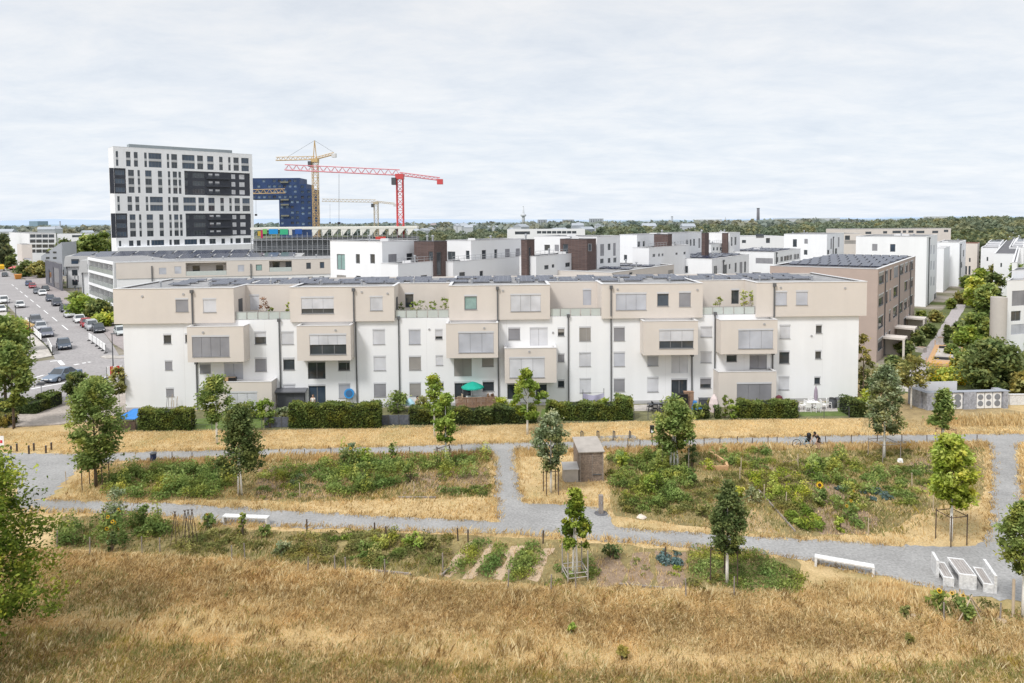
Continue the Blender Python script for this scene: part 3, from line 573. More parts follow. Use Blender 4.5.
# ---- generic buildings on the two street grids
def ud(a): return Vector((math.sin(R(a)), math.cos(R(a)), 0))
G1R, G1L = ud(37), ud(37-90); G2R, G2L = ud(49), ud(49-90); G0R, G0L = ud(89), ud(-2)
def reach(P, d, px):
    lo, hi = 0.0, 900.0; s0 = proj(P+d*.01)[0] < px
    for _ in range(60):
        m = (lo+hi)/2; q = P+d*m
        if q.y < 1: hi = m; continue
        if (proj(q)[0] < px) == s0: lo = m
        else: hi = m
    return lo
class Bld:
    def __init__(s, name, label, cat, corner, D, gl, gr, group=None):
        s.C = AT(corner[0], corner[1], D); s.H = s.C.z; s.C.z = 0; s.gl, s.gr = gl, gr; s.nwin = 0; s.rest = []
        s.root = T(name, label, cat, tuple(s.C), 0, group)
    def vol(s, corner=None, D=None, left=None, right=None, mat=WHITE2, wins=(), roof=ROOFG, name='wall', H=None, z0=0, detail=1, Ll=None, Lr=None, cap=True, off=(0, 0), capmat=CAP):
        """one block of the building. wins: (face, x0, y0, x1, y1, kind) in pixels"""
        if corner is None: Cn, h = s.C.copy(), s.H
        else:
            Cn = AT(corner[0], corner[1], D); h = Cn.z; Cn.z = 0
        if H: h = H
        top = Cn+Vector((0, 0, h))
        ll = Ll or reach(top, s.gl, left); lr = Lr or reach(top, s.gr, right)
        fl = Face(Cn, s.gl, -s.gr); fr = Face(Cn, s.gr, -s.gl)
        rl, rr = [], []
        for q in wins:
            f = fl if q[0] == 'L' else fr; r = f.rect(*q[1:5]); (rl if q[0] == 'L' else rr).append((r, q[5]))
        o = s.root.location; mb = MB(o)
        wall_holes(mb, fl, 0, ll, z0, h, [r for r, k in rl]); wall_holes(mb, fr, 0, lr, z0, h, [r for r, k in rr])
        A, B = s.gl*ll, s.gr*lr
        q = lambda P, z: Vector((P.x, P.y, z))
        mb.face([q(Cn+A, z0), q(Cn+A+B, z0), q(Cn+A+B, h), q(Cn+A, h)]); mb.face([q(Cn+B, z0), q(Cn+A+B, z0), q(Cn+A+B, h), q(Cn+B, h)])
        if z0 > 0: mb.face([q(Cn, z0), q(Cn+A, z0), q(Cn+A+B, z0), q(Cn+B, z0)])
        wl = mb.build(name, mat, s.root)
        ins = .25
        if roof:
            e = lambda a, b, z: q(Cn+s.gl*a+s.gr*b, z)
            mb = MB(o); i = .01; mb.hexa([e(i, i, h-.4), e(ll-i, i, h-.4), e(ll-i, lr-i, h-.4), e(i, lr-i, h-.4)], [e(i, i, h-.15), e(ll-i, i, h-.15), e(ll-i, lr-i, h-.15), e(i, lr-i, h-.15)])
            s.roof = mb.build('roof', roof, s.root)
            if detail >= 1:
                rgv = random.Random(int(Cn.x*10))
                for _ in range(max(2, min(6, int(ll*lr/60)))):
                    p = e(rgv.uniform(1, max(1.2, ll-1)), rgv.uniform(1, max(1.2, lr-1)), h-.16); mb = MB(o); hh = rgv.uniform(.4, .9)
                    if rgv.random() < .6: mb.lathe([(.12, 0), (.12, hh), (.22, hh+.02), (.2, hh+.15), (.02, hh+.22)], 8, 0, p); mb.build('vent_pipe', STEEL, s.root)
                    else: mb.hexa([p+Vector((-.6, -.6, 0)), p+Vector((.6, -.6, 0)), p+Vector((.6, .6, 0)), p+Vector((-.6, .6, 0))], [p+Vector((-.5, -.5, hh*.6)), p+Vector((.5, -.5, hh*.6)), p+Vector((.5, .5, hh*.6)), p+Vector((-.5, .5, hh*.6))]); mb.build('skylight', CAP, s.root)
                if name == 'terrace_block':
                    mb = MB(o)
                    for k in range(int(lr/1.2)+1): p = e(.15, min(lr-.1, .1+k*1.2), h); mb.bar(p, p+Vector((0, 0, .75)), .02)
                    for zz_r in (.4, .75): mb.bar(e(.15, .1, h+zz_r), e(.15, lr-.1, h+zz_r), .02)
                    mb.build('railing', STEEL, s.root)
            if cap:
                mb = MB(o); t = .28; c = .04
                def strip(a0, a1, b0, b1): mb.hexa([e(a0, b0, h), e(a1, b0, h), e(a1, b1, h), e(a0, b1, h)], [e(a0, b0, h+.06), e(a1, b0, h+.06), e(a1, b1, h+.06), e(a0, b1, h+.06)])
                strip(-c, ll+c, -c, t); strip(-c, ll+c, lr-t, lr+c); strip(-c, t, t, lr-t); strip(ll-t, ll+c, t, lr-t); mb.build('parapet_cap', capmat, s.root)
        for f, rs in ((fl, rl), (fr, rr)):
            for r, k in rs:
                if s.nwin < 98: window(s.root, f, r, k, 0, detail); s.nwin += 1
                else: s.rest.append((f, r, k))
        s.last = (Cn, ll, lr, h, fl, fr); return s
    def solar(s, rows, n, a0=.08, a1=.92, b0=.15, b1=.9, along='L', frac=.86, tilt=.45, dep=1.2, maxn=40):
        Cn, ll, lr, h, fl, fr = s.last; o = s.root.location
        for r in range(rows):
            for k in range(n):
                t = (r+.5)/rows; v = (k)/n; w_ = frac/n
                if along == 'L':
                    a = ll*(a0+(a1-a0)*v); a2 = ll*(a0+(a1-a0)*(v+w_)); b = lr*(b0+(b1-b0)*t); e = lambda a, b, z: Vector((*(Cn+s.gl*a+s.gr*b)[:2], z)); lo = [(a, b), (a2, b)]; hi = [(a2, b+dep), (a, b+dep)]
                else:
                    b = lr*(b0+(b1-b0)*v); b2 = lr*(b0+(b1-b0)*(v+w_)); a = ll*(a0+(a1-a0)*t); e = lambda a, b, z: Vector((*(Cn+s.gl*a+s.gr*b)[:2], z)); lo = [(a, b), (a, b2)]; hi = [(a+dep, b2), (a+dep, b)]
                P = [e(*lo[0], h+.02), e(*lo[1], h+.02), e(*hi[0], h+tilt), e(*hi[1], h+tilt)]
                mb = MB(o); mb.hexa([p-Vector((0, 0, .1)) for p in P], P); mb.build('solar_panel', SOLAR, s.roof)
        return s
    def pipe(s, face, x, y0, y1, d=-.1):
        f = s.last[4] if face == 'L' else s.last[5]; u, z1 = f.uz(x, y0); z0 = max(0, f.uz(x, y1)[1]); mb = MB(s.root.location, f.xf); mb.box((u-.09, -.2, z0), (u+.09, -.01, z1)); mb.box((u-.2, -.3, z1), (u+.2, -.01, z1+.35)); mb.build('downpipe', PIPE, s.root); return s
    def end(s):
        if s.rest:
            mb = MB(s.root.location)
            for f, r, k in s.rest: mb.xf = f.xf; mb.box((r[0], .1, r[2]), (r[1], .16, r[3]), 0)
            o = mb.build('window_row', GLASS, s.root); o['kind'] = 'stuff'
        return s.root
# ------------------------------------------------------------------ buildings around the block
def taupe():
    b = Bld('apartment_block', 'taupe apartment block with solar roof and porches, right of the long white block', 'apartment block', (878, 269.3), 87, G1L, G1R)
    wins = []
    s = 180/1024.0; px = lambda x: 844+x*s; py = lambda y: 210+y*s
    f = None
    # columns on the street side: pixel x range at the roof; rows follow the storeys
    for (x0, x1, ks) in ((198, 222, (375, 505, 635)),):
        pass
    b.vol(left=770, right=915.5, mat=PINK, wins=[], roof=None)
    bpy.data.objects.remove(b.root.children[0]); kids[b.root.name] = []
    fr = b.last[5]; Lr = b.last[2]
    cols = [(.025, .13, 1), (.18, .22, 0), (.26, .30, 0), (.36, .47, 1), (.53, .62, 1), (.66, .75, 1), (.79, .82, 0), (.85, .93, 1)]
    for fl in range(4):
        z = 2.9*fl+(b.H-2.9*4)-.15
        for a, c, big in cols:
            if random.random() < .1: continue
            r = (a*Lr, c*Lr, z+(1.0 if big else .9), z+2.45)
            u0, y0 = proj(fr.pt(r[0], 0, r[3])); u1, y1 = proj(fr.pt(r[1], 0, r[2]))
            wins.append((r, random.choice(['d', 'd', 'g', 'b3', 'd'])))
    mb = MB(b.root.location); wall_holes(mb, fr, 0, Lr, 0, b.H, [w_[0] for w_ in wins]); fl_ = b.last[4]; ll = b.last[1]
    wall_holes(mb, fl_, 0, ll, 0, b.H, [])
    q = lambda f, u, d, z: f.pt(u, d, z)
    mb.face([fr.pt(Lr, 0, 0), fr.pt(Lr, ll, 0), fr.pt(Lr, ll, b.H), fr.pt(Lr, 0, b.H)]); mb.face([fl_.pt(ll, 0, 0), fl_.pt(ll, Lr, 0), fl_.pt(ll, Lr, b.H), fl_.pt(ll, 0, b.H)])
    mb.build('wall', PINK, b.root)
    for r, k in wins: window(b.root, fr, r, k, 0, 2)
    mb = MB(b.root.location, fr.xf); mb.box((.02, .02, b.H-.4), (Lr-.02, ll-.02, b.H-.15)); b.roof = mb.build('roof', ROOFD, b.root)
    mb = MB(b.root.location, fr.xf); t = .3
    for x in ((-.04, -.04, Lr+.04, t), (-.04, ll-t, Lr+.04, ll+.04), (-.04, t, t, ll-t), (Lr-t, t, Lr+.04, ll-t)): mb.box((x[0], x[1], b.H), (x[2], x[3], b.H+.06))
    mb.build('parapet_cap', CAP, b.root)
    b.solar(5, 9, .05, .95, .08, .93, tilt=.30, dep=2.2)
    for u in (.15, .5, .83):
        mb = MB(b.root.location, fr.xf); mb.box((u*Lr-.06, -.14, 0), (u*Lr+.06, -.02, b.H-.9)); mb.box((u*Lr-.16, -.26, b.H-.9), (u*Lr+.16, -.02, b.H-.55)); mb.build('downpipe', PIPE, b.root)
    for u in (.12, .40, .72):               # entrance porches
        mb = MB(b.root.location, fr.xf); a, c = u*Lr, u*Lr+2.6
        mb.box((a, -2.6, 2.5), (c, -.01, 2.75)); mb.box((a, -2.6, 0), (a+.25, -2.35, 2.5)); mb.box((c-.25, -2.6, 0), (c, -.01, 2.5)); mb.build('porch', BEIGE2, b.root)
    return b.end()
taupe()
# tower: white frame bands and dark cladding
tw = Bld('tower_block', 'white high rise with two dark cladded bands behind the long roofs', 'tower', (113, 146.3), 244, G2L, G2R)
s_ = 200/1024.0; tx = lambda x: 90+x*s_; ty = lambda y: 120+y*s_
tw.vol(left=108, right=252, roof=ROOFG, mat=WHITE, capmat=WHITE)
bpy.data.objects.remove(kids[tw.root.name][0]); kids[tw.root.name].pop(0)
fT = tw.last[5]; LT = tw.last[2]; HT = tw.H; llT = tw.last[1]
uT = lambda x: fT.uz(tx(x), 200)[0]
zT = lambda y: fT.uz(tx(215), ty(y))[1]
A = [(140, 152), (192, 215), (232, 252), (285, 298), (307, 373), (400, 412), (423, 453), (478, 542), (555, 585), (606, 638), (667, 685), (713, 725), (740, 767), (780, 818)]
Bc = [(200, 230), (248, 260), (287, 320), (352, 373), (403, 415), (428, 450), (457, 470)]
tw_w = []
for (y0, y1) in ((163, 194), (206, 238), (391, 421), (434, 465), (617, 645)):
    for a, c in A: tw_w.append(((uT(a), uT(c), zT(y1), zT(y0)), 'u' if c-a > 50 else random.choice(['d', 'u', 'd', 'd'])))
dark = []
for (t0, t1, rows) in ((249, 378, ((255, 287), (298, 330), (342, 373))), (478, 602, ((483, 512), (525, 555), (568, 598)))):
    for y0, y1 in rows:
        for a, c in Bc: tw_w.append(((uT(a), uT(c), zT(y1), zT(y0)), random.choice(['d', 'u', 'd', 'b'])))
    dark.append(((uT(105), uT(188), zT(t1), zT(t0)), [((uT(a), uT(c), zT(y1-3), zT(y0+3)), 'u') for y0, y1 in rows for a, c in ((133, 183),)]))
    dark.append(((uT(487), uT(822), zT(t1), zT(t0)), [((uT(a), uT(c), zT(y1-3), zT(y0+3)), k) for y0, y1 in rows for a, c, k in ((489, 505, 'd'), (530, 590, 'd'), (612, 632, 'w4'), (645, 667, 'w4'), (728, 748, 'w'), (768, 795, 'w'))]))
mb = MB(tw.root.location); wall_holes(mb, fT, 0, LT, 0, HT, [r for r, k in tw_w]+[d_[0] for d_ in dark], .35)
fl_ = tw.last[4]; wall_holes(mb, fl_, 0, llT, 0, HT, [])
mb.face([fT.pt(LT, 0, 0), fT.pt(LT, llT, 0), fT.pt(LT, llT, HT), fT.pt(LT, 0, HT)]); mb.face([fT.pt(0, llT, 0), fT.pt(LT, llT, 0), fT.pt(LT, llT, HT), fT.pt(0, llT, HT)])
mb.build('wall', WHITE, tw.root)
for r, ws in dark:
    mb = MB(tw.root.location); wall_holes(mb, fT, r[0]-.0, r[1]+.0, r[2], r[3], [w_[0] for w_ in ws], .3, .34); mb.build('dark_cladding', DARKCL, tw.root)
    for w_, k in ws: tw.nwin += 1; window(tw.root, fT, w_, k, .34, 1)
for k_ in range(2):
    for t0 in ((255, 287), (298, 330), (342, 373)) if k_ == 0 else ((483, 512), (525, 555), (568, 598)):
        mb = MB(tw.root.location, fT.xf); mb.box((uT(600), -.5, zT(t0[1]+2)), (uT(720), .33, zT(t0[1]-8))); mb.build('balcony', DARKCL, tw.root)
for r, k in sorted(tw_w, key=lambda q: -(q[0][1]-q[0][0])):
    if tw.nwin < 98: tw.nwin += 1; window(tw.root, fT, r, k, .1, 1)
    else: tw.rest.append((fT, r, k))
SPN = M('spandrel_grey', (.50, .51, .52), var=.06, scale=.2)
for cols_, prs in ((A, ((194, 206), (421, 434))), (Bc, ((287, 298), (330, 342), (512, 525), (555, 568)))):
    for a, c in cols_:
        for y0, y1 in prs: mb = MB(tw.root.location, fT.xf); mb.box((uT(a), -.02, zT(y1)+.01), (uT(c), .0, zT(y0)-.01)); o_ = mb.build('spandrel', SPN, tw.root)
mb = MB(tw.root.location, fT.xf); u0, u1 = fT.uz(129, 144, 3)[0], fT.uz(232, 148, 3)[0]; mb.box((u0, 3, HT), (u1, llT-2, HT+1.5)); mb.build('roof_screen', M('roof_screen', (.30, .34, .36), var=.1, scale=.3), tw.root)
mb = MB(tw.root.location, fT.xf); mb.box((-.03, -1.6, 0), (fT.uz(256, 240)[0], 0, zT(650))); gf = mb.build('podium', WHITE, tw.root)
tw.end()
# blue stepped tower with the tall opening
bl = Bld('tower_block', 'blue high rise with stepped roof line and a tall opening behind the cranes', 'tower', (246, 178.0), 360, G2L, G0R)
f = Face(bl.C, G0R, -G0L*0+Vector((0, -1, 0)))
ux = lambda x: f.uz(x, 200)[0]; zz_ = lambda y: f.uz(280, y)[1]
shape = [(246, 300, 178, 199), (279, 300, 199, 228), (300, 306.5, 184, 228), (306.5, 312, 189, 228)]
cells = []
def pane_cols(x0, x1): return np.arange(x0+1, x1-1.2, 5.2)
mb = MB(bl.C); win_b = []
for x0, x1, y0, y1 in shape:
    hs = []
    for y in np.arange(y0+1.6, y1-2.5, 5.3):
        for x in pane_cols(x0, x1): 
            if random.random() < .8: hs.append((ux(x), ux(x+3.1), zz_(y+2.6), zz_(y)))
    zb = zz_(y1) if y1 < 220 else 0
    wall_holes(mb, f, ux(x0), ux(x1), zb, zz_(y0), hs, .4)
    for u in (ux(x0), ux(x1)): mb.face([f.pt(u, 0, zb), f.pt(u, 14, zb), f.pt(u, 14, zz_(y0)), f.pt(u, 0, zz_(y0))])
    mb.face([f.pt(ux(x0), 0, zz_(y0)), f.pt(ux(x1), 0, zz_(y0)), f.pt(ux(x1), 14, zz_(y0)), f.pt(ux(x0), 14, zz_(y0))]); mb.face([f.pt(ux(x0), 0, zb), f.pt(ux(x1), 0, zb), f.pt(ux(x1), 14, zb), f.pt(ux(x0), 14, zb)])
    win_b += hs
mb.build('wall', BLUECL, bl.root)
SKYG = M('pale_window', (.16, .22, .30), rough=.2, var=.5, scale=.2)
for k, h in enumerate(win_b):
    if k < 98:
        mb = MB(bl.C, f.xf); mb.box((h[0], .25, h[2]), (h[1], .35, h[3])); mb.build('window', random.choice([SKYG, SKYG, GLASSB, DARKCL]), bl.root)
for y in (181.5, 199, 204, 215): 
    mb = MB(bl.C, f.xf); mb.box((ux(281), -.7, zz_(y+1.5)), (ux(289), 0, zz_(y))); mb.build('balcony', M('balcony_olive', (.20, .20, .16)), bl.root)
# unfinished block in scaffolding, with saw tooth white parapet
sc = Bld('building_shell', 'unfinished long building shell in scaffolding with a pale saw tooth roof edge', 'building site', (252, 227.3), 205, G0L, ud(84))
f = Face(sc.C, ud(84), Vector((.1, -1, 0))); u1 = f.uz(417, 230)[0]
mb = MB(sc.C, f.xf); zt = sc.H
mb.box((0, 1, 0), (u1, 22, zt-3.6)); mb.build('concrete_core', M('raw_concrete', (.22, .23, .24), var=.25, scale=.5), sc.root)
mb = MB(sc.C, f.xf); us = f.uz(312, 230)[0]; n = 12
mb.box((us-18, -.2, zt-.75), (u1, 22, zt-.1)); n = 11
for k in range(n):
    a = us+(u1-us)*k/n; b_ = us+(u1-us)*(k+1)/n
    mb.hexa([(a, -.15, zt-2.7), (a+.5, -.15, zt-2.7), (a+.5, 1.4, zt-2.7), (a, 1.4, zt-2.7)], [(a, -.15, zt-.76), (b_-.8, -.15, zt-.76), (b_-.8, 1.4, zt-.76), (a, 1.4, zt-.76)])
mb.build('roof', M('pale_roof_edge', (.75, .74, .68), var=.05, scale=.2), sc.root)
for lv in range(5):
    z = zt-3.8-lv*3.0
    mb = MB(sc.C, f.xf); mb.box((0, -1.3, z-.15), (u1, .98, z)); mb.build('deck', STEEL, sc.root)
mb = MB(sc.C, f.xf)
for k in range(34):
    u = u1*k/33; mb.box((u-.07, -1.35, 0), (u+.07, -1.2, zt-1.6))
for lv in range(5):
    z = zt-3.8-lv*3.0; mb.box((0, -1.38, z+1.0), (u1, -1.33, z+1.08)); mb.box((0, -1.38, z+.5), (u1, -1.33, z+.56))
mb.build('scaffolding', STEEL, sc.root)
for x0, x1, y0, y1, c in ((264, 268, 229, 234, (.15, .45, .12)), (270, 279, 229, 234, (.02, .28, .62)), (281, 289, 229, 234.5, (.05, .42, .22)), (290, 293, 229, 235, (.6, .6, .55)), (259, 262, 231, 236, (.5, .35, .06)), (376, 386, 236.5, 241, (.6, .08, .07)), (296, 303, 229, 234, (.03, .1, .35)), (262, 264, 230, 238, (.45, .03, .12))):
    a, b_ = f.uz(x0, y0)[0], f.uz(x1, y0)[0]; z0, z1 = f.uz(x0, y1)[1], f.uz(x0, y0)[1]; mb = MB(sc.C, f.xf); mb.box((a, -1.55, z0), (b_, -1.42, z1)); mb.build('site_panel', PM('site_panel_%d' % x0, c), sc.root)
# street rows on the left
r2 = Bld('terraced_apartment_block', 'long beige apartment block with white glazed balconies facing the street on the left', 'apartment block', (113, 262.0), 143, G2L, ud(76))
BALU2 = M('balcony_glass_dark', (.27, .31, .30), rough=.15, var=.1, spec=.6)
s1 = 160/1024.0; lx = lambda x: x*s1; ly = lambda y: 230+y*s1
Cn = r2.C; f = Face(Cn, G2L, -ud(76)); fr = Face(Cn, ud(76), -G2L); H2 = r2.H; LL = reach(Cn+Vector((0, 0, H2)), G2L, 87.5); LR = reach(Cn+Vector((0, 0, H2)), ud(76), 345)
mb = MB(Cn, f.xf)
mb.box((-.02, 0, 0), (.5, 12, H2)); mb.box((LL-.5, 0, 0), (LL, 12, H2)); mb.box((.5, 3.0, 0), (LL-.5, 12, H2-.3))
for z in (H2-.35, H2-2.95-.35, H2-5.9-.35, H2-8.85-.35): mb.box((.5, 0, z-.25), (LL-.5, 3.0, z+.35))
mb.build('wall', WHITE, r2.root)
for fl in range(3):
    z = H2-.7-2.95*(fl+1)+.72; 
    for k in range(5):
        a = .5+(LL-1)*k/5; b_ = .5+(LL-1)*(k+1)/5
        mb = MB(Cn, f.xf); mb.box((a+.08, .06, z), (b_-.08, .1, z+1.0)); mb.build('balcony_glass', BALU2, r2.root)
        mb = MB(Cn, f.xf); mb.box((a+.35, 2.9, z-.3), (b_-.5, 2.99, z+1.75)); mb.build('window', GLASS, r2.root)
        mb = MB(Cn, f.xf); mb.box((b_-.12, .25, z-.1), (b_+.02, 2.9, z+2.2)); mb.build('balcony_divider', FRAMEW, r2.root)
zs = fr.uz(230, 281)[1]
hs, ws = [], []
s4 = 240/1024.0; q4 = lambda x0, y0, x1, y1: fr.rect(100+x0*s4, 235+y0*s4, 100+x1*s4, 235+y1*s4)
for x0, y0, x1, y1, k in ((252, 140, 283, 168, 'l'), (318, 134, 347, 165, 'l'), (588, 128, 615, 156, 'l'), (665, 126, 691, 152, 'e'), (880, 118, 900, 145, 'd'), (938, 115, 957, 142, 'u'), (668, 187, 690, 200, 'd'), (740, 185, 762, 200, 'b'), (830, 182, 860, 200, 'g'), (886, 178, 908, 200, 'b'), (936, 177, 957, 200, 'd')): ws.append((q4(x0, y0, x1, y1), k))
rec = [q4(366, 118, 540, 172), q4(722, 110, 818, 156)]
zw = fr.uz(200, 279)[1]
mb = MB(Cn); wall_holes(mb, fr, .5, LR, H2-3.6, H2-.2, [w_[0] for w_ in ws if w_[0][2] > H2-3.5]+rec, .2); 
for r in rec: wall_holes(mb, fr, r[0], r[1], r[2], r[3], [], 0, 2.2); mb.face([fr.pt(r[0], 0, r[2]), fr.pt(r[1], 0, r[2]), fr.pt(r[1], 2.2, r[2]), fr.pt(r[0], 2.2, r[2])]); mb.face([fr.pt(r[0], 0, r[2]), fr.pt(r[0], 2.2, r[2]), fr.pt(r[0], 2.2, r[3]), fr.pt(r[0], 0, r[3])]); mb.face([fr.pt(r[1], 0, r[2]), fr.pt(r[1], 2.2, r[2]), fr.pt(r[1], 2.2, r[3]), fr.pt(r[1], 0, r[3])])
mb.face([fr.pt(.5, 12, 0), fr.pt(LR, 12, 0), fr.pt(LR, 12, H2-.2), fr.pt(.5, 12, H2-.2)]); mb.build('upper_storey', BEIGE, r2.root)
mb = MB(Cn); wall_holes(mb, fr, .5, LR, 0, H2-3.6, [w_[0] for w_ in ws if w_[0][2] <= H2-3.5], .2, .12); mb.build('wall', WHITE2, r2.root)
for r, k in ws: window(r2.root, fr, r, k, 0 if r[2] > H2-3.5 else .12, 1)
for r in rec:
    mb = MB(Cn, fr.xf); mb.box((r[0]+.05, .03, r[2]), (r[1]-.05, .07, r[2]+.95)); mb.build('balustrade', BALU, r2.root)
    for t in (.12, .7): 
        a = r[0]+(r[1]-r[0])*t; mb = MB(Cn, fr.xf); mb.box((a, 2.1, r[2]+.1), (a+1.4, 2.19, r[2]+2.0)); mb.build('window', GLASS, r2.root)
mb = MB(Cn, fr.xf); mb.box((.5, .02, H2-.3), (LR, 12, H2-.1)); ro_ = MB(Cn, f.xf); ro_.box((.2, .25, H2-.1), (LL-.2, 11.9, H2+.03)); ro_.build('roof', ROOFG, r2.root); ro = mb.build('roof', ROOFG, r2.root)
mb = MB(Cn, fr.xf); mb.box((.45, -.05, H2-.2), (LR, .2, H2-.06)); mb.build('parapet_cap', CAP, r2.root)
for k in range(9):
    u = 6+k*LR/9.5; mb = MB(); mb.lathe([(.12, 0), (.12, .5), (.25, .52), (.02, .75)], 8, 0, fr.pt(u, random.uniform(3, 9), H2-.1)-Cn); mb.build('vent_pipe', STEEL, ro)
for x in (152, 251): 
    u = fr.uz(x, 270)[0]; mb = MB(Cn, fr.xf); mb.box((u-.1, -.2, 0), (u+.1, -.02, H2-1)); mb.build('downpipe', PIPE, r2.root)
# two rows of mono pitch houses with solar roofs
def pitch_row(corner, D, left, right, label, n, zd):
    b = Bld('row_house', label, 'row house', corner, D, G2L, ud(79)); Cn = b.C; f = Face(Cn, ud(79), -G2L); g = Face(Cn, G2L, -ud(79)); H = b.H
    top = Cn+Vector((0, 0, H)); L = reach(top, ud(79), right); Dp = reach(top, G2L, left)
    mb = MB(Cn, f.xf); mb.box((.4, .6, 0), (L, Dp-.4, H-3.4)); mb.build('wall', WHITE2, b.root)
    mb = MB(Cn, f.xf); mb.hexa([(0, 0, H-3.6), (L, 0, H-3.6), (L, Dp, H-3.6), (0, Dp, H-3.6)], [(0, 1.2, H-.6), (L, 1.2, H-.6), (L, Dp, H), (0, Dp, H)]); mb.build('roof', GABLE, b.root)
    for k in range(n):
        a = 1.5+(L-3)*k/n; c = a+(L-3)/n*.9
        sl = (.6)/(Dp-1.2); zr = lambda d: H-.6+sl*(d-1.2)
        P = [(a, 1.8, zr(1.8)+.05), (c, 1.8, zr(1.8)+.05), (c, min(Dp-.6, 1.8+Dp*.55), zr(1.8)+1.0), (a, min(Dp-.6, 1.8+Dp*.55), zr(1.8)+1.0)]
        mb = MB(Cn, f.xf); mb.hexa([(x, y, z-.12) for x, y, z in P], P); mb.build('solar_panel', SOLAR, b.root)
    for fl in range(3):
        for k in range(2):
            a = Dp*(.25+.4*k); mb = MB(Cn, g.xf); mb.box((a, .32 if False else .3, H-6.2-2.9*fl), (a+1.1, .42, H-4.6-2.9*fl)); mb.build('window', GLASS, b.root)
            mb = MB(Cn, f.xf); mb.box((2+k*4, .5, H-6.2-2.9*fl), (3.4+k*4, .62, H-4.6-2.9*fl)); mb.build('window', GLASS, b.root)
    for u in (.6, 4.5): mb = MB(Cn, f.xf); mb.box((u, .42, 0), (u+.16, .58, H-3.5)); mb.build('downpipe', PIPE, b.root)
    for k in range(8):
        a = 1+(L-4)*k/8+1; mb = MB(Cn, f.xf); mb.box((a, .3, H-2.9), (a+1.8, .9, H-1.4)); mb.build('dormer_window', GLASSB, b.root)
    return b
pitch_row((78, 258.5), 172, 70, 300, 'nearer grey gabled row house with dark solar roof beside the street', 12, 0)
pitch_row((63, 254.5), 200, 57, 290, 'farther grey gabled row house with dark solar roof, partly behind the nearer row', 11, 0)
b = Bld('house', 'low house clad in dark slate grey beside the street trees', 'house', (61, 264), 190, G2L, ud(79)); b.vol(left=45, right=62, mat=M('slate_cladding', (.12, .12, .14), var=.2, scale=.6), wins=[('L', 49, 270, 51.5, 283, 'd'), ('L', 53.5, 268, 59, 288, 'd')], roof=ROOFD, detail=0); b.end()
b = Bld('house', 'grey house with sloping roof line in front of the white balcony building', 'house', (41, 252), 245, G2L, ud(76)); Cn = b.C; f = Face(Cn, ud(76), -G2L); L = reach(Cn+Vector((0, 0, b.H)), ud(76), 62)
mb = MB(Cn, f.xf); mb.hexa([(0, 0, 0), (L, 0, 0), (L, 14, 0), (0, 14, 0)], [(0, 0, b.H-1.5), (L, 0, b.H+3.4), (L, 14, b.H+3.4), (0, 14, b.H-1.5)]); mb.build('wall', GREYW, b.root)
for x in (46, 53): 
    for y in (251.5, 257): r = f.rect(x, y, x+3.5, y+1.8); mb = MB(Cn, f.xf); mb.box((r[0], -.06, r[2]), (r[1], .1, r[3])); mb.build('window', GLASS, b.root)
b = Bld('apartment_block', 'white apartment block with rows of dark balconies, at the far end of the street', 'apartment block', (29, 233.5), 300, G2L, ud(72))
b.vol(left=9, right=56, mat=WHITE2, wins=[('R', x, y, x+5.6, y+3.4, 'd') for x in (30, 36.2, 42.4, 48.6) for y in (234.3, 239.4, 244.4, 249.4)], roof=ROOFG, detail=0); b.end()
b = Bld('apartment_block', 'low white wing with one dark ribbon of windows, left of the tower', 'apartment block', (57, 233.8), 310, G0L, ud(86)); b.vol(left=56.5, right=92, mat=WHITE2, wins=[('R', 72, 235, 89, 237.3, 'd')], roof=ROOFG, detail=0, Ll=12); b.end()
b = Bld('house', 'small beige house with a shed roof in front of the white balcony building', 'house', (21.5, 244.5), 262, G2L, ud(76)); b.vol(left=17, right=32, mat=BEIGE2, wins=[('R', 24, 258, 31, 262.5, 'w')], roof=ROOFG, detail=0); b.end()
b = Bld('house', 'brick house with brown roof half hidden by trees, left of the tower', 'house', (74, 240.5), 330, G0L, ud(86)); b.vol(left=73, right=85, mat=M('red_brick', (.25, .15, .12), var=.15), roof=M('brown_roof', (.2, .12, .09)), detail=0, Ll=10, wins=[('R', 76, 243, 78, 246, 'd'), ('R', 80, 243, 82, 246, 'd')]); b.end()
# white cubic town houses in the middle
cx = lambda x: 310+x*220/1024.0; cy = lambda y: 215+y*220/1024.0
b = Bld('town_house', 'white cubic house with terrace plants and dark brick block, leftmost of the cubic houses', 'town house', (382, 241.8), 91, G1L, G1R)
b.vol(left=330, right=417, mat=WHITE, wins=[('L', cx(125), cy(182), cx(163), cy(255), 'e'), ('L', cx(213), cy(182), cx(232), cy(226), 'd'), ('L', cx(280), cy(182), cx(302), cy(226), 'd'), ('L', cx(125), cy(280), cx(168), cy(330), 'b'), ('L', cx(215), cy(283), cx(236), cy(330), 'd'), ('L', cx(283), cy(287), cx(304), cy(330), 'd'), ('R', cx(365), cy(182), cx(404), cy(236), 'g'), ('R', cx(450), cy(178), cx(478), cy(230), 'd')])
b.vol((398, 264.2), 87, 381, 436, WHITE2, [('R', cx(430), cy(285), cx(470), cy(310), 'd'), ('R', cx(516), cy(280), cx(545), cy(305), 'd')], name='terrace_block')
b.vol((434, 241.6), 92, 414, 447, BRICK, [('L', cx(552), cy(170), cx(572), cy(212), 'd'), ('R', cx(590), cy(172), cx(612), cy(280), 'd')], name='brick_block', capmat=ROOFD); b.end()
b = Bld('town_house', 'white cubic house with tall narrow windows between two dark brick stair blocks', 'town house', (471, 240.8), 97, G1L, G1R)
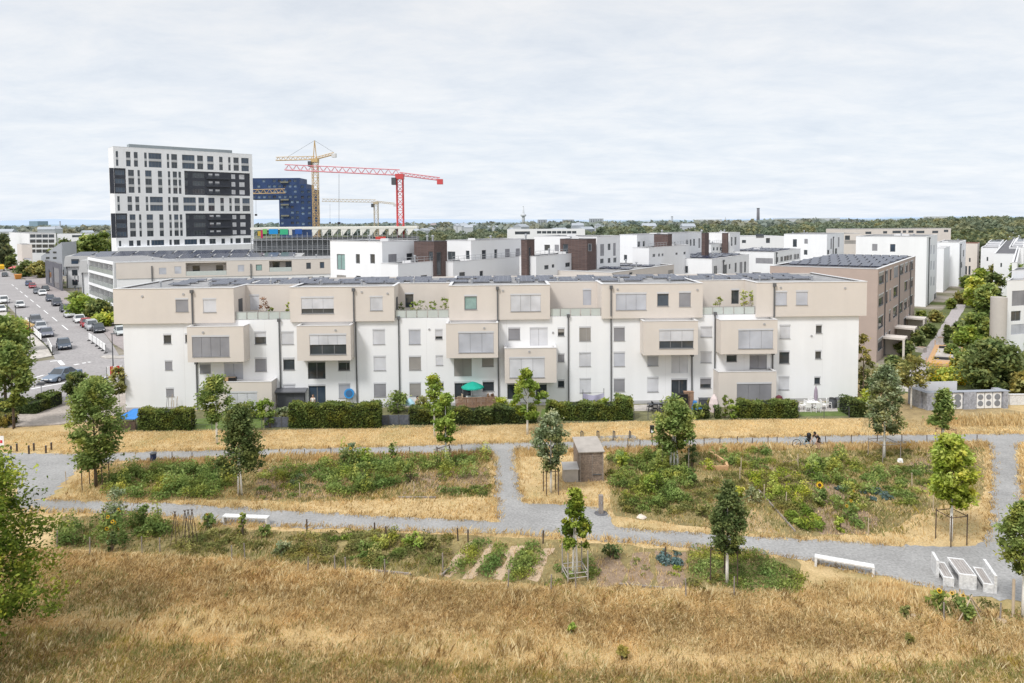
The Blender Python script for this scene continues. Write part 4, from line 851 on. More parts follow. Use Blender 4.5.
b.vol(left=446, right=524, mat=WHITE2, wins=[('R', cx(800), cy(163), cx(820), cy(207), 'd'), ('R', cx(858), cy(160), cx(872), cy(202), 'd'), ('R', cx(908), cy(158), cx(930), cy(226), 'g'), ('R', cx(958), cy(156), cx(977), cy(222), 'g'), ('R', cx(858), cy(247), cx(873), cy(290), 'd'), ('R', cx(908), cy(244), cx(930), cy(292), 'g'), ('R', cx(958), cy(242), cx(978), cy(292), 'g'), ('L', cx(640), cy(170), cx(676), cy(210), 'd'), ('L', cx(725), cy(166), cx(742), cy(206), 'd')])
b.vol((453, 262.0), 93, 444, 523, WHITE2, [('R', cx(695), cy(266), cx(722), cy(302), 'd'), ('R', cx(790), cy(260), cx(806), cy(302), 'd')], name='terrace_block', Ll=3)
b.vol((527, 239.8), 99, 521, 534.5, BRICK, [('R', 529, 247, 531, 276, 'd')], name='brick_block', capmat=ROOFD); b.end()
ex = lambda x: 510+x*220/1024.0; ey = lambda y: 205+y*220/1024.0
b = Bld('town_house', 'white cubic house with a wide dark brick penthouse and long sloping terrace wall', 'town house', (597, 236.6), 108, G1L, G1R)
b.vol(left=534, right=620, mat=WHITE2, wins=[('R', ex(420), ey(182), ex(438), ey(237), 'g'), ('R', ex(455), ey(180), ex(468), ey(210), 'd'), ('R', ex(480), ey(177), ex(492), ey(236), 'g'), ('R', ex(420), ey(250), ex(436), ey(272), 'd'), ('R', ex(455), ey(247), ex(468), ey(270), 'd'), ('R', ex(481), ey(245), ex(496), ey(268), 'd'), ('L', ex(160), ey(185), ex(186), ey(212), 'd'), ('L', ex(208), ey(185), ex(228), ey(215), 'g')])
b.vol((536, 256.5), 99, 532, 593, WHITE2, [('R', ex(160), ey(280), ex(180), ey(300), 'd'), ('R', ex(195), ey(276), ex(207), ey(292), 'd'), ('R', ex(258), ey(268), ex(280), ey(288), 'd'), ('R', ex(302), ey(264), ex(314), ey(282), 'd'), ('R', ex(350), ey(258), ex(366), ey(278), 'd')], name='terrace_block', Ll=3)
b.vol((587, 239.3), 105, 560, 596, BRICK, [('L', ex(246), ey(182), ex(270), ey(232), 'd'), ('L', ex(362), ey(180), ex(378), ey(215), 'd')], name='brick_block', capmat=ROOFD); b.end()
b = Bld('town_house', 'white cubic house with plain bright wall and two brick blocks, right of the brick penthouse', 'town house', (637, 234.8), 120, G1L, G1R)
b.vol(left=619.5, right=702, mat=WHITE, wins=[('L', ex(530), ey(232), ex(545), ey(258), 'd'), ('L', ex(575), ey(233), ex(592), ey(268), 'g'), ('R', ex(594), ey(170), ex(606), ey(198), 'd'), ('R', ex(618), ey(168), ex(628), ey(200), 'd'), ('R', ex(820), ey(162), ex(828), ey(205), 'd'), ('R', ex(837), ey(160), ex(845), ey(190), 'd'), ('R', ex(853), ey(158), ex(861), ey(190), 'd'), ('R', ex(877), ey(155), ex(886), ey(200), 'g')])
b.vol((649, 248), 113, 637.5, 690, WHITE2, [('R', ex(664), ey(228), ex(676), ey(242), 'd'), ('R', ex(690), ey(226), ex(698), ey(240), 'd'), ('R', ex(706), ey(226), ex(715), ey(238), 'd'), ('R', ex(770), ey(222), ex(780), ey(232), 'd'), ('R', ex(808), ey(218), ex(818), ey(230), 'd')], name='terrace_block', Ll=3)
b.vol((668, 234.4), 119, 654, 672, BRICK, [], name='brick_block', capmat=ROOFD); b.vol((705, 233.2), 133, 701.5, 709, BRICK, [], name='brick_block', capmat=ROOFD); b.end()
b = Bld('town_house', 'white cubic house between slim brick blocks, farthest right of the brick trimmed row', 'town house', (729.5, 232.8), 150, G1L, G1R)
b.vol(left=708, right=740, mat=WHITE2, wins=[('R', 731, 237, 732.5, 246, 'd'), ('R', 734.5, 237, 736.5, 245, 'd')]); b.vol((727.5, 233.2), 147, 722, 728.5, BRICK, [], name='brick_block', capmat=ROOFD); b.vol((711, 244.5), 143, 701, 726, WHITE2, [('R', x, 247.2, x+1.6, 250.5, 'd') for x in (713, 716.5, 720, 723)], name='terrace_block', Ll=4); b.end()
b = Bld('apartment_block', 'low beige block with grey gravel roof just behind the long block', 'apartment block', (612, 272.8), 98, G1L, G1R); b.vol(left=534, right=674, mat=BEIGE2, wins=[('R', ex(555), ey(312), ex(570), ey(336), 'd'), ('R', ex(735), ey(302), ex(760), ey(330), 'b')], roof=ROOFG); b.solar(2, 5, .1, .9, .2, .9, tilt=.2, dep=1.5); b.end()
b = Bld('town_house', 'low white house with dark solar roof, in front of the brick trimmed houses', 'town house', (712, 259.2), 122, G1L, G1R); gx = lambda x: 700+x*200/1024.0; gy = lambda y: 205+y*200/1024.0
b.vol(left=645, right=749, mat=WHITE, wins=[('L', 683, 266, 688, 273, 'd'), ('R', gx(70), gy(312), gx(88), gy(360), 'd'), ('R', gx(123), gy(305), gx(138), gy(360), 'd'), ('R', gx(148), gy(302), gx(156), gy(328), 'd'), ('R', gx(178), gy(296), gx(188), gy(345), 'd'), ('R', gx(203), gy(292), gx(217), gy(358), 'g'), ('R', gx(226), gy(290), gx(236), gy(345), 'd')], roof=ROOFD).pipe('R', gx(118), gy(290), gy(365)); b.solar(3, 8, .08, .9, .1, .95, tilt=.3, dep=1.6); b.end()
b = Bld('town_house', 'white house with a ribbon of corner windows and flat dark roof', 'town house', (774, 252.3), 147, G1L, G1R)
b.vol(left=722, right=800.5, mat=WHITE, wins=[('L', gx(285), gy(272), gx(373), gy(300), 'g'), ('L', gx(268), gy(345), gx(312), gy(368), 'd')]+[('R', gx(x), gy(y), gx(x+13), gy(y+26), 'd') for x, y in ((388, 268), (412, 264), (430, 261), (443, 258), (458, 255), (480, 252), (494, 250), (388, 338), (412, 334))], roof=ROOFD).pipe('R', gx(390), gy(250), gy(365)); b.solar(2, 6, .1, .9, .1, .9, tilt=.3, dep=1.6); b.end()
b = Bld('apartment_block', 'tall plain white block with three small dark windows on its bright end wall', 'apartment block', (827, 234.3), 168, G1L, G1R)
b.vol(left=784, right=844, mat=WHITE, wins=[('L', gx(475), gy(175), gx(496), gy(215), 'd'), ('L', gx(534), gy(174), gx(552), gy(198), 'g'), ('L', gx(532), gy(230), gx(550), gy(255), 'd'), ('R', gx(652), gy(230), gx(662), gy(265), 'd'), ('R', gx(668), gy(172), gx(676), gy(225), 'g'), ('R', gx(692), gy(222), gx(702), gy(255), 'd'), ('R', gx(706), gy(165), gx(714), gy(215), 'g')], roof=ROOFG).pipe('R', 833, 238, 260); b.end()
hx = lambda x: 844+x*180/1024.0; hy = lambda y: 210+y*180/1024.0
b = Bld('apartment_block', 'large white block with two square windows on its end wall, behind the taupe block', 'apartment block', (927, 236.8), 142, G1L, G1R)
b.vol(left=856, right=937.5, mat=WHITE, wins=[('L', hx(160), hy(193), hx(190), hy(232), 'g'), ('L', hx(262), hy(194), hx(292), hy(238), 'u'), ('R', hx(512), hy(475), hx(524), hy(515), 'd')]+[('R', hx(x), hy(y), hx(x+7), hy(y+50), 'l') for x in (492, 508) for y in (200, 290, 380)], roof=ROOFG).pipe('R', 929, 239, 306); b.end()
b = Bld('apartment_block', 'second white block along the courtyard path, with grey roof and slim downpipes', 'apartment block', (959.5, 242.6), 184, G1L, G1R)
b.vol(left=936, right=966, mat=WHITE, wins=[('R', 961, 262, 962.2, 268, 'd'), ('R', 963, 250, 964, 257, 'd')], roof=ROOFG).pipe('R', 960.5, 245, 288); b.vol((944, 248.3), 170, 936, 950, WHITE, [], name='stair_block'); b.end()
b = Bld('apartment_block', 'pale pink block with flat red brown roof at the end of the courtyard path', 'apartment block', (977.5, 243.5), 222, G1L, G1R); b.vol(left=960, right=979.6, mat=BEIGE2, wins=[('L', 962, 258, 963.5, 262, 'd'), ('L', 969, 258, 970.6, 262, 'd'), ('L', 961, 266, 967, 276, 'd'), ('L', 968.5, 266, 970.5, 275, 'd')], roof=M('red_brown_roof', (.24, .12, .09), var=.15), detail=0, capmat=M('clay_cap', (.3, .17, .13))); b.end()
b = Bld('apartment_block', 'wide beige block with a line of dark window slots near the wooded hill', 'apartment block', (845, 229.2), 250, G0L, ud(88)); b.vol(left=844.5, right=951, mat=BEIGE2, Ll=14, wins=[('R', hx(x), hy(y), hx(x+w_), hy(y+14), 'd') for x, y, w_ in ((122, 123, 34), (222, 120, 24), (276, 118, 48), (334, 116, 20), (366, 116, 30), (412, 118, 46), (502, 118, 34), (568, 112, 26))], roof=ROOFG, detail=0); b.end()
b = Bld('apartment_block', 'beige terraced block behind the tall white block, with dark recessed balcony', 'apartment block', (844, 233.5), 215, G0L, ud(88)); b.vol(left=843.5, right=862, mat=BEIGE2, Ll=12, wins=[('R', 845, 235.5, 850, 240, 'd'), ('R', 844.5, 240.5, 859, 244, 'b')], roof=ROOFG, detail=0); b.end()
for k, (l, c, y, r, D, lab) in enumerate(((981, 999, 248, 1000.5, 200, 'white house with stepped terraces of solar roofs, left of the green opening'), (994, 1016, 254, 1040, 160, 'plain cream house with one small dark window beside the courtyard trees'), (1009, 1024, 247.5, 1060, 190, 'white house with stepped roofs at the right edge above the cream house'), (1012, 1017, 262.5, 1060, 130, 'white house with a grey glazed roof lantern at the right edge'))):
    b = Bld('town_house', lab, 'town house', (c, y), D, G1L, G1R); b.vol(left=l, right=r, mat=WHITE2, roof=ROOFD, detail=0, wins=[('L', l+2+(c-l)*.2, y+9, l+3.6+(c-l)*.2, y+13, 'd')] if k != 3 else [])
    if k in (0, 2):
        for j in range(3): b.vol((c+.3+(1.2 if k == 0 else .2)*j, y-2.2*(j+1)+.6), D+9*(j+1), l+2+2*j+1, r+1.5+j, WHITE2, [], name='upper_terrace', roof=SOLAR, detail=0)
    b.end()
b = Bld('apartment_block', 'white house with big grey blind and curved beige balcony wall at the right edge', 'apartment block', (1007, 281.0), 92, G1L, ud(72))
f_ = None; b.gl = ud(41); b.vol(left=1004, right=1070, mat=WHITE, wins=[('R', 1012, 290.5, 1030, 305.5, 'g'), ('R', 1011, 311, 1021, 321, 'd'), ('R', 1011, 324, 1030, 334, 'l')], roof=ROOFG, Ll=9); b.vol((1012, 270.5), 97, 1009, 1070, WHITE, [], name='upper_storey', roof=ROOFD, Ll=6, z0=b.H-.5)
q = AT(999, 297, 91); mb = MB(b.root.location); mb.lathe([(.95, 0), (.95, q.z), (.8, q.z), (.8, q.z-.3)], 24, 0, (q.x, q.y, 0)); mb.build('balcony_wall', M('greige_render', (.50, .47, .44), var=.04), b.root, smooth=False); b.end()
# far town
def fbox(name, label, cat, l, r, y, D, mat, H=None, rows=(), Lb=15, rf=ROOFG, group=None):
    b = Bld(name, label, cat, (l, y), D, G0L, ud(88), group); b.vol(left=l-.4, right=r, mat=mat, Ll=Lb, wins=rows, roof=rf, detail=0, cap=False); b.end()
fbox('school_building', 'long low white building with dark window ribbon, behind the brick trimmed houses', 'school', 508, 585, 229.5, 330, WHITE2, rows=[('R', 515, 231.4, 530, 234.4, 'd')]+[('R', 537+k*5, 231, 541.4+k*5, 233.6, 'd') for k in range(8)])
fbox('apartment_block', 'low white building with glazed top floor between two white blocks', 'apartment block', 737, 785, 236.5, 215, WHITE2, rows=[('R', 756, 234, 764, 238, 'd'), ('R', 742, 240, 746, 243, 'd'), ('R', 766, 238, 770, 243, 'd')])
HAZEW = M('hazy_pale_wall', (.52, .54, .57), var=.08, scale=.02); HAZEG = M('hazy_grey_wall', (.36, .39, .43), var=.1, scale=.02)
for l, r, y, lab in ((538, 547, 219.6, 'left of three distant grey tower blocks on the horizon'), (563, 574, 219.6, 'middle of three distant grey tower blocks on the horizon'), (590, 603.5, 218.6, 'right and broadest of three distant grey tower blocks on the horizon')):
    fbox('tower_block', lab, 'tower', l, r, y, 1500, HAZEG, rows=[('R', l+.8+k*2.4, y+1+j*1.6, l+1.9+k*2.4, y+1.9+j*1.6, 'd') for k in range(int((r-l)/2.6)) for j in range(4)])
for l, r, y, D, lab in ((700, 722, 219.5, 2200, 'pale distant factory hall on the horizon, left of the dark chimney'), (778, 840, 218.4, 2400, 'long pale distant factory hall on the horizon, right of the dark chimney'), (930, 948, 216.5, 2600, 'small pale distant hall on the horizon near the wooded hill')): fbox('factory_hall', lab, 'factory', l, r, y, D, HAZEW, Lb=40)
q = random.Random(3)
for k in range(70):
    x = q.choice([q.uniform(405, 530), q.uniform(405, 530), q.uniform(0, 112), q.uniform(620, 850), q.uniform(530, 620)]); D = q.uniform(650, 1700); hgt = q.uniform(7, 14); wd = q.uniform(10, 22)
    P = AT(x, 226, D); mb = MB((P.x, P.y, 0)); m_ = q.choice([HAZEW, HAZEW, HAZEG, HAZEW])
    root = T('house', 'distant pale house among the far trees', 'house', (P.x, P.y, 0), q.uniform(0, 1.5), 'distant houses among the far trees')
    mb = MB(); mb.box((-wd/2, -5, 0), (wd/2, 5, hgt)); mb.build('wall', m_, root)
    mb = MB(); mb.hexa([(-wd/2-.3, -5.3, hgt), (wd/2+.3, -5.3, hgt), (wd/2+.3, 5.3, hgt), (-wd/2-.3, 5.3, hgt)], [(-wd/2, -.3, hgt+3), (wd/2, -.3, hgt+3), (wd/2, .3, hgt+3), (-wd/2, .3, hgt+3)]); mb.build('roof', q.choice([HAZEG, M('hazy_roof', (.30, .26, .26))] if k < 3 else [HAZEG]), root)
def mast(name, label, x, yt, D, r0, r1, mat, cat='chimney'):
    P = AT(x, yt, D); root = T(name, label, cat, (P.x, P.y, 0)); mb = MB(); mb.lathe([(r0, 0), (r0*.8, P.z*.5), (r1, P.z)], 14); mb.build('shaft', mat, root, smooth=True)
    mb = MB(); mb.lathe([(r1*1.25, P.z-.6), (r1*1.25, P.z+.4)], 14); mb.build('rim', mat, root); return root, P
rt, P = mast('telecom_tower', 'slim white telecommunication tower on the horizon left of the grey tower blocks', 523.3, 206.5, 1700, 4.5, 1.2, HAZEW, 'tower')
mb = MB(); mb.lathe([(4, P.z*.55), (7, P.z*.58), (7, P.z*.64), (4, P.z*.67)], 16); mb.build('pulpit', HAZEW, rt)
mast('chimney', 'tall dark factory chimney on the horizon', 758.2, 208.2, 1700, 4.5, 3.2, M('hazy_dark_chimney', (.16, .16, .18)))
mast('chimney', 'short dark chimney on the horizon right of the wooded middle distance', 672, 216.5, 1500, 3.5, 2.0, HAZEG); mast('chimney', 'small church like spire on the distant horizon', 725.5, 217, 1900, 4, .4, HAZEG, 'spire')
mast('chimney', 'thin grey chimney on the horizon, far left', 60, 221.5, 1400, 2, 1.2, HAZEG)
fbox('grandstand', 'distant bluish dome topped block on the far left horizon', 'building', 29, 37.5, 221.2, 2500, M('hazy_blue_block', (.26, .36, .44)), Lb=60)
# ------------------------------------------------------------------ cranes
def crane(label, px, ytop, D, mat, jib_end, tail_px, yj0, yj1, w_=1.8, apex=None, jmat=None, gate=1.3, hook=None, base_y=None):
    Pt = AT(px, ytop, D); root = T('tower_crane', label, 'crane', (Pt.x, Pt.y, 0)); z1 = Pt.z; h = w_/2; jm = jmat or mat
    mb = MB()
    for sx in (-h, h):
        for sy in (-h, h): mb.bar((sx, sy, 0), (sx, sy, z1), .13)
    n = int(z1/w_/1.0); st = z1/n
    for k in range(n):
        z = k*st
        for a, b in (((-h, -h), (h, -h)), ((h, -h), (h, h)), ((h, h), (-h, h)), ((-h, h), (-h, -h))):
            p, q = (a, b) if k % 2 else (b, a); mb.bar((*p, z), (*q, z+st), .07); mb.bar((*a, z), (*b, z), .06)
    mb.build('mast', mat, root)
    mb = MB(); mb.box((-h-.3, -h-.3, z1-.2), (h+.3, h+.3, z1+1.4)); mb.build('slewing_ring', mat, root)
    mb = MB(); mb.box((-h-1.4, -h-.9, z1-2.0), (-h-.05, h-.6, z1+.2)); c = mb.build('cab', DGREY, root)
    def lattice(endpx, yend, name, g, m_):
        E = AT(endpx, yend, D)-Vector((Pt.x, Pt.y, 0)); A = Vector((0, 0, z1+1.0)); d = E-A; L = d.length; dn = d.normalized(); sd = Vector((0, 1, 0)); upv = Vector((0, 0, 1))
        n = max(4, int(L/(g*1.4))); mb = MB(); 
        for k in range(n):
            a, b = A+d*k/n, A+d*(k+1)/n; mid = (a+b)/2+upv*g
            for s_ in (-.6, .6): mb.bar(a+sd*s_, b+sd*s_, .12); mb.bar(a+sd*s_, mid, .06); mb.bar(mid, b+sd*s_, .06)
            mb.bar(a+upv*g if k else a+upv*g, b+upv*g, .12); mb.bar(a+sd*.6, a-sd*.6, .06)
        mb.build(name, m_, root); return E
    E = lattice(jib_end, yj0, 'jib', gate, jm); Tt = lattice(tail_px, yj1, 'counter_jib', .9, jm)
    mb = MB(); mb.box((Tt.x-.9, -.8, Tt.z-1.2), (Tt.x+.9, .8, Tt.z+.4)); mb.build('counterweight', CONC if not jmat else mat, root)
    if apex:
        za = AT(px, apex, D).z; mb = MB(); 
        for s_ in (-.7, .7): mb.bar((s_, 0, z1+1), (0, 0, za), .16)
        mb.build('apex', mat, root); mb = MB(); mb.tube([(0, 0, za), Vector((0, 0, z1+1))+(E-Vector((0, 0, z1+1)))*.7+Vector((0, 0, gate))], .05, 4); mb.tube([(0, 0, za), Tt+Vector((0, 0, .8))], .05, 4); mb.build('tie_bar', DGREY, root)
    if hook:
        hx_, hy0, hy1 = hook; a = AT(hx_, hy0, D)-Vector((Pt.x, Pt.y, 0)); b = AT(hx_, hy1, D)-Vector((Pt.x, Pt.y, 0)); mb = MB(); mb.tube([a, b], .05, 4); mb.box((b.x-.4, -.4, b.z-.8), (b.x+.4, .4, b.z)); mb.build('hook_block', BLACK, root)
    return root
CY = M('crane_yellow', (.56, .40, .20), rough=.5, var=.12); CRD = M('crane_red', (.56, .085, .09), rough=.45, var=.1); CPK = M('crane_pink_red', (.58, .22, .25), rough=.5, var=.1); CCR = M('crane_cream', (.52, .44, .32), rough=.5, var=.1)
crane('tall yellow tower crane with pointed apex, behind the red crane', 315, 162, 290, CY, 276, 334, 160.5, 154.5, 2.2, apex=140.5, gate=1.4)
crane('bright red flat top tower crane with long jib', 399.8, 178.5, 215, CRD, 285, 440, 170, 180.5, 1.9, jmat=CPK, gate=1.7, hook=(339, 174, 222))
crane('small cream tower crane with thin white jib, far behind the red crane', 376, 204, 420, CCR, 322, 395, 201.5, 204.5, 2.4, gate=1.6, hook=(330, 204, 222))
crane('orange tower crane whose jib crosses the opening of the blue tower', 236, 196.5, 300, CY, 285, 224, 193, 196, 2.0, gate=1.8, hook=(256, 198, 214))
# ------------------------------------------------------------------ vegetation
def unit(n):
    v = RNG.normal(size=(n, 3)); return v/np.linalg.norm(v, axis=1, keepdims=True)
def leaf_quads(Cn, size, up=.35, aspect=.55, droop=0.0):
    """one four sided leaf per centre, sizes per leaf"""
    n = len(Cn); nr = unit(n); nr[:, 2] = np.abs(nr[:, 2])+up; nr /= np.linalg.norm(nr, axis=1, keepdims=True)
    a = np.cross(nr, unit(n)); a /= np.linalg.norm(a, axis=1, keepdims=True)+1e-9; b = np.cross(nr, a)
    s = np.broadcast_to(np.asarray(size, float).reshape(-1, 1), (n, 1)); s = s*RNG.uniform(.65, 1.35, (n, 1))
    V = np.empty((n, 4, 3)); V[:, 0] = Cn-a*s; V[:, 1] = Cn-b*s*aspect-a*s*.1; V[:, 2] = Cn+a*s; V[:, 3] = Cn+b*s*aspect-a*s*.1
    V[:, 2, 2] -= s[:, 0]*droop; V[:, 0, 2] -= s[:, 0]*droop
    return V.reshape(-1, 3)
PROF = dict(
    oval=lambda t: np.sin(np.pi*np.clip(t*.94+.05, 0, 1))**.62*(1.08-.32*t),
    round=lambda t: np.sqrt(np.clip(1-(2*t-1)**2, 0, 1))**.9*1.0,
    cone=lambda t: np.clip(1.02-t, .0, 1)**.75*np.clip(t*7+.35, 0, 1),
    column=lambda t: np.clip(np.sin(np.pi*np.clip(t*.9+.08, 0, 1)), 0, 1)**.45*.95,
    spread=lambda t: np.sin(np.pi*np.clip(.12+t*.8, 0, 1))**.7)
def crown_points(h, r, prof, nclump, nleaf, z0=0, spread=.24, seed=0, gaps=.25, squash=(1, 1)):
    rg = np.random.default_rng(seed); t = rg.uniform(0.02, 1, nclump)**.85; ang = rg.uniform(0, 2*np.pi, nclump)
    lob = 1+gaps*.8*np.sin(ang*2+rg.uniform(0, 6))*np.cos(t*7+rg.uniform(0, 6))+rg.normal(0, gaps*.35, nclump)
    rad = PROF[prof](t)*r*lob*np.sqrt(rg.uniform(.18, 1, nclump))
    cc = np.stack([np.cos(ang)*rad*squash[0], np.sin(ang)*rad*squash[1], z0+t*h], 1)
    cs = r*spread*rg.uniform(.6, 1.35, nclump)
    ctone = rg.normal(0, .13, nclump)
    k = rg.integers(0, nclump, nleaf); off = rg.normal(size=(nleaf, 3)); off *= (cs[k]/1.4)[:, None]*np.array([1, 1, .7]); 
    P = cc[k]+off
    dist = np.hypot(P[:, 0], P[:, 1])/(r+1e-6); tz = (P[:, 2]-z0)/h
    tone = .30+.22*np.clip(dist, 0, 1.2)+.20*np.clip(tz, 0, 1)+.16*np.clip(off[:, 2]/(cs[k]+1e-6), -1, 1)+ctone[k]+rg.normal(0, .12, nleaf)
    return P, np.clip(tone, 0, 1), cc
def trunk_mesh(parent, h0, h, r, cc, mat, nlimb=9, lean=0, low=None, multi=1):
    mb = MB(); hub = h0+(h)*.75
    for m in range(multi):
        ox = (m-(multi-1)/2)*r*3.2
        mb.tube([(ox*1.2, 0, -.03), (ox+lean*.1, 0, h0*.5), (ox*.5+lean*.3, 0, h0), (lean*.6, .02, h0+h*.4), (lean*.8, 0, hub)], [r*1.25, r, r*.85, r*.5, r*.15], 8)
    o1 = mb.build('trunk', mat, parent, smooth=True)
    mb = MB()
    for c in cc[:nlimb]:
        z = min(max(h0*.95, c[2]-h*.22-np.hypot(c[0], c[1])*.35), hub); f_ = min(1, max(0, (z-h0)/max(h, .1)))
        mb.tube([(lean*.5*f_, 0, z), (c[0]*.5, c[1]*.5, z*.45+c[2]*.55-.05), tuple(c)], [r*.42*(1-f_*.5), r*.28, r*.08], 5)
    if mb.v: mb.build('limb_set', BARK, parent, smooth=True) if False else mb.build('branches', BARK, parent, smooth=True)
    return o1
def tree(name, label, base, hcrown0, htop, r, leafm, prof='oval', nleaf=3600, leaf=.14, nclump=70, trunk=BARK, tr=.07, seed=1, group=None, spread=.24, gaps=.25, multi=1, lean=0, up=.35, cat='tree', limbs=12, loc=None, squash=(1, 1)):
    t = T(name, label, cat, tuple(base), 0, group)
    P, tone, cc = crown_points(htop-hcrown0, r, prof, nclump, nleaf, hcrown0, spread, seed, gaps, squash)
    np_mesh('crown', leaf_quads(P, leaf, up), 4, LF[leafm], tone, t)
    trunk_mesh(t, hcrown0+.15*(htop-hcrown0), (htop-hcrown0)*.85, tr, cc, trunk, limbs, lean, multi=multi)
    return t
def ptree(label, basepx, toppx_y, crown_y0, wpx, leafm, prof='oval', name='tree', **k):
    """base pixel on the ground, crown top y, crown bottom y, crown width in pixels"""
    B = G(*basepx); sc = FPX/B.y*1.0; hz = lambda y: AT(basepx[0], y, B.y).z
    return tree(name, label, B, hz(crown_y0), hz(toppx_y), wpx/2/sc/1.12, leafm, prof, **k)
def stakes(label, c, n=4, r=.75, h=1.9, rails=True, mat=WOODD, low=False, name='tree_stakes'):
    t = T(name, label, 'tree stakes', tuple(c)); pts = []
    for k in range(n):
        a = 2*math.pi*(k+.5)/n+.2; p = (math.cos(a)*r, math.sin(a)*r); pts.append(p)
        mb = MB(); mb.tube([(p[0], p[1], -.02), (p[0], p[1], h)], .034, 6); mb.build('stake', mat, t)
    if rails:
        for k in range(n):
            a, b = pts[k], pts[(k+1) % n]; mb = MB()
            for z in ([h-.12] if not low else [.25, .5]): mb.bar((*a, z), (*b, z), .022)
            mb.build('rail', mat, t)
    return t
B_ = lambda x, y: G(x, y)
# street and garden trees in front of the block
ptree('bushy maple on four stakes beside the left bend of the gravel path', (96, 487), 384, 468, 49, 'mid', 'round', nleaf=10000, leaf=.115, nclump=130, tr=.10, seed=11, spread=.22)
stakes('four dark stakes with rails round the bushy maple at the left path bend', G(96, 488), 4, .9, 1.7)
ptree('dark green oval tree with pale split trunk on the left plot edge', (240, 495), 407, 472, 54, 'dark', 'cone', nleaf=9500, leaf=.105, nclump=120, tr=.06, trunk=BARKW, multi=2, seed=12, spread=.22, gaps=.15)
ptree('young whitewashed tree on the dry lawn before the garden room', (217, 443), 378, 421, 33, 'mid', 'round', nleaf=4600, leaf=.125, trunk=BARKW, tr=.085, seed=13)
ptree('slim light green tree with white trunk behind its staked neighbour', (434.5, 437), 376, 415, 17, 'bright', 'column', nleaf=2800, leaf=.115, nclump=46, trunk=BARKW, tr=.075, seed=14, spread=.3)
ptree('slim light green tree inside low stakes at the upper path', (446, 462), 395, 443, 20, 'bright', 'column', nleaf=3800, leaf=.115, nclump=52, trunk=BARKW, tr=.075, seed=15, spread=.3)
stakes('low brown stakes round the slim tree at the upper path', G(446, 463), 3, .65, 1.3)
ptree('bright spiky crowned tree on the dry lawn before the dark hedge', (527.5, 434.5), 371, 420, 37, 'bright', 'oval', nleaf=4200, leaf=.13, nclump=44, trunk=BARKW, tr=.085, seed=16, spread=.17, gaps=.4)
ptree('grey green loose tree with white trunk in a wire guard beside the shed', (551, 492.5), 414, 468, 36, 'grey', 'oval', nleaf=6000, leaf=.10, nclump=80, trunk=BARKW, tr=.075, seed=17, spread=.2, gaps=.35)
stakes('thin stake guard round the grey green tree beside the shed', G(551, 493), 4, .6, 1.75)
ptree('small conical tree with layered leaves below the path junction', (575, 576), 489, 548, 40, 'maple', 'cone', nleaf=5000, leaf=.09, nclump=66, trunk=BARKW, tr=.055, seed=18, spread=.17, gaps=.3, multi=2)
stakes('white low rail guard round the small conical tree below the junction', G(575, 577), 4, .75, 1.6, low=True, mat=M('grey_stake', (.36, .33, .30), var=.2, scale=4))
ptree('broad light green tree on pale split stems in the right plots', (674, 468), 401, 451, 39, 'mid', 'column', nleaf=8000, leaf=.12, nclump=90, trunk=BARKW, tr=.0755, seed=19, multi=3, spread=.25)
stakes('pale posts round the split stem tree in the right plots', G(676, 468), 3, 1.1, 1.8, rails=False, mat=WOODG)
ptree('dark dense oval tree with white trunk on the lower plots', (727, 584), 483, 555, 40, 'dark', 'oval', nleaf=9500, leaf=.075, nclump=110, trunk=BARKW, tr=.075, seed=20, spread=.22, gaps=.22)
stakes('two dark stakes beside the dark oval tree on the lower plots', G(724, 582), 3, .75, 1.9)
ptree('silvery green tree with white trunk between upper path and lawn hedge', (884, 459), 367, 433, 40, 'grey', 'oval', nleaf=7500, leaf=.12, nclump=95, trunk=BARKW, tr=.085, seed=21, spread=.2, gaps=.22)
stakes('grey stakes round the silvery tree at the upper path', G(884, 459), 4, 1.1, 1.5, mat=WOODG)
ptree('neat egg shaped tree beside the gabion enclosure', (942.5, 450), 391, 428, 27, 'mid', 'cone', nleaf=3000, leaf=.15, nclump=70, trunk=BARKW, tr=.085, seed=22, spread=.24, gaps=.12)
stakes('pair of brown posts at the egg shaped tree', G(944, 450), 3, .8, 1.9, mat=M('brown_post', (.22, .13, .09), var=.15))
ptree('yellow green tree in a stake guard inside the right path bend', (951, 541), 437, 506, 44, 'yellow', 'column', nleaf=9000, leaf=.11, nclump=110, trunk=BARKW, tr=.0755, seed=23, spread=.22, gaps=.28)
stakes('dark stake guard round the yellow green tree at the right bend', G(951, 542), 4, .75, 1.8)
ptree('dark green tree cut by the right edge beside the picnic bench', (1023, 620), 503, 578, 46, 'mid', 'oval', nleaf=9500, leaf=.08, nclump=110, trunk=BARKW, tr=.075, seed=24, spread=.22)
ptree('thin airy tree with white stem at the courtyard entrance', (911, 409), 357, 385, 36, 'olive', 'spread', nleaf=1500, leaf=.17, nclump=40, trunk=BARKW, tr=.075, seed=25, gaps=.4)
tree('tree', 'large bright leaved maple filling the lower left edge', G(-36, 668), 1.2, 8.6, 3.35, 'maple', 'spread', 32000, .085, 210, BARK, .14, 26, spread=.155, gaps=.34)
ptree('small dark round tree behind the bushy maple', (76, 404), 374, 394, 21, 'dark', 'round', nleaf=2200, leaf=.17, nclump=45, seed=27)
ptree('leafy mid green tree between the bushy maple and the pavement', (97, 428), 380, 412, 34, 'mid', 'round', nleaf=3200, leaf=.17, nclump=60, seed=28)
ptree('small tree on a thin stem beside the white end wall', (119.5, 411), 369, 394, 17, 'olive', 'round', nleaf=1400, leaf=.15, nclump=40, seed=29, trunk=BARKW, tr=.05)
ptree('large dark street tree at the left edge, taller behind', (6, 410), 320, 388, 44, 'mid', 'round', nleaf=7000, leaf=.21, nclump=100, seed=30, tr=.13, spread=.24)
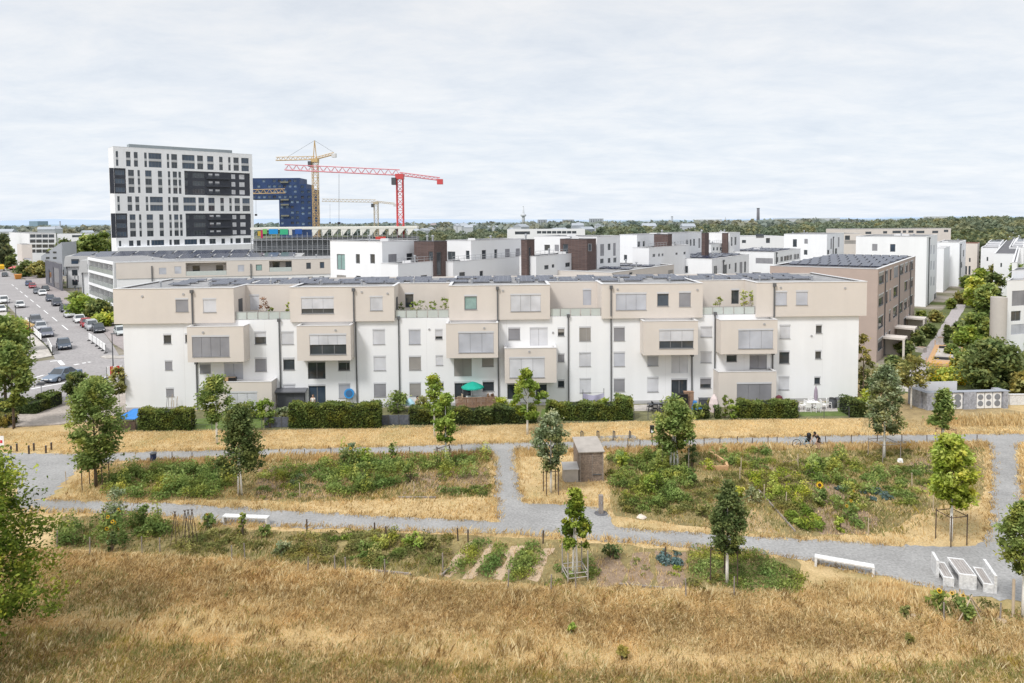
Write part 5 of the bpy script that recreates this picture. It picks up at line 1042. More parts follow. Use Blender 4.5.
ptree('dark street tree at the left edge with clear trunk by the pavement', (14, 428), 347, 408, 36, 'mid', 'round', nleaf=5200, leaf=.18, nclump=90, seed=31, tr=.10, spread=.24)
ptree('pale slender sapling between beige end wall and taupe block', (863, 398), 335, 380, 18, 'olive', 'oval', nleaf=900, leaf=.16, nclump=30, seed=32, gaps=.4)
# hedges
def hedge(label, x0, x1, yb, htop_y, depth=1.1, leafm='hedge', n=None, leaf=.10):
    A, Bq = G(x0, yb), G(x1, yb); h = AT((x0+x1)/2, htop_y, (A.y+Bq.y)/2).z; L = (Bq-A).length; d = (Bq-A).normalized(); nrm = Vector((-d.y, d.x, 0))
    t = T('hedge', label, 'hedge', tuple(A), math.atan2(d.y, d.x)); n = n or int(420*L*(h*1.6+depth)*.55)
    mb = MB(); mb.box((.08, .08, 0), (L-.08, depth-.08, h-.1)); mb.build('dark_core', M('hedge_core', (.015, .022, .008), var=.3, scale=4), t)  # solid near black green box filling the hedge behind the leaves
    fr = RNG.random(n); u = RNG.uniform(0, L, n); z = RNG.uniform(0.03, h, n); dd = RNG.uniform(0, depth, n); face = RNG.random(n)
    P = np.stack([u, np.where(face < .62, RNG.normal(.06, .05, n), dd), np.where(face < .62, z, h+RNG.normal(-.03, .05, n))], 1)
    e = face > .9; P[e, 0] = np.where(RNG.random(e.sum()) < .5, 0, L)+RNG.normal(0, .05, e.sum()); P[e, 2] = z[e]
    wob = .10*np.sin(u*1.7+1)+.07*np.sin(u*4.1); P[:, 2] += np.where(P[:, 2] > h*.8, wob, 0)
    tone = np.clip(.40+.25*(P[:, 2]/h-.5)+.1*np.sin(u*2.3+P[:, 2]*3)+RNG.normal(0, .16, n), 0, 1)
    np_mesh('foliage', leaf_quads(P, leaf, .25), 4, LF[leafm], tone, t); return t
hedge('clipped hedge at the blue tarpaulin, leftmost along the dry lawn', 138, 190.5, 431, 411)
hedge('long clipped hedge beside the dark lean-to shed', 289, 379, 428.5, 405.5, 1.3)
hedge('low dark hedge under the timber terrace', 409, 492, 425, 410, 1.2, 'dark')
hedge('low dark hedge behind the spiky crowned tree', 493, 536, 424, 408, 1.2, 'dark')
hedge('clipped hedge before the lavender sheet', 547, 616, 421, 404.5, 1.3)
hedge('rounded taller hedge end, right of the clipped hedge with the lavender sheet', 616, 633, 420.5, 399.5, 1.6, 'mid')
hedge('clipped hedge before the right garden room', 740, 798, 418.5, 403, 1.3)
hedge('dark clipped hedge at the right end wall of the long block', 850, 869, 417.5, 402.5, 2.4, 'dark')
hedge('small dark hedge cube, left of two, near the pink tent', 703.5, 710, 419, 409, .9, 'dark'); hedge('small dark hedge cube, right of two, near the pink tent', 715.5, 721, 419, 409, .9, 'dark')
hedge('clipped hedge beside the pavement at the left street trees', 36, 50, 410, 396, 2.0, 'mid'); hedge('low hedge on the pavement edge at the far left', -30, 36, 415, 403, 2.0, 'dark')
hedge('reddish low hedge at the left frame edge above the bollards', -20, 7, 428, 417, 1.5, 'olive')
# shrubs
def shrub(label, x, yb, ytop, wpx, leafm='mid', prof='round', n=None, leaf=.12, name='shrub', cat='shrub', Y=None, z0=0, group=None, seed=None, nclump=None, gaps=.3):
    Bp = G(x, yb) if Y is None else Vector((AT(x, yb, Y).x, Y, z0)); h = AT(x, ytop, Bp.y).z-Bp.z; r = wpx/2*Bp.y/FPX/1.05
    t = T(name, label, cat, tuple(Bp), 0, group); n = n or int(min(2600, max(160, 520*r*h+200)))
    P, tone, cc = crown_points(h*.95, r, prof, nclump or max(12, n//40), n, h*.05, .3, seed or int(x*7+yb), gaps)
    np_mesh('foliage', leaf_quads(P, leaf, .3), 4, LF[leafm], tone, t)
    mb = MB()
    for c in cc[:7]: mb.tube([(0, 0, -.02), (c[0]*.4, c[1]*.4, c[2]*.45), tuple(c)], [.03, .022, .008], 5)
    mb.build('stems', BARK, t); return t
for a in (('round green shrub left of the dark lean-to shed', 266, 417, 400, 20, 'bright'), ('bushy shrub beside the garden fence of the garden room', 249, 418, 403, 16, 'mid'), ('shrub beside the grey fence, right of the long hedge', 398, 413, 395, 22, 'mid'), ('dark narrow conifer behind the grey fence', 396, 408, 391, 5, 'dark'),
          ('light shrub left of the slim light green trees', 423, 416, 398, 16, 'olive'), ('yellowish shrub at the right end of the timber terrace', 501, 417, 398, 16, 'yellow'), ('slim cypress beside the right garden room', 725, 418.5, 396, 6, 'mid'), ('round topped shrub beside the slim cypress', 732.5, 418.5, 400, 11, 'bright'), ('shrub at the left of the hedge cubes', 697, 418, 405, 13, 'mid'),
          ('small yellow green bush on the hedge before the lavender sheet', 606, 418, 399, 12, 'yellow'), ('silver leaved shrub at the white end wall corner, right', 868, 415, 391, 20, 'yellow'), ('dark shrub against the taupe block', 866, 395, 372, 15, 'dark'), ('grass like shrub by the right garden chairs', 711, 411, 401, 10, 'olive'), ('shrub behind the bicycle shed hedge near the trampoline', 372, 412, 401, 9, 'olive'),
          ('bush by the lime green lawn left of the garden room', 270, 428, 412, 10, 'mid'), ('rose bush with pale flowers at the grey fence', 283, 417, 408, 12, 'grey'), ('shrub at the terrace under the teal parasol', 478, 415, 408, 10, 'dark')):
    shrub(*a)
# courtyard greenery on the right
q = random.Random(5)
CYD = [('large dark round tree above the gabion enclosure', 994, 393, 340, 54, 'dark'), ('mid green bush left of the large courtyard tree', 962, 378, 352, 20, 'mid'), ('golden flowering shrub behind the gabion enclosure', 946, 383, 368, 34, 'yellow'), ('shrub by the first taupe porch', 893, 377, 352, 20, 'dark'), ('clipped green bush between the first two taupe porches', 905, 357, 338, 20, 'dark'), ('clipped bush before the last taupe porch', 917, 347, 328, 16, 'dark'), ('bush at the white block foot left of the path', 921, 328, 308, 14, 'mid'), ('low bush beside the courtyard path, left middle', 935, 322, 309, 16, 'olive'), ('dark bush in front of the second white block', 929, 338, 322, 16, 'dark'),
       ('yellow green tree over the middle of the courtyard path', 974, 308, 276, 18, 'yellow'), ('rounded green tree right of the courtyard path', 986, 318, 283, 22, 'mid'), ('dark tree before the cream house', 993, 300, 272, 16, 'dark'), ('light green tree at the far courtyard end', 980, 292, 268, 16, 'bright'), ('olive tree at the far courtyard end', 996, 290, 264, 16, 'olive'), ('bush below the rounded courtyard tree', 976, 340, 313, 26, 'mid'), ('bright bush beside the timber deck', 968, 349, 327, 24, 'bright'), ('bush beside the curved balcony wall', 990, 345, 320, 20, 'mid'), ('dark bush before the right white house', 1005, 350, 330, 22, 'dark'), ('light bush at the right edge before the house', 1018, 350, 325, 22, 'bright'), ('bush at the right edge beside the large courtyard tree', 1020, 400, 372, 20, 'olive'), ('olive shrub left of the thin airy tree', 880, 392, 366, 22, 'olive'), ('tall grass like shrub by the taupe block corner', 897, 384, 368, 14, 'olive'), ('dark hedge like bush between courtyard path and deck', 958, 340, 322, 12, 'dark'), ('small conifer on the courtyard path edge', 947, 343, 322, 7, 'dark'), ('shrub beside the courtyard path, right front', 952, 356, 343, 14, 'mid'), ('green tub plant on the curved balcony', 1004, 288, 268, 9, 'olive'),
       ('bush at the foot of the pink block', 968, 288, 276, 14, 'mid'), ('bush row beside the far path', 962, 304, 292, 14, 'olive'), ('shrub by the second white block porch', 951, 309, 297, 10, 'mid'), ('right most courtyard tree crown behind the white house', 1016, 300, 262, 14, 'mid'), ('bush under the balcony wall', 980, 366, 346, 26, 'mid'), ('dark shrub by the deck rail', 975, 380, 360, 24, 'dark')]
for i, (lab, x, yb, yt, wd, lm) in enumerate(CYD):
    big = yb-yt > 24
    kx = .72 if x < 957 and lm != 'yellow' else .9; wd = wd*kx; yt = yb-(yb-yt)*(.8 if x < 957 else .92)
    shrub(lab, x, yb, yt, wd, lm, name='tree' if big else 'shrub', cat='tree' if big else 'shrub', n=int(800+wd*(yb-yt)*2.6), leaf=.12+.0016*G(x, yb).y, nclump=30+int(wd))
# street greenery on the left
for i, (lab, x, yb, yt, wd, lm) in enumerate((('long bright shrub beside the parked cars near the balcony block', 84, 316, 299, 24, 'bright'), ('yellow green shrub bed near the black parked car', 107, 326, 315, 22, 'yellow'), ('dark shrub before the white balconies', 99, 317, 302, 22, 'dark'), ('mid green bush at the balcony block corner', 77, 306, 294, 14, 'mid'), ('dark street tree before the slate house', 26, 277, 262, 13, 'dark'), ('tall pale bush before the slate house', 41, 278, 263, 16, 'olive'), ('conifer beside the grey sloping house', 52, 268, 251, 10, 'dark'), ('large dark tree behind the grey sloping house', 66, 258, 241, 17, 'dark'), ('round green tree left of the tower, near', 90, 252, 236, 20, 'mid'), ('round green tree left of the tower, far', 103, 252, 234, 19, 'mid'), ('green street tree at the far left edge', 5, 264, 246, 14, 'mid'), ('dark street bush at the far left', 11, 270, 257, 8, 'dark'), ('tall tree at the far left edge behind the white building', 3, 244, 236, 11, 'far'), ('dry yellow grass bush inside the barrier', 24, 335, 322, 12, 'straw'), ('large leafy street tree at the left edge beside the lamp', 12, 352, 320, 26, 'bright'))):
    shrub(lab, x, yb, yt, wd, lm, Y={90: 285, 103: 292, 66: 268, 3: 320}.get(x), name='tree' if 'tree' in lab else 'shrub', cat='tree' if 'tree' in lab else 'shrub', n=int(900+wd*(yb-yt)*3), leaf=.12+.0017*G(x, yb).y)
# terrace plants on the block
YT = P0.y
def ztp(x, y, Y): return AT(x, y, Y).z
def pot_plant(label, x, y0, y1, wpx, lm, u_d=.9, n=260, name='potted_plant'):
    u = FM.uz(x, y0, u_d)[0]; P = FM.pt(u, u_d, ZW+.03); h = max(.5, AT(x, y1, P.y).z-ZW); r = wpx/2*P.y/FPX
    t = T(name, label, 'potted plant', tuple(P)); mb = MB(); mb.lathe([(.18, 0), (.24, .4), (.26, .42), (.22, .38)], 12); mb.build('pot', DGREY, t)
    A, tone, cc = crown_points(h-.4, r, 'round', 14, n, .4, .3, int(x), .3); np_mesh('foliage', leaf_quads(A, .09, .3), 4, LF[lm], tone, t)
    mb = MB()
    for c in cc[:4]: mb.tube([(0, 0, .38), tuple(c)], [.02, .008], 5)
    mb.build('stems', BARK, t)
for a in (('copper leaved shrub in a pot on the leftmost roof terrace', 264, 311, 297, 11, 'red'), ('small green pot plant beside the copper shrub', 271, 311, 307, 5, 'mid'), ('yellow green pot plant at the right end of the leftmost roof terrace', 288, 311, 302, 4, 'yellow'),
          ('tall leafy plant at the right end of the planted roof terrace', 444.5, 309, 297, 9, 'bright'), ('climbing bean plant on the planted roof terrace', 433, 309, 300, 6, 'bright'), ('broad green plant on the planted roof terrace, middle', 421, 309, 301, 12, 'mid'), ('green plant beside the terrace door of the planted roof terrace', 413, 309, 303, 8, 'bright'), ('dark pot plant at the left end of the planted roof terrace', 400, 309, 304, 8, 'dark'),
          ('round clipped bush on the right roof terrace', 719, 306, 297, 7, 'mid'), ('tall olive bush beside the door of the right roof terrace', 744, 305, 291, 8, 'yellow'), ('tall olive bush at the right end of the right roof terrace', 752, 305, 291, 6, 'yellow')): pot_plant(*a)
# ------------------------------------------------------------------ vegetable beds (ground cover)
def in_poly(x, y, P):
    c = np.zeros(len(x), bool); n = len(P); j = n-1
    for i in range(n):
        xi, yi = P[i]; xj, yj = P[j]
        c ^= ((yi > y) != (yj > y)) & (x < (xj-xi)*(y-yi)/(yj-yi+1e-12)+xi); j = i
    return c
def sample(px, n):
    P = [tuple(G(*p)[:2]) for p in px]; A = np.array(P); lo, hi = A.min(0), A.max(0); out = np.zeros((0, 2))
    while len(out) < n:
        Q = RNG.uniform(lo, hi, (n*2, 2)); Q = Q[in_poly(Q[:, 0], Q[:, 1], P)]; out = np.concatenate([out, Q])
    return out[:n]
def area(px):
    P = [G(*p) for p in px]; return abs(sum(P[i].x*P[i-1].y-P[i-1].x*P[i].y for i in range(len(P))))/2
def bed(label, px, h, lm, dens=70, cl=2.2, leaf=.09, cr=.35, tall=0.0, name='vegetable_bed', cat='vegetable bed', aspect=.5, up=.3, cover=1.0):
    a = area(px); nc = max(4, int(a*cl)); c = sample(px, nc); hh = h*RNG.uniform(.35, 1.1, nc)*(1+(RNG.random(nc) < tall)*1.2); rr = cr*RNG.uniform(.5, 1.3, nc); ct = RNG.normal(0, .14, nc)
    n = int(a*dens*cover); k = RNG.choice(nc, n, p=(rr**2*(.3+hh))/(rr**2*(.3+hh)).sum()); an = RNG.uniform(0, 2*np.pi, n); q = np.sqrt(RNG.random(n)); 
    z = hh[k]*np.sqrt(np.clip(1-q**2*.85, 0, 1))*RNG.uniform(.25, 1.05, n)
    P = np.stack([c[k, 0]+np.cos(an)*q*rr[k], c[k, 1]+np.sin(an)*q*rr[k], z+.02], 1)
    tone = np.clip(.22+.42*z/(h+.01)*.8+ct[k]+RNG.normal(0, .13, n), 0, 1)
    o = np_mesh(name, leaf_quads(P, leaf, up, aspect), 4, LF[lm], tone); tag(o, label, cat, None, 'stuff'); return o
BD = [
 ('dense dark green shrubby bed behind the bushy maple', [(106, 482), (140, 470), (232, 467), (232, 484), (225, 498), (150, 500), (108, 496)], .85, 'mid', 190, 1.8, .10, .5, .1),
 ('dark leafy back row of the leftmost plot', [(130, 474), (180, 470), (228, 468), (228, 478), (140, 484)], .95, 'dark', 150, 1.6, .10, .5, .2),
 ('low sprawling bed right of the dark oval tree', [(262, 470), (335, 464), (345, 478), (300, 486), (258, 480)], .55, 'mid', 130, 2.4, .09, .35, .05),
 ('patchy low vegetables beside the gravel path, left plots', [(256, 486), (330, 482), (340, 490), (300, 498), (258, 500)], .35, 'mid', 70, 1.6, .08, .3, .0),
 ('pale silvery leafy row in the left plots', [(292, 480), (312, 477), (316, 489), (294, 490)], .4, 'grey', 160, 3, .08, .3, 0),
 ('tall tangled bean and squash bed in the middle of the left plots', [(318, 466), (395, 458), (402, 470), (398, 494), (330, 496), (318, 486)], 1.0, 'mid', 170, 1.7, .10, .45, .25),
 ('yellow flowering herbs within the tall bean bed', [(340, 472), (372, 464), (378, 478), (350, 486)], 1.1, 'yellow', 70, 1.4, .08, .35, .1),
 ('green hedge like row behind the left plots along the upper path', [(352, 461), (488, 454), (488, 464), (420, 472), (352, 470)], .7, 'mid', 150, 1.9, .09, .4, .2),
 ('staked tomato bed at the right end of the left plots', [(436, 466), (484, 462), (488, 480), (440, 484)], .8, 'mid', 110, 1.6, .08, .35, .3),
 ('low dark green strawberry row at the path corner', [(437, 490), (490, 487), (491, 495), (437, 498)], .35, 'dark', 200, 3, .08, .35, 0),
 ('leafy bed beside the shed in the right plots', [(608, 456), (668, 453), (690, 470), (695, 500), (640, 512), (612, 500)], .85, 'mid', 180, 1.7, .10, .45, .15),
 ('low green bed along the lower path near the water post', [(616, 498), (700, 500), (690, 514), (624, 514)], .35, 'olive', 130, 2.0, .09, .35, .05),
 ('sparse weedy plot before the split stem tree', [(690, 480), (745, 470), (765, 500), (700, 506)], .4, 'olive', 90, 1.6, .08, .35, .2),
 ('green bed behind the timber triangle planter', [(706, 455), (770, 450), (775, 470), (735, 470)], .65, 'mid', 140, 1.8, .09, .4, .15),
 ('yellow green flowering bed in the centre of the right plots', [(748, 476), (790, 468), (815, 495), (812, 510), (770, 505)], .7, 'yellow', 120, 1.8, .08, .4, .1),
 ('olive undergrowth around the yellow green flowering bed', [(740, 470), (795, 464), (822, 500), (815, 516), (760, 510)], .45, 'olive', 120, 1.8, .08, .4, .1),
 ('dense bean rows running down from the upper path on the right', [(792, 463), (838, 458), (885, 477), (878, 494), (850, 496), (815, 483)], .75, 'mid', 180, 1.8, .10, .42, .25),
 ('bright leafy squash patch beside the lower path on the right', [(785, 508), (812, 508), (826, 532), (800, 536), (790, 524)], .55, 'bright', 170, 2.2, .11, .4, .05),
 ('mixed low vegetables by the bare soil, right plots', [(830, 500), (868, 498), (870, 530), (840, 532)], .5, 'mid', 90, 1.6, .09, .35, .15),
 ('blue green cabbage row, front, in the right plots', [(866, 488), (890, 495), (892, 501), (872, 502), (864, 494)], .35, 'blue', 220, 4, .11, .28, 0),
 ('small blue green cabbage patch beside the sunflower', [(836, 486), (846, 484), (848, 491), (837, 492)], .35, 'blue', 220, 5, .10, .25, 0),
 ('green potato rows right of the cabbages', [(880, 490), (908, 484), (925, 506), (900, 510)], .5, 'mid', 150, 2.2, .09, .38, .05),
 ('dark green patch behind the yellow green tree', [(892, 470), (930, 466), (936, 484), (900, 488)], .5, 'dark', 150, 2.0, .09, .4, .05),
 ('orange flowered strip at the back of the right plots', [(895, 447), (912, 446), (912, 449.5), (897, 450)], .45, 'gold', 90, 3, .06, .25, 0),
 ('thin green cover near the silvery tree', [(858, 452), (890, 450), (930, 452), (900, 462), (865, 464)], .25, 'olive', 90, 1.8, .08, .35, 0),
 ('dense dark shrub bed at the left below the lower path', [(58, 528), (100, 520), (165, 524), (168, 540), (110, 548), (58, 546)], 1.1, 'dark', 200, 1.8, .09, .45, .1),
 ('weedy low bed among the bean poles', [(168, 540), (230, 530), (268, 540), (262, 556), (180, 554)], .4, 'olive', 130, 1.8, .08, .38, .15),
 ('tangled grassy vegetables in the middle of the lower plots', [(290, 538), (350, 531), (452, 538), (446, 568), (340, 570), (285, 556)], .45, 'olive', 130, 2.0, .08, .38, .12),
 ('bright green squash in the middle of the lower plots', [(350, 545), (400, 535), (412, 548), (385, 566), (352, 560)], .5, 'mid', 140, 2.0, .10, .38, .1),
 ('light green herbs along the lower path edge', [(320, 534), (345, 531), (350, 540), (325, 543)], .35, 'bright', 120, 2.0, .08, .3, 0),
 ('first carrot like green row between the pale soil paths', [(473, 543), (488, 543), (462, 577), (450, 576)], .55, 'mid', 300, 7, .08, .42, 0),
 ('second green row between the pale soil paths', [(498, 547), (510, 547), (490, 579), (477, 578)], .6, 'mid', 300, 7, .08, .42, 0),
 ('third green row right of the pale soil paths', [(520, 548), (543, 546), (530, 580), (506, 580)], .5, 'mid', 300, 7, .08, .42, 0),
 ('green tuft round the small conical tree', [(546, 565), (596, 562), (598, 580), (548, 586)], .4, 'mid', 110, 1.6, .08, .36, .1),
 ('blue green leek and cabbage square in the lower plots', [(658, 551), (682, 551), (683, 565), (660, 566)], .4, 'blue', 230, 4, .10, .28, 0),
 ('yellow green lettuce under the leek square', [(662, 565), (680, 565), (680, 576), (662, 576)], .3, 'yellow', 90, 3, .07, .28, 0),
 ('few seedlings on the middle soil square', [(632, 560), (648, 556), (648, 578), (632, 578)], .22, 'mid', 40, 1.5, .07, .25, 0),
 ('low dark green leaf carpet beside the dark oval tree', [(695, 546), (752, 553), (800, 575), (800, 590), (740, 590), (692, 575)], .32, 'mid', 300, 5, .07, .5, 0),
 ('green weeds at the foot of the dark oval tree', [(690, 572), (720, 574), (716, 592), (690, 590)], .35, 'olive', 120, 2, .08, .36, 0),
 ('green and dry weeds along the meadow edge at the right', [(930, 603), (1000, 603), (1030, 612), (1020, 625), (945, 620)], .35, 'olive', 130, 2, .07, .36, .1),
]
for i, a in enumerate((('round dark shrub in the left plots beside the bean bed', 346, 468, 452, 16, 'dark'), ('feathery shrub in the tall bean bed', 365, 490, 462, 18, 'mid'), ('tall silver leaved sunflower stand at the upper path, left plots', 351, 466, 443, 10, 'grey'), ('yellow flowering bush beside the silver stand', 366, 470, 449, 12, 'bright'), ('tall thin shrub at the upper path fence, left plots', 392, 463, 444, 8, 'mid'), ('bushy plant left of the slim staked tree', 410, 482, 464, 16, 'mid'),
           ('bright yellow green dill bush beside the shed', 622, 466, 453, 13, 'yellow'), ('dark currant bush beside the split stem tree', 692, 468, 448, 16, 'dark'), ('slim dark conifer beside the split stem tree', 693, 452, 435, 5, 'dark'), ('bright bush in the leafy bed by the shed', 655, 492, 474, 24, 'bright'), ('yellow flowered mound inside the timber triangle planter', 711, 469, 459, 15, 'yellow'), ('grassy silver mound in the sparse weedy plot', 702, 516, 500, 14, 'olive'), ('yellow flower clump in the sparse weedy plot', 740, 498, 487, 10, 'yellow'), ('grey green mound beside the yellow flower clump', 752, 502, 488, 15, 'grey'), ('small dark bush on bare ground, right plots', 692, 484, 473, 8, 'mid'),
           ('yellow green squash plant at the lower path', 840, 532, 519, 10, 'yellow'), ('tall sunflower leaves beneath the orange bloom', 820, 506, 486, 13, 'mid'), ('light bean teepee foliage', 812, 478, 462, 12, 'bright'), ('large silver sunflower thicket at the lower path, far left', 115, 520, 490, 22, 'grey'), ('dark feathery bush at the fence, lower left plots', 112, 552, 532, 11, 'dark'), ('tall leafy plant at the lower path beside the bean poles', 145, 522, 506, 12, 'mid'), ('slim leafy plant in front of the low bench', 243, 536, 511, 7, 'mid'), ('sunflower plant left of the low bench', 208, 528, 513, 8, 'grey'), ('small bush right of the low bench', 266, 536, 526, 12, 'mid'), ('dark bush above the middle soil square', 611, 558, 547, 20, 'dark'),
           ('silver leaved mound at the meadow edge', 281, 554, 545, 18, 'grey'), ('bright squash mound near the lower path', 415, 546, 534, 20, 'bright'), ('dry brown shrub in the lower plots', 432, 550, 536, 13, 'olive'), ('yellow sunflower bush at the meadow edge, left', 938, 604, 589, 7, 'yellow'), ('green bush under the crossed poles', 968, 622, 605, 14, 'mid'), ('solitary green weed in the tall meadow', 572, 634, 624, 8, 'bright'), ('grey green weed in the tall meadow', 622, 660, 648, 12, 'olive'), ('small weed before the tan boulder', 906, 618, 606, 9, 'olive'), ('weed in the tall meadow below the boulder', 909, 645, 634, 8, 'olive'))):
    shrub(*a, leaf=.085)
# ------------------------------------------------------------------ dry grass
def tufts(name, label, px, dens, blades, h, lm, width=.014, tone=(.55, .2), lean=.5, patch=None, cat='grass', spread=.12, dark=None, band=False):
    a = area(px); c = sample(px, int(a*dens)); n = len(c)*blades; k = np.repeat(np.arange(len(c)), blades)
    wx, wy = c[:, 0], c[:, 1]
    pn = .6*np.sin(wx*.34+1.6*np.sin(wy*.5))+.5*np.sin(wy*1.1+wx*.13+2)+.35*np.sin(wx*1.9+wy*1.4)+.3*np.sin(wx*.21-wy*1.7)
    hh = h*np.clip(1+.33*pn+RNG.normal(0, .25, len(c)), .25, 2.0); ct = np.clip(tone[0]+tone[1]*.5*pn+RNG.normal(0, tone[1]*.55, len(c)), 0, 1)
    if band:                                # a trodden line and a darker strip through the meadow
        for pl, wd, dt, dh in (([(20, 606), (200, 624), (330, 640), (560, 655), (800, 664), (1000, 660)], .7, .36, .3), ([(100, 640), (330, 662), (560, 676)], .35, .3, .3), ([(600, 600), (800, 606), (930, 618)], .6, .2, .8), ([(40, 560), (200, 582), (330, 588), (480, 604)], 1.6, -.22, 1.1), ([(560, 612), (700, 622), (860, 640)], 1.2, -.20, 1.1)):
            Q = [np.array(G(*p)[:2]) for p in pl]; dm = np.full(len(c), 99.)
            for a_, b_ in zip(Q, Q[1:]):
                ab = b_-a_; tt = np.clip(((c-a_)@ab)/(ab@ab), 0, 1); dm = np.minimum(dm, np.linalg.norm(c-(a_+tt[:, None]*ab), axis=1))
            f_ = np.exp(-(dm/wd)**2)*np.clip(.6+.8*np.sin(wx*.8)*np.sin(wx*.37+1)+.4, 0, 1); ct = np.clip(ct+dt*f_, 0, 1); hh = hh*(1+(dh-1)*f_)
    if dark is not None:
        dk = dark(wx, wy); ct = np.clip(ct-dk, 0, 1)
    la = RNG.normal(.5, .9, len(c))
    base = np.stack([c[k, 0]+RNG.normal(0, spread, n), c[k, 1]+RNG.normal(0, spread, n), np.zeros(n)], 1)
    bh = hh[k]*RNG.uniform(.55, 1.2, n); an = la[k]+RNG.normal(0, 1.3, n); ln = bh*lean*RNG.uniform(.2, 1.3, n)
    dx, dy = np.cos(an)*ln, np.sin(an)*ln; sa = RNG.uniform(0, np.pi, n); w_ = width*RNG.uniform(.6, 1.5, n); sx, sy = np.cos(sa)*w_, np.sin(sa)*w_
    V = np.empty((n, 4, 3)); z0 = np.zeros(n)
    V[:, 0] = base+np.stack([-sx, -sy, z0], 1); V[:, 1] = base+np.stack([sx, sy, z0], 1)
    V[:, 2] = base+np.stack([dx+sx*.5, dy+sy*.5, bh], 1); V[:, 3] = base+np.stack([dx*.35-sx*.9, dy*.35-sy*.9, bh*.62], 1)
    o = np_mesh(name, V.reshape(-1, 3), 4, LF[lm], np.clip(ct[k]+RNG.normal(0, .17, n), 0, 1)); tag(o, label, cat, None, 'stuff'); return o
MEAD = [(-60, 556), (60, 552), (250, 562), (440, 584), (560, 588), (690, 594), (800, 592), (845, 580), (900, 590), (940, 608), (1090, 622), (1140, 700), (-120, 700)]
tufts('meadow_grass', 'tall dry golden grass across the foreground', MEAD, 85, 8, .14, 'straw', .0075, (.54, .42), 1.0, spread=.28, band=True)
tufts('meadow_grass', 'greener grass along the bottom of the meadow', [(-120, 636), (60, 632), (250, 652), (420, 664), (620, 676), (800, 680), (1000, 660), (1100, 655), (1140, 700), (-120, 700)], 46, 7, .20, 'olive', .008, (.72, .30), .5, spread=.2)
tufts('meadow_grass', 'dull green dead grass under the lower left tree', [(-100, 580), (40, 568), (120, 572), (180, 600), (150, 622), (40, 615), (-100, 650)], 26, 7, .20, 'olive', .008, (.58, .25), .5, spread=.2)
tufts('meadow_grass', 'upright pale golden grass before the long white bench', [(846, 585), (880, 584), (935, 594), (930, 608), (850, 602)], 60, 8, .42, 'straw', .011, (.78, .2), .3)
tufts('dry_lawn', 'short dry grass between hedges and upper path', [(-40, 433), (138, 431), (290, 430), (410, 426), (540, 424), (740, 420), (870, 419), (1060, 425), (1060, 433), (900, 434), (640, 439), (400, 446), (130, 451), (-40, 452)], 26, 5, .10, 'straw', .018, (.66, .30), .9, spread=.2)
tufts('dry_lawn', 'scruffy dry grass on the left plot edges', [(70, 484), (95, 466), (130, 462), (490, 453), (494, 470), (496, 520), (400, 516), (200, 504), (60, 500)], 16, 5, .18, 'straw', .018, (.52, .28), .7, spread=.2)
tufts('dry_lawn', 'scruffy green weeds on the left plots', [(90, 488), (240, 498), (300, 502), (495, 500), (495, 460), (250, 462), (100, 470)], 9, 5, .20, 'olive', .016, (.55, .25), .7, spread=.2)
tufts('dry_lawn', 'scruffy dry grass round the shed and right plots', [(515, 452), (640, 449), (986, 445), (989, 500), (984, 540), (940, 545), (800, 537), (640, 528), (605, 512), (564, 503), (526, 502), (518, 470)], 8, 5, .16, 'straw', .018, (.54, .26), .7, spread=.2)
tufts('dry_lawn', 'scruffy green weeds on the right plots', [(610, 455), (980, 448), (975, 505), (900, 535), (700, 528), (615, 512)], 9, 5, .22, 'olive', .016, (.55, .28), .7, spread=.2)
tufts('dry_lawn', 'dry and weedy edge of the lower plots', [(50, 514), (150, 517), (265, 530), (440, 534), (560, 540), (700, 552), (800, 562), (800, 594), (560, 590), (440, 584), (250, 562), (50, 552)], 7, 5, .16, 'straw', .014, (.46, .28), .7, spread=.15)
tufts('dry_lawn', 'green weeds of the lower plots', [(60, 520), (265, 534), (450, 538), (450, 578), (250, 560), (60, 548)], 14, 5, .2, 'olive', .013, (.52, .25), .7, spread=.15)
tufts('dry_lawn', 'tall dry fringe along the upper path', [(515, 451), (640, 448.5), (786, 446), (786, 451), (640, 453), (516, 457)], 40, 6, .34, 'straw', .016, (.5, .25), .4, spread=.12)
tufts('dry_lawn', 'tall dry fringe along the upper path, left plots', [(130, 461.5), (490, 453), (490, 457), (130, 466)], 36, 6, .36, 'straw', .016, (.42, .25), .4, spread=.12)
tufts('dry_lawn', 'golden strip of grass along the right path', [(1020, 444), (1060, 444), (1060, 540), (1026, 530), (1022, 490)], 24, 5, .3, 'straw', .018, (.62, .2), .5, spread=.15)
tufts('dry_lawn', 'dry tall grass before the gabion enclosure', [(925, 421), (1030, 417), (1040, 426), (925, 427)], 20, 5, .5, 'straw', .02, (.5, .25), .4, spread=.2)
tufts('dry_lawn', 'tall dry fringe along the upper path, far right', [(826, 445.5), (986, 444), (986, 449), (826, 451)], 40, 6, .34, 'straw', .016, (.5, .25), .4, spread=.12)
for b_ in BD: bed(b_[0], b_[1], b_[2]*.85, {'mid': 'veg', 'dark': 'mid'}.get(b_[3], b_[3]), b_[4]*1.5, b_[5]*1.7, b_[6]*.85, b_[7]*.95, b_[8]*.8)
def edge_tufts(label, lines, h=.2):
    Q = []
    for ln in lines:
        P = [np.array(G(*p)[:2]) for p in ln]
        for a_, b_ in zip(P, P[1:]):
            n = int(np.linalg.norm(b_-a_)*16); t_ = RNG.random((n, 1)); Q.append(a_+(b_-a_)*t_+RNG.normal(0, .16, (n, 2)))
    global sample, area
    s0, a0 = sample, area; pts = np.concatenate(Q); sample = lambda px, n: pts; area = lambda px: 1.0
    tufts('dry_lawn', label, None, len(pts), 5, h, 'straw', .014, (.45, .35), .7, spread=.12); sample, area = s0, a0
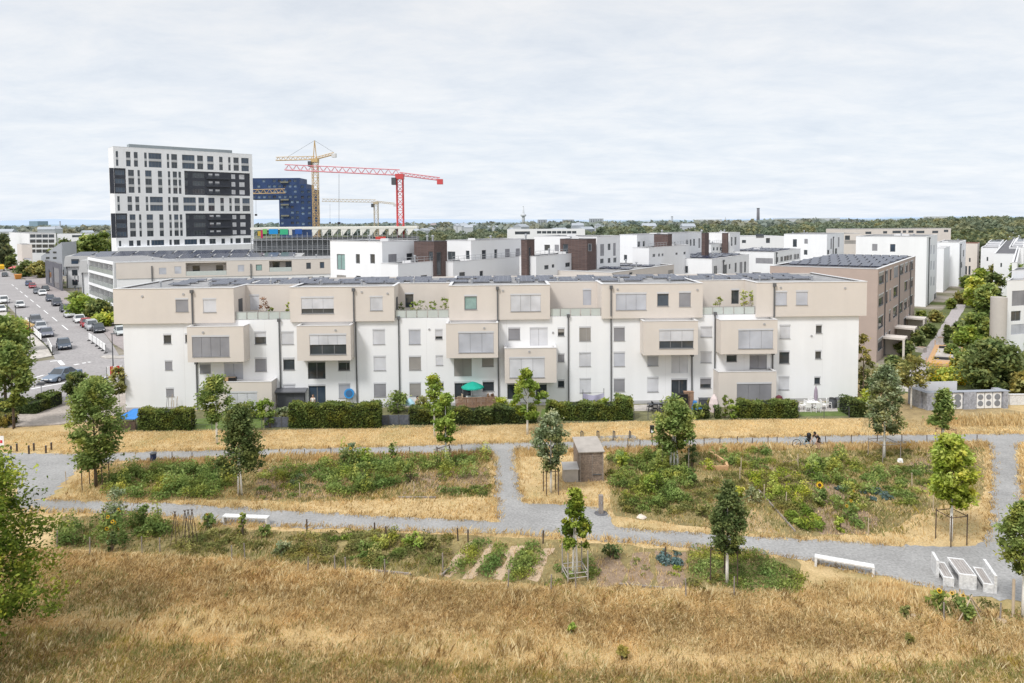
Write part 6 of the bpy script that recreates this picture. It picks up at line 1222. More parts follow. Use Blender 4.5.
edge_tufts('dry grass creeping over the path edges', [UP[2:11], UP[14:19], UP[19:25], LP[1:8], LP[9:14], LP[20:], [(492, 452), (495, 470), (497, 500), (497, 521)], [(515, 450), (517, 470), (519, 487), (524, 502), (565, 503), (597, 506)], [(988, 444), (991, 465), (991, 500), (989, 525), (984, 543)], [(1019, 443), (1021, 470), (1023, 500), (1026, 540)]])
tufts('meadow_grass', 'sparse pale upright stalks above the dry meadow', MEAD, 6, 6, .30, 'straw', .006, (.86, .16), .35, spread=.12)
tufts('meadow_grass', 'brown dead weeds scattered through the dry meadow', MEAD, 2.2, 14, .26, 'straw', .009, (.06, .08), .6, spread=.16)
tufts('meadow_grass', 'dull green grass patches scattered through the dry meadow', MEAD, 2.0, 14, .17, 'olive', .009, (.62, .2), .6, spread=.3)
# ------------------------------------------------------------------ far woods
def wood(name, label, pts, dens_n, lm, hgt, rad, leaf, nl, seed, zf=None):
    """trees scattered between two depths; pts: (x px, depth) ranges"""
    rg = np.random.default_rng(seed); Vs, Ts = [], []
    for (x0, x1, d0, d1, n) in pts:
        for _ in range(n):
            D = rg.uniform(d0, d1); x = rg.uniform(x0, x1); P = AT(x, 225, D); zb = zf(x, D) if zf else 0
            h = hgt*rg.uniform(.6, 1.25); r = rad*rg.uniform(.7, 1.3); m = nl; u = unit(m)*rg.uniform(.55, 1, (m, 1))**.5
            Q = np.stack([P.x+u[:, 0]*r, P.y+u[:, 1]*r, zb+h*.55+u[:, 2]*h*.45], 1); Vs.append(Q); Ts.append(np.clip(.40+.30*u[:, 2]+rg.normal(0, .12)+rg.normal(0, .07, m), 0, 1))
    P = np.concatenate(Vs); o = np_mesh(name, leaf_quads(P, leaf, .5, .8), 4, LF[lm], np.concatenate(Ts)); tag(o, label, 'wood', None, 'stuff'); return o
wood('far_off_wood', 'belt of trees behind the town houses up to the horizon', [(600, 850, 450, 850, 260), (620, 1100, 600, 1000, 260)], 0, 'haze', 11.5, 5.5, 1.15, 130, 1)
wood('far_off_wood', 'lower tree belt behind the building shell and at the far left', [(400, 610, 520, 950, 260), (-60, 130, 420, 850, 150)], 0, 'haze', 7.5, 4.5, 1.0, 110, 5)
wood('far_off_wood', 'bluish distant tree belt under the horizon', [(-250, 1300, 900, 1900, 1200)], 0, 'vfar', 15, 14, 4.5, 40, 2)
def hillz(x, D): return max(0, 6*math.exp(-((x-985)/95.0)**2)*min(1, max(0, (D-380)/450.0)))
mbh = MB(); gx = np.linspace(780, 1300, 40); gd = np.linspace(330, 1300, 18); 
for i in range(len(gx)-1):
    for j in range(len(gd)-1):
        mbh.face([(AT(x, 225, D).x, D, hillz(x, D)-.4) for x, D in ((gx[i], gd[j]), (gx[i+1], gd[j]), (gx[i+1], gd[j+1]), (gx[i], gd[j+1]))])
struct(mbh.build('wooded_hill', M('hill_ground', (.05, .075, .03), var=.3, scale=.02), smooth=True))
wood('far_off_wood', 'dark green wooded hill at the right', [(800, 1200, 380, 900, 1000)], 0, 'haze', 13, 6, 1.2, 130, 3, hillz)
wood('far_off_wood', 'lighter green trees at the foot of the wooded hill', [(950, 1100, 245, 380, 90), (880, 960, 290, 380, 40)], 0, 'far', 11, 4.5, 1.0, 150, 4)
# ------------------------------------------------------------------ cars
def car_proto(kind):
    """a car along +X, 4.4 m; returns a function building it"""
    L, Wd = {'sedan': (4.7, .90), 'hatch': (4.1, .87), 'suv': (4.6, .93), 'van': (5.0, .97)}[kind]; hb = {'sedan': .80, 'hatch': .86, 'suv': .98, 'van': 1.05}[kind]; ht = {'sedan': 1.43, 'hatch': 1.5, 'suv': 1.72, 'van': 2.05}[kind]
    rear = {'sedan': -.31, 'hatch': -.44, 'suv': -.45, 'van': -.47}[kind]; rr = {'sedan': -.14, 'hatch': -.30, 'suv': -.38, 'van': -.44}[kind]; wf = {'sedan': .22, 'hatch': .24, 'suv': .24, 'van': .33}[kind]; rf = {'sedan': .06, 'hatch': .06, 'suv': .08, 'van': .20}[kind]
    return L, Wd, hb, ht, rear, rr, wf, rf
def car(label, px, py, hx_, hy_, col, kind='hatch', group=None):
    """stands at a pixel, nose towards pixel (hx,hy)"""
    B = G(px, py); d = G(hx_, hy_)-B; rz = math.atan2(d.y, d.x); B.z = .01
    L, Wd, hb, ht, rear, rr, wf, rf = car_proto(kind); t = T('car' if kind != 'van' else 'van', label, 'car' if kind != 'van' else 'van', tuple(B), rz, group)
    paint = PM('car_paint_%02d%02d%02d' % tuple(int(c*99) for c in col), col, .25, .03)
    st = [(-.5, .42, hb-.12, .86), (-.485, .30, hb-.02, .95), (-.40, .22, hb, 1.0), (-.2, .20, hb+.01, 1.0), (.1, .20, hb, 1.0), (.28, .20, hb-.03, 1.0), (.42, .22, hb-.14, .97), (.485, .28, hb-.24, .88), (.5, .40, hb-.36, .80)]
    mb = MB(); rings = []
    for x, z0, z1, wv in st:
        w_ = Wd*wv; rings.append([mb.P(p) for p in ((x*L, -w_*.94, z0), (x*L, -w_, (z0+z1)/2), (x*L, -w_*.93, z1), (x*L, w_*.93, z1), (x*L, w_, (z0+z1)/2), (x*L, w_*.94, z0))])
    for a, b in zip(rings, rings[1:]):
        for j in range(6): mb.f.append([a[j], a[(j+1) % 6], b[(j+1) % 6], b[j]]); mb.m.append(0)
    mb.f.append(rings[0][::-1]); mb.f.append(rings[-1]); mb.m += [0, 0]
    wt = Wd*.74; P = [(rear*L, hb-.02), (rr*L, ht), (rf*L, ht), (wf*L, hb-.03)]
    lo = [(P[0][0], -Wd*.9, P[0][1]), (P[3][0], -Wd*.9, P[3][1]), (P[3][0], Wd*.9, P[3][1]), (P[0][0], Wd*.9, P[0][1])]; hi = [(P[1][0], -wt, ht), (P[2][0], -wt, ht), (P[2][0], wt, ht), (P[1][0], wt, ht)]
    mb.hexa(lo, [tuple(Vector(a).lerp(Vector(b), .10)) for a, b in zip(lo, hi)]); mb.hexa([tuple(Vector(a).lerp(Vector(b), .88)) for a, b in zip(lo, hi)], [(a[0], a[1]*.97, a[2]) for a in hi])
    for a, b in zip(lo, hi): mb.tube([a, b], .05, 4)
    for s_ in (-1, 1): mb.tube([((rear+wf)/2*L-.1, s_*Wd*.9, hb), ((rr+rf)/2*L, s_*wt, ht)], .05, 4)
    mb.build('body', paint, t, bevel=.03)
    mb = MB(); mb.hexa([tuple(Vector(a).lerp(Vector(b), .09)) for a, b in zip(lo, hi)], [tuple(Vector(a).lerp(Vector(b), .89)) for a, b in zip(lo, hi)]); mb.build('window', GLASS, t)
    for sx in (-.30, .305):
        for s_ in (-1, 1):
            mb = MB(); c = Vector((sx*L, s_*(Wd-.09), .32)); mb.disc(c, (0, 1, 0), .32, 16, 0, .22); wo = mb.build('wheel', RUBBER, t)
            mb = MB(); mb.disc(c+Vector((0, s_*.115, 0)), (0, 1, 0), .2, 12, 0, .02); mb.build('rim', STEEL, wo)
    for s_ in (-1, 1):
        mb = MB(); mb.box((L*.47, s_*Wd*.62-.15, hb-.36), (L*.497, s_*Wd*.62+.15, hb-.22)); mb.build('headlight', PM('headlight_glass', (.75, .77, .8), .1), t)
        mb = MB(); mb.box((-L*.503, s_*Wd*.66-.12, hb-.28), (-L*.48, s_*Wd*.66+.12, hb-.12)); mb.build('taillight', PM('taillight_red', (.4, .01, .01), .2), t)
        mb = MB(); mb.box((wf*L-.32, s_*(Wd+.10)-.09, hb+.0), (wf*L-.2, s_*(Wd+.10)+.09, hb+.14)); mb.build('wing_mirror', paint, t)
    mb = MB(); mb.box((L*.488, -.5, .34), (L*.506, .5, .46)); mb.box((L*.49, -.26, .47), (L*.512, .26, .57), 1); mb.build('grille', [BLACK, FRAMEW], t)
    return t
SLV = (.42, .43, .45); WHT = (.70, .70, .70); DRK = (.03, .035, .045); BLU = (.035, .06, .15); GRY = (.13, .14, .16); RED = (.32, .02, .03); SLB = (.16, .205, .27)
car('slate blue saloon crossing the street junction', 62, 379.5, 40, 386, SLB, 'sedan')
car('dark blue car driving towards the junction down the middle of the road', 64, 348.5, 67, 353, (.06, .08, .11), 'hatch')
car('silver white car driving on the left lane between the parked rows', 20, 307.5, 26, 312.5, (.62, .62, .62), 'hatch')
car('white off road car with spare wheel at the left frame edge', 4, 303, 9, 308, WHT, 'suv')
car('white car at the left frame edge below the off road car', 1, 312, 6, 317, WHT, 'hatch')
for i, (x, y, col, k, lab) in enumerate(((36, 324, GRY, 'suv', 'grey car at the back of the three parked beside the white barrier'), (41, 330, SLV, 'hatch', 'silver car in the middle of the three parked beside the white barrier'), (46.5, 336, (.14, .15, .19), 'sedan', 'slate grey car at the front of the three parked beside the white barrier'))): car(lab, x, y, x+5, y+6, col, k, 'cars parked beside the white barrier')
for i, (x, y, col, k, lab) in enumerate(((29, 285.5, BLU, 'hatch', 'dark blue car parked at the far end of the right row'), (32.5, 288, RED, 'hatch', 'red car parked behind the dark blue car at the far end'), (37.5, 293.5, GRY, 'hatch', 'grey car behind the white car in the far part of the right row'), (45.5, 291, DRK, 'hatch', 'dark car on the inner side of the far white car'), (42.5, 295, WHT, 'sedan', 'white car in the far part of the right row'), (50.5, 301, (.05, .06, .09), 'hatch', 'dark blue hatchback right after the far white car'), (57, 305.5, (.05, .055, .075), 'suv', 'dark tall car in the middle of the right row'), (65, 311.5, DRK, 'hatch', 'black car behind the two white cars of the right row'),
       (69.5, 317, (.6, .61, .63), 'hatch', 'first white car of the pair in the right row'), (79.5, 322, WHT, 'sedan', 'second white car of the pair in the right row, nearer'), (86.5, 326.5, RED, 'hatch', 'dark red car near the front of the right row'), (92, 329.5, SLV, 'suv', 'silver grey car between the red and the black car'), (98.5, 332, DRK, 'hatch', 'black car at the front of the right row'))): car(lab, x, y, x+6, y+5, col, k, 'cars parked along the right kerb')
car('silver car half hidden by the white end wall', 121, 335, 128, 340, (.5, .53, .53), 'hatch')
car('black car at the far left end of the street', 5, 276.5, 10, 280, DRK, 'hatch'); car('grey car far back at the left street end', 8, 266, 3, 262, SLV, 'hatch')
# yellow truck and orange container far up the street
B = G(1, 271); t = T('truck', 'yellow truck at the far left end of the street', 'truck', tuple(B), R(128)); mb = MB(); mb.box((-3.5, -1.1, .9), (1.6, 1.1, 2.3)); mb.build('body', PM('truck_yellow', (.75, .45, .02)), t, bevel=.05); mb = MB(); mb.box((1.7, -1.1, .5), (3.4, 1.1, 2.6)); cb_ = mb.build('cab', PM('truck_yellow', (.75, .45, .02)), t, bevel=.1); mb = MB(); mb.box((2.6, -1.0, 1.6), (3.43, 1.0, 2.3)); mb.build('windscreen', GLASS, cb_)
for sx in (-2.4, -1.2, 2.4):
    for s_ in (-1, 1): mb = MB(); mb.disc((sx, s_*1.0, .48), (0, 1, 0), .48, 14, 0, .3); mb.build('wheel', RUBBER, t)
B = G(18, 279); t = T('skip_container', 'orange open skip beside the dark street tree', 'skip', tuple(B), R(130)); mb = MB(); mb.hexa([(-1.4, -.8, .1), (1.4, -.8, .1), (1.4, .8, .1), (-1.4, .8, .1)], [(-2, -1, 1.6), (2, -1, 1.6), (2, 1, 1.6), (-2, 1, 1.6)]); mb.build('body', PM('skip_orange', (.62, .27, .06)), t); mb = MB(); 
for s_ in (-1, 1): mb.box((-2.03, s_*1.0-.06, 1.6), (2.03, s_*1.0+.06, 1.72))
mb.build('rim', PM('skip_rim', (.5, .2, .05)), t)
B = G(15, 274); t = T('market_parasol', 'red and white parasol at the far left street side', 'parasol', tuple(B)); mb = MB(); mb.lathe([(2.2, 2.3), (1.2, 2.75), (.05, 3.1)], 8); mb.build('canopy', PM('parasol_red', (.5, .12, .12)), t); mb = MB(); mb.tube([(0, 0, 0), (0, 0, 3)], .04); mb.build('pole', STEEL, t)
# ------------------------------------------------------------------ street furniture
def lamp(label, x, yb, yt, arm=1.2, rz=0):
    B = G(x, yb); h = AT(x, yt, B.y).z; t = T('street_lamp', label, 'street lamp', tuple(B), rz); mb = MB(); mb.tube([(0, 0, 0), (0, 0, 1.2), (0, 0, h)], [.10, .07, .05], 8); mb.build('pole', DGREY, t); mb = MB(); mb.box((-.1, -.15, h), (arm, .15, h+.10)); mb.build('lamp_head', DGREY, t, bevel=.02)
lamp('tall grey street lamp at the junction, beside the white end wall', 113.3, 371, 334, .6); lamp('street lamp on the left pavement behind the barrier', 30.5, 349, 318, .6); lamp('street lamp farther back on the left pavement', 16.5, 331, 306, .6); lamp('slim street lamp at the left edge of the bend', 8, 322, 300, .6)
def barrier(name, label, px, h, mats, stripes=0):
    P = [G(*p) for p in px]; t = T(name, label, 'barrier', tuple(P[0]))
    for a, b in zip(P, P[1:]):
        n = max(1, int((b-a).length/2.2))
        for k in range(n):
            p, q = a.lerp(b, k/n), a.lerp(b, (k+.94)/n); d = (q-p).normalized(); nn = Vector((-d.y, d.x, 0))*.04; mb = MB(P[0]); up = Vector((0, 0, h))
            ns = stripes or 1
            for s_ in range(ns):
                a_, b_ = p.lerp(q, s_/ns), p.lerp(q, (s_+1)/ns); lo = [v+Vector((0, 0, .35)) for v in (a_-nn, b_-nn, b_+nn, a_+nn)]; mb.hexa(lo, [v+up-Vector((0, 0, .35)) for v in lo], s_ % 2 if stripes else 0)
            mb.build('panel', mats, t); mb = MB(P[0])
            for v in (p, q): mb.box(tuple(v+Vector((-.18, -.18, 0))), tuple(v+Vector((.18, .18, .12)))); mb.box(tuple(v+Vector((-.03, -.03, .12))), tuple(v+Vector((.03, .03, h))))
            mb.build('foot', BLACK, t)
RW = [PM('barrier_white', (.8, .8, .8)), PM('barrier_red', (.6, .05, .06))]
barrier('site_barrier', 'white board barrier along the three parked cars, left', [(26, 324), (33, 334), (42, 342.5)], 1.3, RW)
barrier('site_barrier', 'short white barrier piece at the junction, left', [(48, 346), (52.5, 355)], 1.2, RW); barrier('site_barrier', 'curved white barrier at the junction, right', [(89, 341), (97, 346.5), (106, 353.5)], 1.3, RW)
barrier('site_barrier', 'red and white striped barrier beside the white end wall', [(107, 378.5), (124, 376.5)], 1.4, RW, 5)
B = G(41.5, 395); t = T('solar_lamp', 'small post with a tilted solar panel by the cross street', 'lamp post', tuple(B)); hh_ = AT(41.5, 385, B.y).z; mb = MB(); mb.tube([(0, 0, 0), (0, 0, hh_)], .05); mb.build('pole', STEEL, t); mb = MB(); mb.hexa([(-.45, -.25, hh_), (.45, -.25, hh_), (.45, .25, hh_+.2), (-.45, .25, hh_+.2)], [(-.45, -.25, hh_+.05), (.45, -.25, hh_+.05), (.45, .25, hh_+.25), (-.45, .25, hh_+.25)]); mb.build('panel', BLACK, t)
for i, (x, y, yt) in enumerate(((11, 452, 446.5), (17, 451.5, 444), (29, 454, 446), (34, 451, 443.5), (46, 453, 446), (51.5, 450, 443), (6, 427, 415), (13.5, 429, 419))):
    B = G(x, y); h = AT(x, yt, B.y).z; t = T('bollard', 'dark timber bollard at the left path junction' if i < 6 else ('tall dark post beside the pavement at the left edge' if i == 6 else 'short dark post beside the left tree trunk'), 'bollard', tuple(B), 0, 'bollards at the left path junction' if i < 6 else None)
    mb = MB(); mb.tube([(0, 0, -.02), (0, 0, h)], .07, 8); mb.build('post', WOODD, t); mb = MB(); mb.lathe([(.075, h), (.05, h+.05)], 8); mb.build('cap', DGREY, t)
B = G(1, 447); t = T('info_sign', 'small white sign at the left frame edge above the path', 'sign', tuple(B)); h = AT(1, 437, B.y).z; mb = MB(); mb.tube([(0, 0, 0), (0, 0, h)], .035); mb.build('post', STEEL, t); mb = MB(); mb.box((-.35, -.06, h-.75), (.3, -.035, h+.1)); mb.box((-.02, -.07, h-.5), (.18, -.062, h-.25), 1); mb.build('panel', RW, t)
B = G(153.5, 462); t = T('litter_bin', 'dark blue litter bin on the upper gravel path', 'bin', tuple(B)); h = AT(153.5, 452, B.y).z; mb = MB(); mb.lathe([(.2, 0), (.22, .1), (.22, h*.8)], 14); mb.build('body', PM('bin_blue', (.03, .045, .10)), t); mb = MB(); mb.lathe([(.25, h*.82), (.25, h*.9), (.1, h)], 14); mb.build('lid', DGREY, t); mb = MB(); mb.tube([(0, .2, 0), (0, .2, h*.9)], .03); mb.build('post', STEEL, t)
B = G(652, 439); t = T('info_post', 'dark post with black box and white notice on the dry lawn', 'post', tuple(B)); h = AT(652, 425.5, B.y).z; mb = MB(); mb.tube([(0, 0, 0), (0, 0, h*.6)], .05); mb.build('post', WOODD, t); mb = MB(); mb.box((-.17, -.14, h*.45), (.17, .14, h)); bx_ = mb.build('box', BLACK, t, bevel=.03); mb = MB(); mb.box((-.11, -.155, h*.52), (.11, -.143, h*.72)); mb.build('notice', RW[0], bx_)
for i, x in enumerate((582, 598, 614, 630)):
    B = G(x, 439.3); h = AT(x, 430, B.y).z; t = T('bike_stand', ['leftmost', 'second', 'third', 'rightmost'][i]+' of four dark steel bike stands behind the shed', 'bike stand', tuple(B), R(70), 'bike stands behind the shed'); mb = MB(); mb.tube([(-.35, 0, 0), (-.35, 0, h-.05), (-.28, 0, h), (.28, 0, h*.72), (.35, 0, h*.65), (.35, 0, 0)], .045, 8); mb.build('hoop', DGREY, t); mb = MB(); mb.box((-.42, -.07, 0), (-.28, .07, .03)); mb.box((.28, -.07, 0), (.42, .07, .03)); mb.build('foot_plate', DGREY, t)
B = G(601, 513.5); t = T('water_post', 'grey wooden water tap post on the paved corner', 'water post', tuple(B)); h = AT(601, 495, B.y).z; mb = MB(); mb.box((-.14, -.14, 0), (.14, .14, h)); mb.build('post', WOODG, t, bevel=.02); mb = MB(); mb.tube([(0, -.14, h*.7), (0, -.26, h*.7), (0, -.28, h*.62)], .02); mb.build('tap', STEEL, t); mb = MB(); mb.lathe([(.42, 0), (.42, .04), (.3, .05)], 18); mb.build('drain', ROOFD, t)
def rock(label, x, y, wpx, mat, sq=.45, seed=1):
    B = G(x, y); r = wpx/2*B.y/FPX; rg = random.Random(seed); bm = bmesh.new(); bmesh.ops.create_icosphere(bm, subdivisions=3, radius=r)
    from mathutils import noise as nz
    for v in bm.verts:
        k = 1+.35*nz.noise(v.co/r*1.3+Vector((seed, 0, 0))); v.co *= k; v.co.z = max(-.05, v.co.z*sq*1.3)
    me = bpy.data.meshes.new('boulder'); bm.to_mesh(me); bm.free(); me.materials.append(mat); o = bpy.data.objects.new('boulder', me); C.objects.link(o); o.location = B+Vector((0, 0, r*.2)); tag(o, label, 'boulder')
ST = M('pale_stone', (.60, .53, .46), var=.12, scale=3, rough=.9, bump=.4); ST2 = M('tan_stone', (.42, .33, .23), var=.2, scale=3, rough=.9, bump=.4)
rock('pale flat boulder beside the lower path', 641.5, 518, 9, ST, .35, 2); rock('tan boulder at the meadow edge below the white bench', 913.5, 617, 7, ST2, .5, 3); rock('pinkish stones at the meadow edge near the right tree', 1001, 622, 11, ST2, .4, 4); rock('small white round stone at the back of the right plots', 900, 462, 6, M('white_stone', (.7, .7, .68), var=.08), .8, 5)
# benches
def bench(label, x0, y0, x1, y1, hz=.45, w_=.42):
    A, Bq = G(x0, y0), G(x1, y1); d = Bq-A; L = d.length; t = T('bench', label, 'bench', tuple(A), math.atan2(d.y, d.x)); mb = MB(); mb.box((0, 0, hz-.09), (L, w_, hz)); mb.build('seat', CONC, t, bevel=.012)
    for u in (0, L-.12): mb = MB(); mb.box((u, .003, 0), (u+.12, w_-.003, hz-.09)); mb.build('leg', CONC, t, bevel=.01)
    mb = MB(); mb.box((.14, .05, hz-.13), (L-.14, w_-.05, hz-.092)); mb.build('under_frame', STEEL, t); return t
bench('low white concrete bench beside the lower path, left', 222, 524.5, 267, 526.5, .52); bench('long white concrete bench beside the lower path, right', 814.5, 566.5, 874.5, 577.5, .52)
def picnic(label, name, pts, h, back=None, cat='bench'):
    """pts: near left, near right, far right, far left pixels of the top at height h"""
    P = [G(x, y, h) for x, y in pts]; o = Vector((P[0].x, P[0].y, 0)); ux_ = (P[1]-P[0]); wx = ux_.length; ux_.normalize(); vy = Vector((-ux_.y, ux_.x, 0)); L = ((P[3]-P[0]).dot(vy)+(P[2]-P[1]).dot(vy))/2
    t = T(name, label, cat, tuple(o), math.atan2(ux_.y, ux_.x)); 
    for v in (0, L-.12): mb = MB(); mb.box((0, v, 0), (wx, v+.12, h)); mb.build('end_panel', CONC, t, bevel=.012)
    mb = MB(); n = max(3, int(wx/.13))
    for k in range(n): a = .06+(wx-.12)*k/n; b = .06+(wx-.12)*(k+.86)/n; mb.box((a, .125, h-.05), (b, L-.125, h-.008))
    mb.build('slat_top', M('grey_slats', (.36, .335, .32), var=.15, scale=4, rough=.85), t)
    mb = MB(); mb.box((0, .12, h-.14), (.055, L-.12, h-.0)); mb.box((wx-.055, .12, h-.14), (wx, L-.12, h-.0)); mb.build('rail', CONC, t)
    if back:
        a = -.14 if back < 0 else wx+.003; mb = MB(); mb.box((a, L*.42 if back < 0 else 0, 0), (a+.137, L, h+.48)); mb.build('backrest', CONC, t, bevel=.012)
    return t
picnic('white bench with high back left of the picnic table', 'bench', [(943.5, 577), (954.5, 578.5), (950.5, 563), (942.5, 561.5)], .45, -1)
picnic('white picnic table with grey slatted top between two benches', 'picnic_table', [(959.5, 574), (977, 576), (973.5, 560), (957, 557.5)], .75, None, 'table')
picnic('white bench with high back right of the picnic table', 'bench', [(983.5, 583.5), (994, 585), (990, 569), (980.5, 567)], .45, 1)
# shed
A, Bq = G(579.5, 482), G(603.5, 481); o = A; d = (Bq-A); L = d.length; t = T('garden_shed', 'weathered grey plank shed with metal roof in the garden plots', 'shed', tuple(A), math.atan2(d.y, d.x)); hs_ = AT(591, 452.5, A.y).z; hb_ = hs_+.05
mb = MB(); n = 13
for k in range(n):
    z0, z1 = hs_*k/n, hs_*(k+.93)/n; mb.box((0, 0, z0), (L, .03, z1)); mb.box((0, .03, z0), (.03, 2.4, z1)); mb.box((L-.03, .03, z0), (L, 2.4, z1)); mb.box((.03, 2.37, z0), (L-.03, 2.4, z1))
mb.box((.04, .04, 0), (L-.04, 2.36, hs_-.02), 1); mb.build('wall', [SHEDW, BLACK], t)
mb = MB(); mb.hexa([(-.08, -.1, hs_), (L+.08, -.1, hs_), (L+.08, 2.5, hs_+.28), (-.08, 2.5, hs_+.28)], [(-.08, -.1, hs_+.06), (L+.08, -.1, hs_+.06), (L+.08, 2.5, hs_+.34), (-.08, 2.5, hs_+.34)]); mb.build('roof', M('shed_roof', (.36, .33, .30), var=.12, scale=2), t)
mb = MB(); 
for u in (.003, L-.083): mb.box((u, -.03, 0), (u+.08, -.003, hs_))
mb.box((.9, -.028, hs_*.12), (.95, -.003, hs_*.95)); mb.build('corner_post', WOODG, t); mb = MB(); mb.box((L*.55, -.05, hs_*.22), (L*.9, -.02, hs_*.25)); mb.build('latch', DGREY, t)
A, Bq = G(564, 482.5), G(578.5, 482); d = Bq-A; t = T('storage_box', 'low grey wooden box beside the plank shed', 'box', tuple(A), math.atan2(d.y, d.x)); L = d.length; h = AT(571, 470, A.y).z; mb = MB(); mb.box((0, 0, 0), (L, .9, h)); mb.build('body', M('grey_board', (.40, .37, .34), var=.12, scale=3), t, bevel=.01); mb = MB(); mb.hexa([(-.05, -.05, h), (L+.05, -.05, h), (L+.05, 1.0, h+.2), (-.05, 1.0, h+.2)], [(-.05, -.05, h+.04), (L+.05, -.05, h+.04), (L+.05, 1.0, h+.24), (-.05, 1.0, h+.24)]); mb.build('lid', M('grey_lid', (.46, .44, .42), var=.1, scale=3), t)
# wooden triangle planter, edging boards
P = [G(703, 470), G(727.5, 470), G(726, 465.5), G(710.5, 455)]; t = T('timber_planter', 'orange brown timber triangle framing a yellow flower bed', 'planter', tuple(P[0]))
for a, b in ((0, 1), (1, 2), (2, 3)): 
    mb = MB(P[0]); d = (P[b]-P[a]).normalized(); nn = Vector((-d.y, d.x, 0))*.09; lo = [P[a]-nn, P[b]-nn, P[b]+nn, P[a]+nn]; mb.hexa(lo, [v+Vector((0, 0, .32)) for v in lo]); mb.build('board', WOODO, t)
def board(label, p, q, h=.10, w_=.05, mat=WOODG):
    a, b = G(*p), G(*q); d = (b-a).normalized(); nn = Vector((-d.y, d.x, 0))*w_; mb = MB(a); lo = [a-nn, b-nn, b+nn, a+nn]; mb.hexa(lo, [v+Vector((0, 0, h)) for v in lo]); t = mb.build('edging_board', mat); t.location = a; tag(t, label, 'board')
board('pale edging board at the meadow edge, left of the soil path rows', (370, 571), (411, 575)); board('pale edging board below the three soil squares', (620, 585), (664, 589)); board('pale edging board along the dry soil of the left plots', (398, 498), (436, 498)); board('board edge of the diagonal bed in the right plots', (756, 488), (795, 532), .12, .04, WOODG); board('board edge along the bean rows of the right plots', (835, 472), (876, 500), .12, .04, WOODO)
board('short board at the first pale soil path', (449, 570), (442, 577), .15, .04)
# fence stakes
def stake_line(label, pts, h, mat, r=.03, group=None, z=0, name='fence_post'):
    for x, y in pts:
        B = G(x, y); mb = MB(); hh = h*random.uniform(.85, 1.15); tl = random.gauss(0, .03); mb.tube([(0, 0, -.03), (tl, 0, hh)], r, 6); o = mb.build(name, mat); o.location = B; tag(o, label, 'post', group or label)
stake_line('thin dark stake along the upper path edge of the right plots', [(x, 447.5-(x-640)*.012) for x in (628, 640, 652, 704, 720, 737, 752, 768, 777, 826, 851, 877, 902, 927, 952, 977)], .75, WOODD, .035, 'stakes along the upper path, right')
stake_line('thin dark stake along the upper path edge of the left plots', [(x, 461-(x-150)*.021) for x in (172, 192, 280, 305, 331, 410, 436, 462, 487)], .7, WOODD, .03, 'stakes along the upper path, left')
stake_line('dark stake between lower path and lower plots', [(104, 519), (158, 519), (307, 531), (375, 535), (386, 537), (458, 541), (468, 542), (543, 543.5), (665, 560)], .7, WOODD, .045, 'dark stakes along the lower path')
stake_line('pale fence stake at the meadow edge of the lower plots', [(57, 548), (90, 556), (142, 553), (160, 552), (232, 562), (245, 559), (308, 573), (335, 572), (346, 574), (385, 576), (443, 572), (508, 588), (551, 591), (576, 589), (686, 598), (734, 597), (944, 622), (1000, 622)], .95, WOODG, .035, 'pale stakes at the meadow edge')
stake_line('thin vertical pole among the plots', [(558, 492), (741, 470), (798, 469), (912, 488), (933, 512), (786, 505), (764, 498), (740, 482), (868, 536), (300, 497), (414, 494), (66, 484), (78, 468)], 1.0, WOODP, .03, 'thin poles among the plots')
for i, (x, y, yt) in enumerate(((176, 545, 513), (186, 548, 512), (193, 546, 511), (189, 540, 511))):
    B = G(x, y); h = AT(x, yt, B.y).z; o = Vector(B); t = T('bean_pole', ['leftmost', 'second', 'rightmost', 'rear'][i]+' of four dark bean poles in the lower left plots', 'bean pole', tuple(B), 0, 'dark bean poles'); mb = MB(); 
    for s_ in (-.12, .0, .12): mb = MB(); mb.tube([(s_*2.2, s_, -.02), (s_*.3, 0, h*.95), (-s_*.6, 0, h*1.06)], .017, 5); mb.build('pole', WOODD, t)
B = G(970, 622); t = T('pole_frame', 'crossed wooden poles over a green bush at the meadow edge', 'pole frame', tuple(B)); h = AT(970, 595, B.y).z
for s_ in (-1, 1): mb = MB(); mb.tube([(s_*.55, 0, 0), (-s_*.08, 0, h)], .03, 6); mb.build('pole', WOODP, t)
mb = MB(); mb.tube([(1.0, .6, 0), (0, 0, h*.92)], .03, 6); mb.build('pole', WOODP, t)
B = G(1022, 618); mb = MB(); mb.tube([(0, 0, 0), (0, 0, 1.9)], .06, 8); o = mb.build('post', WOODP); o.location = B-Vector((.5, .1, 0)); tag(o, 'pale round post at the right frame edge under the dark tree', 'post')
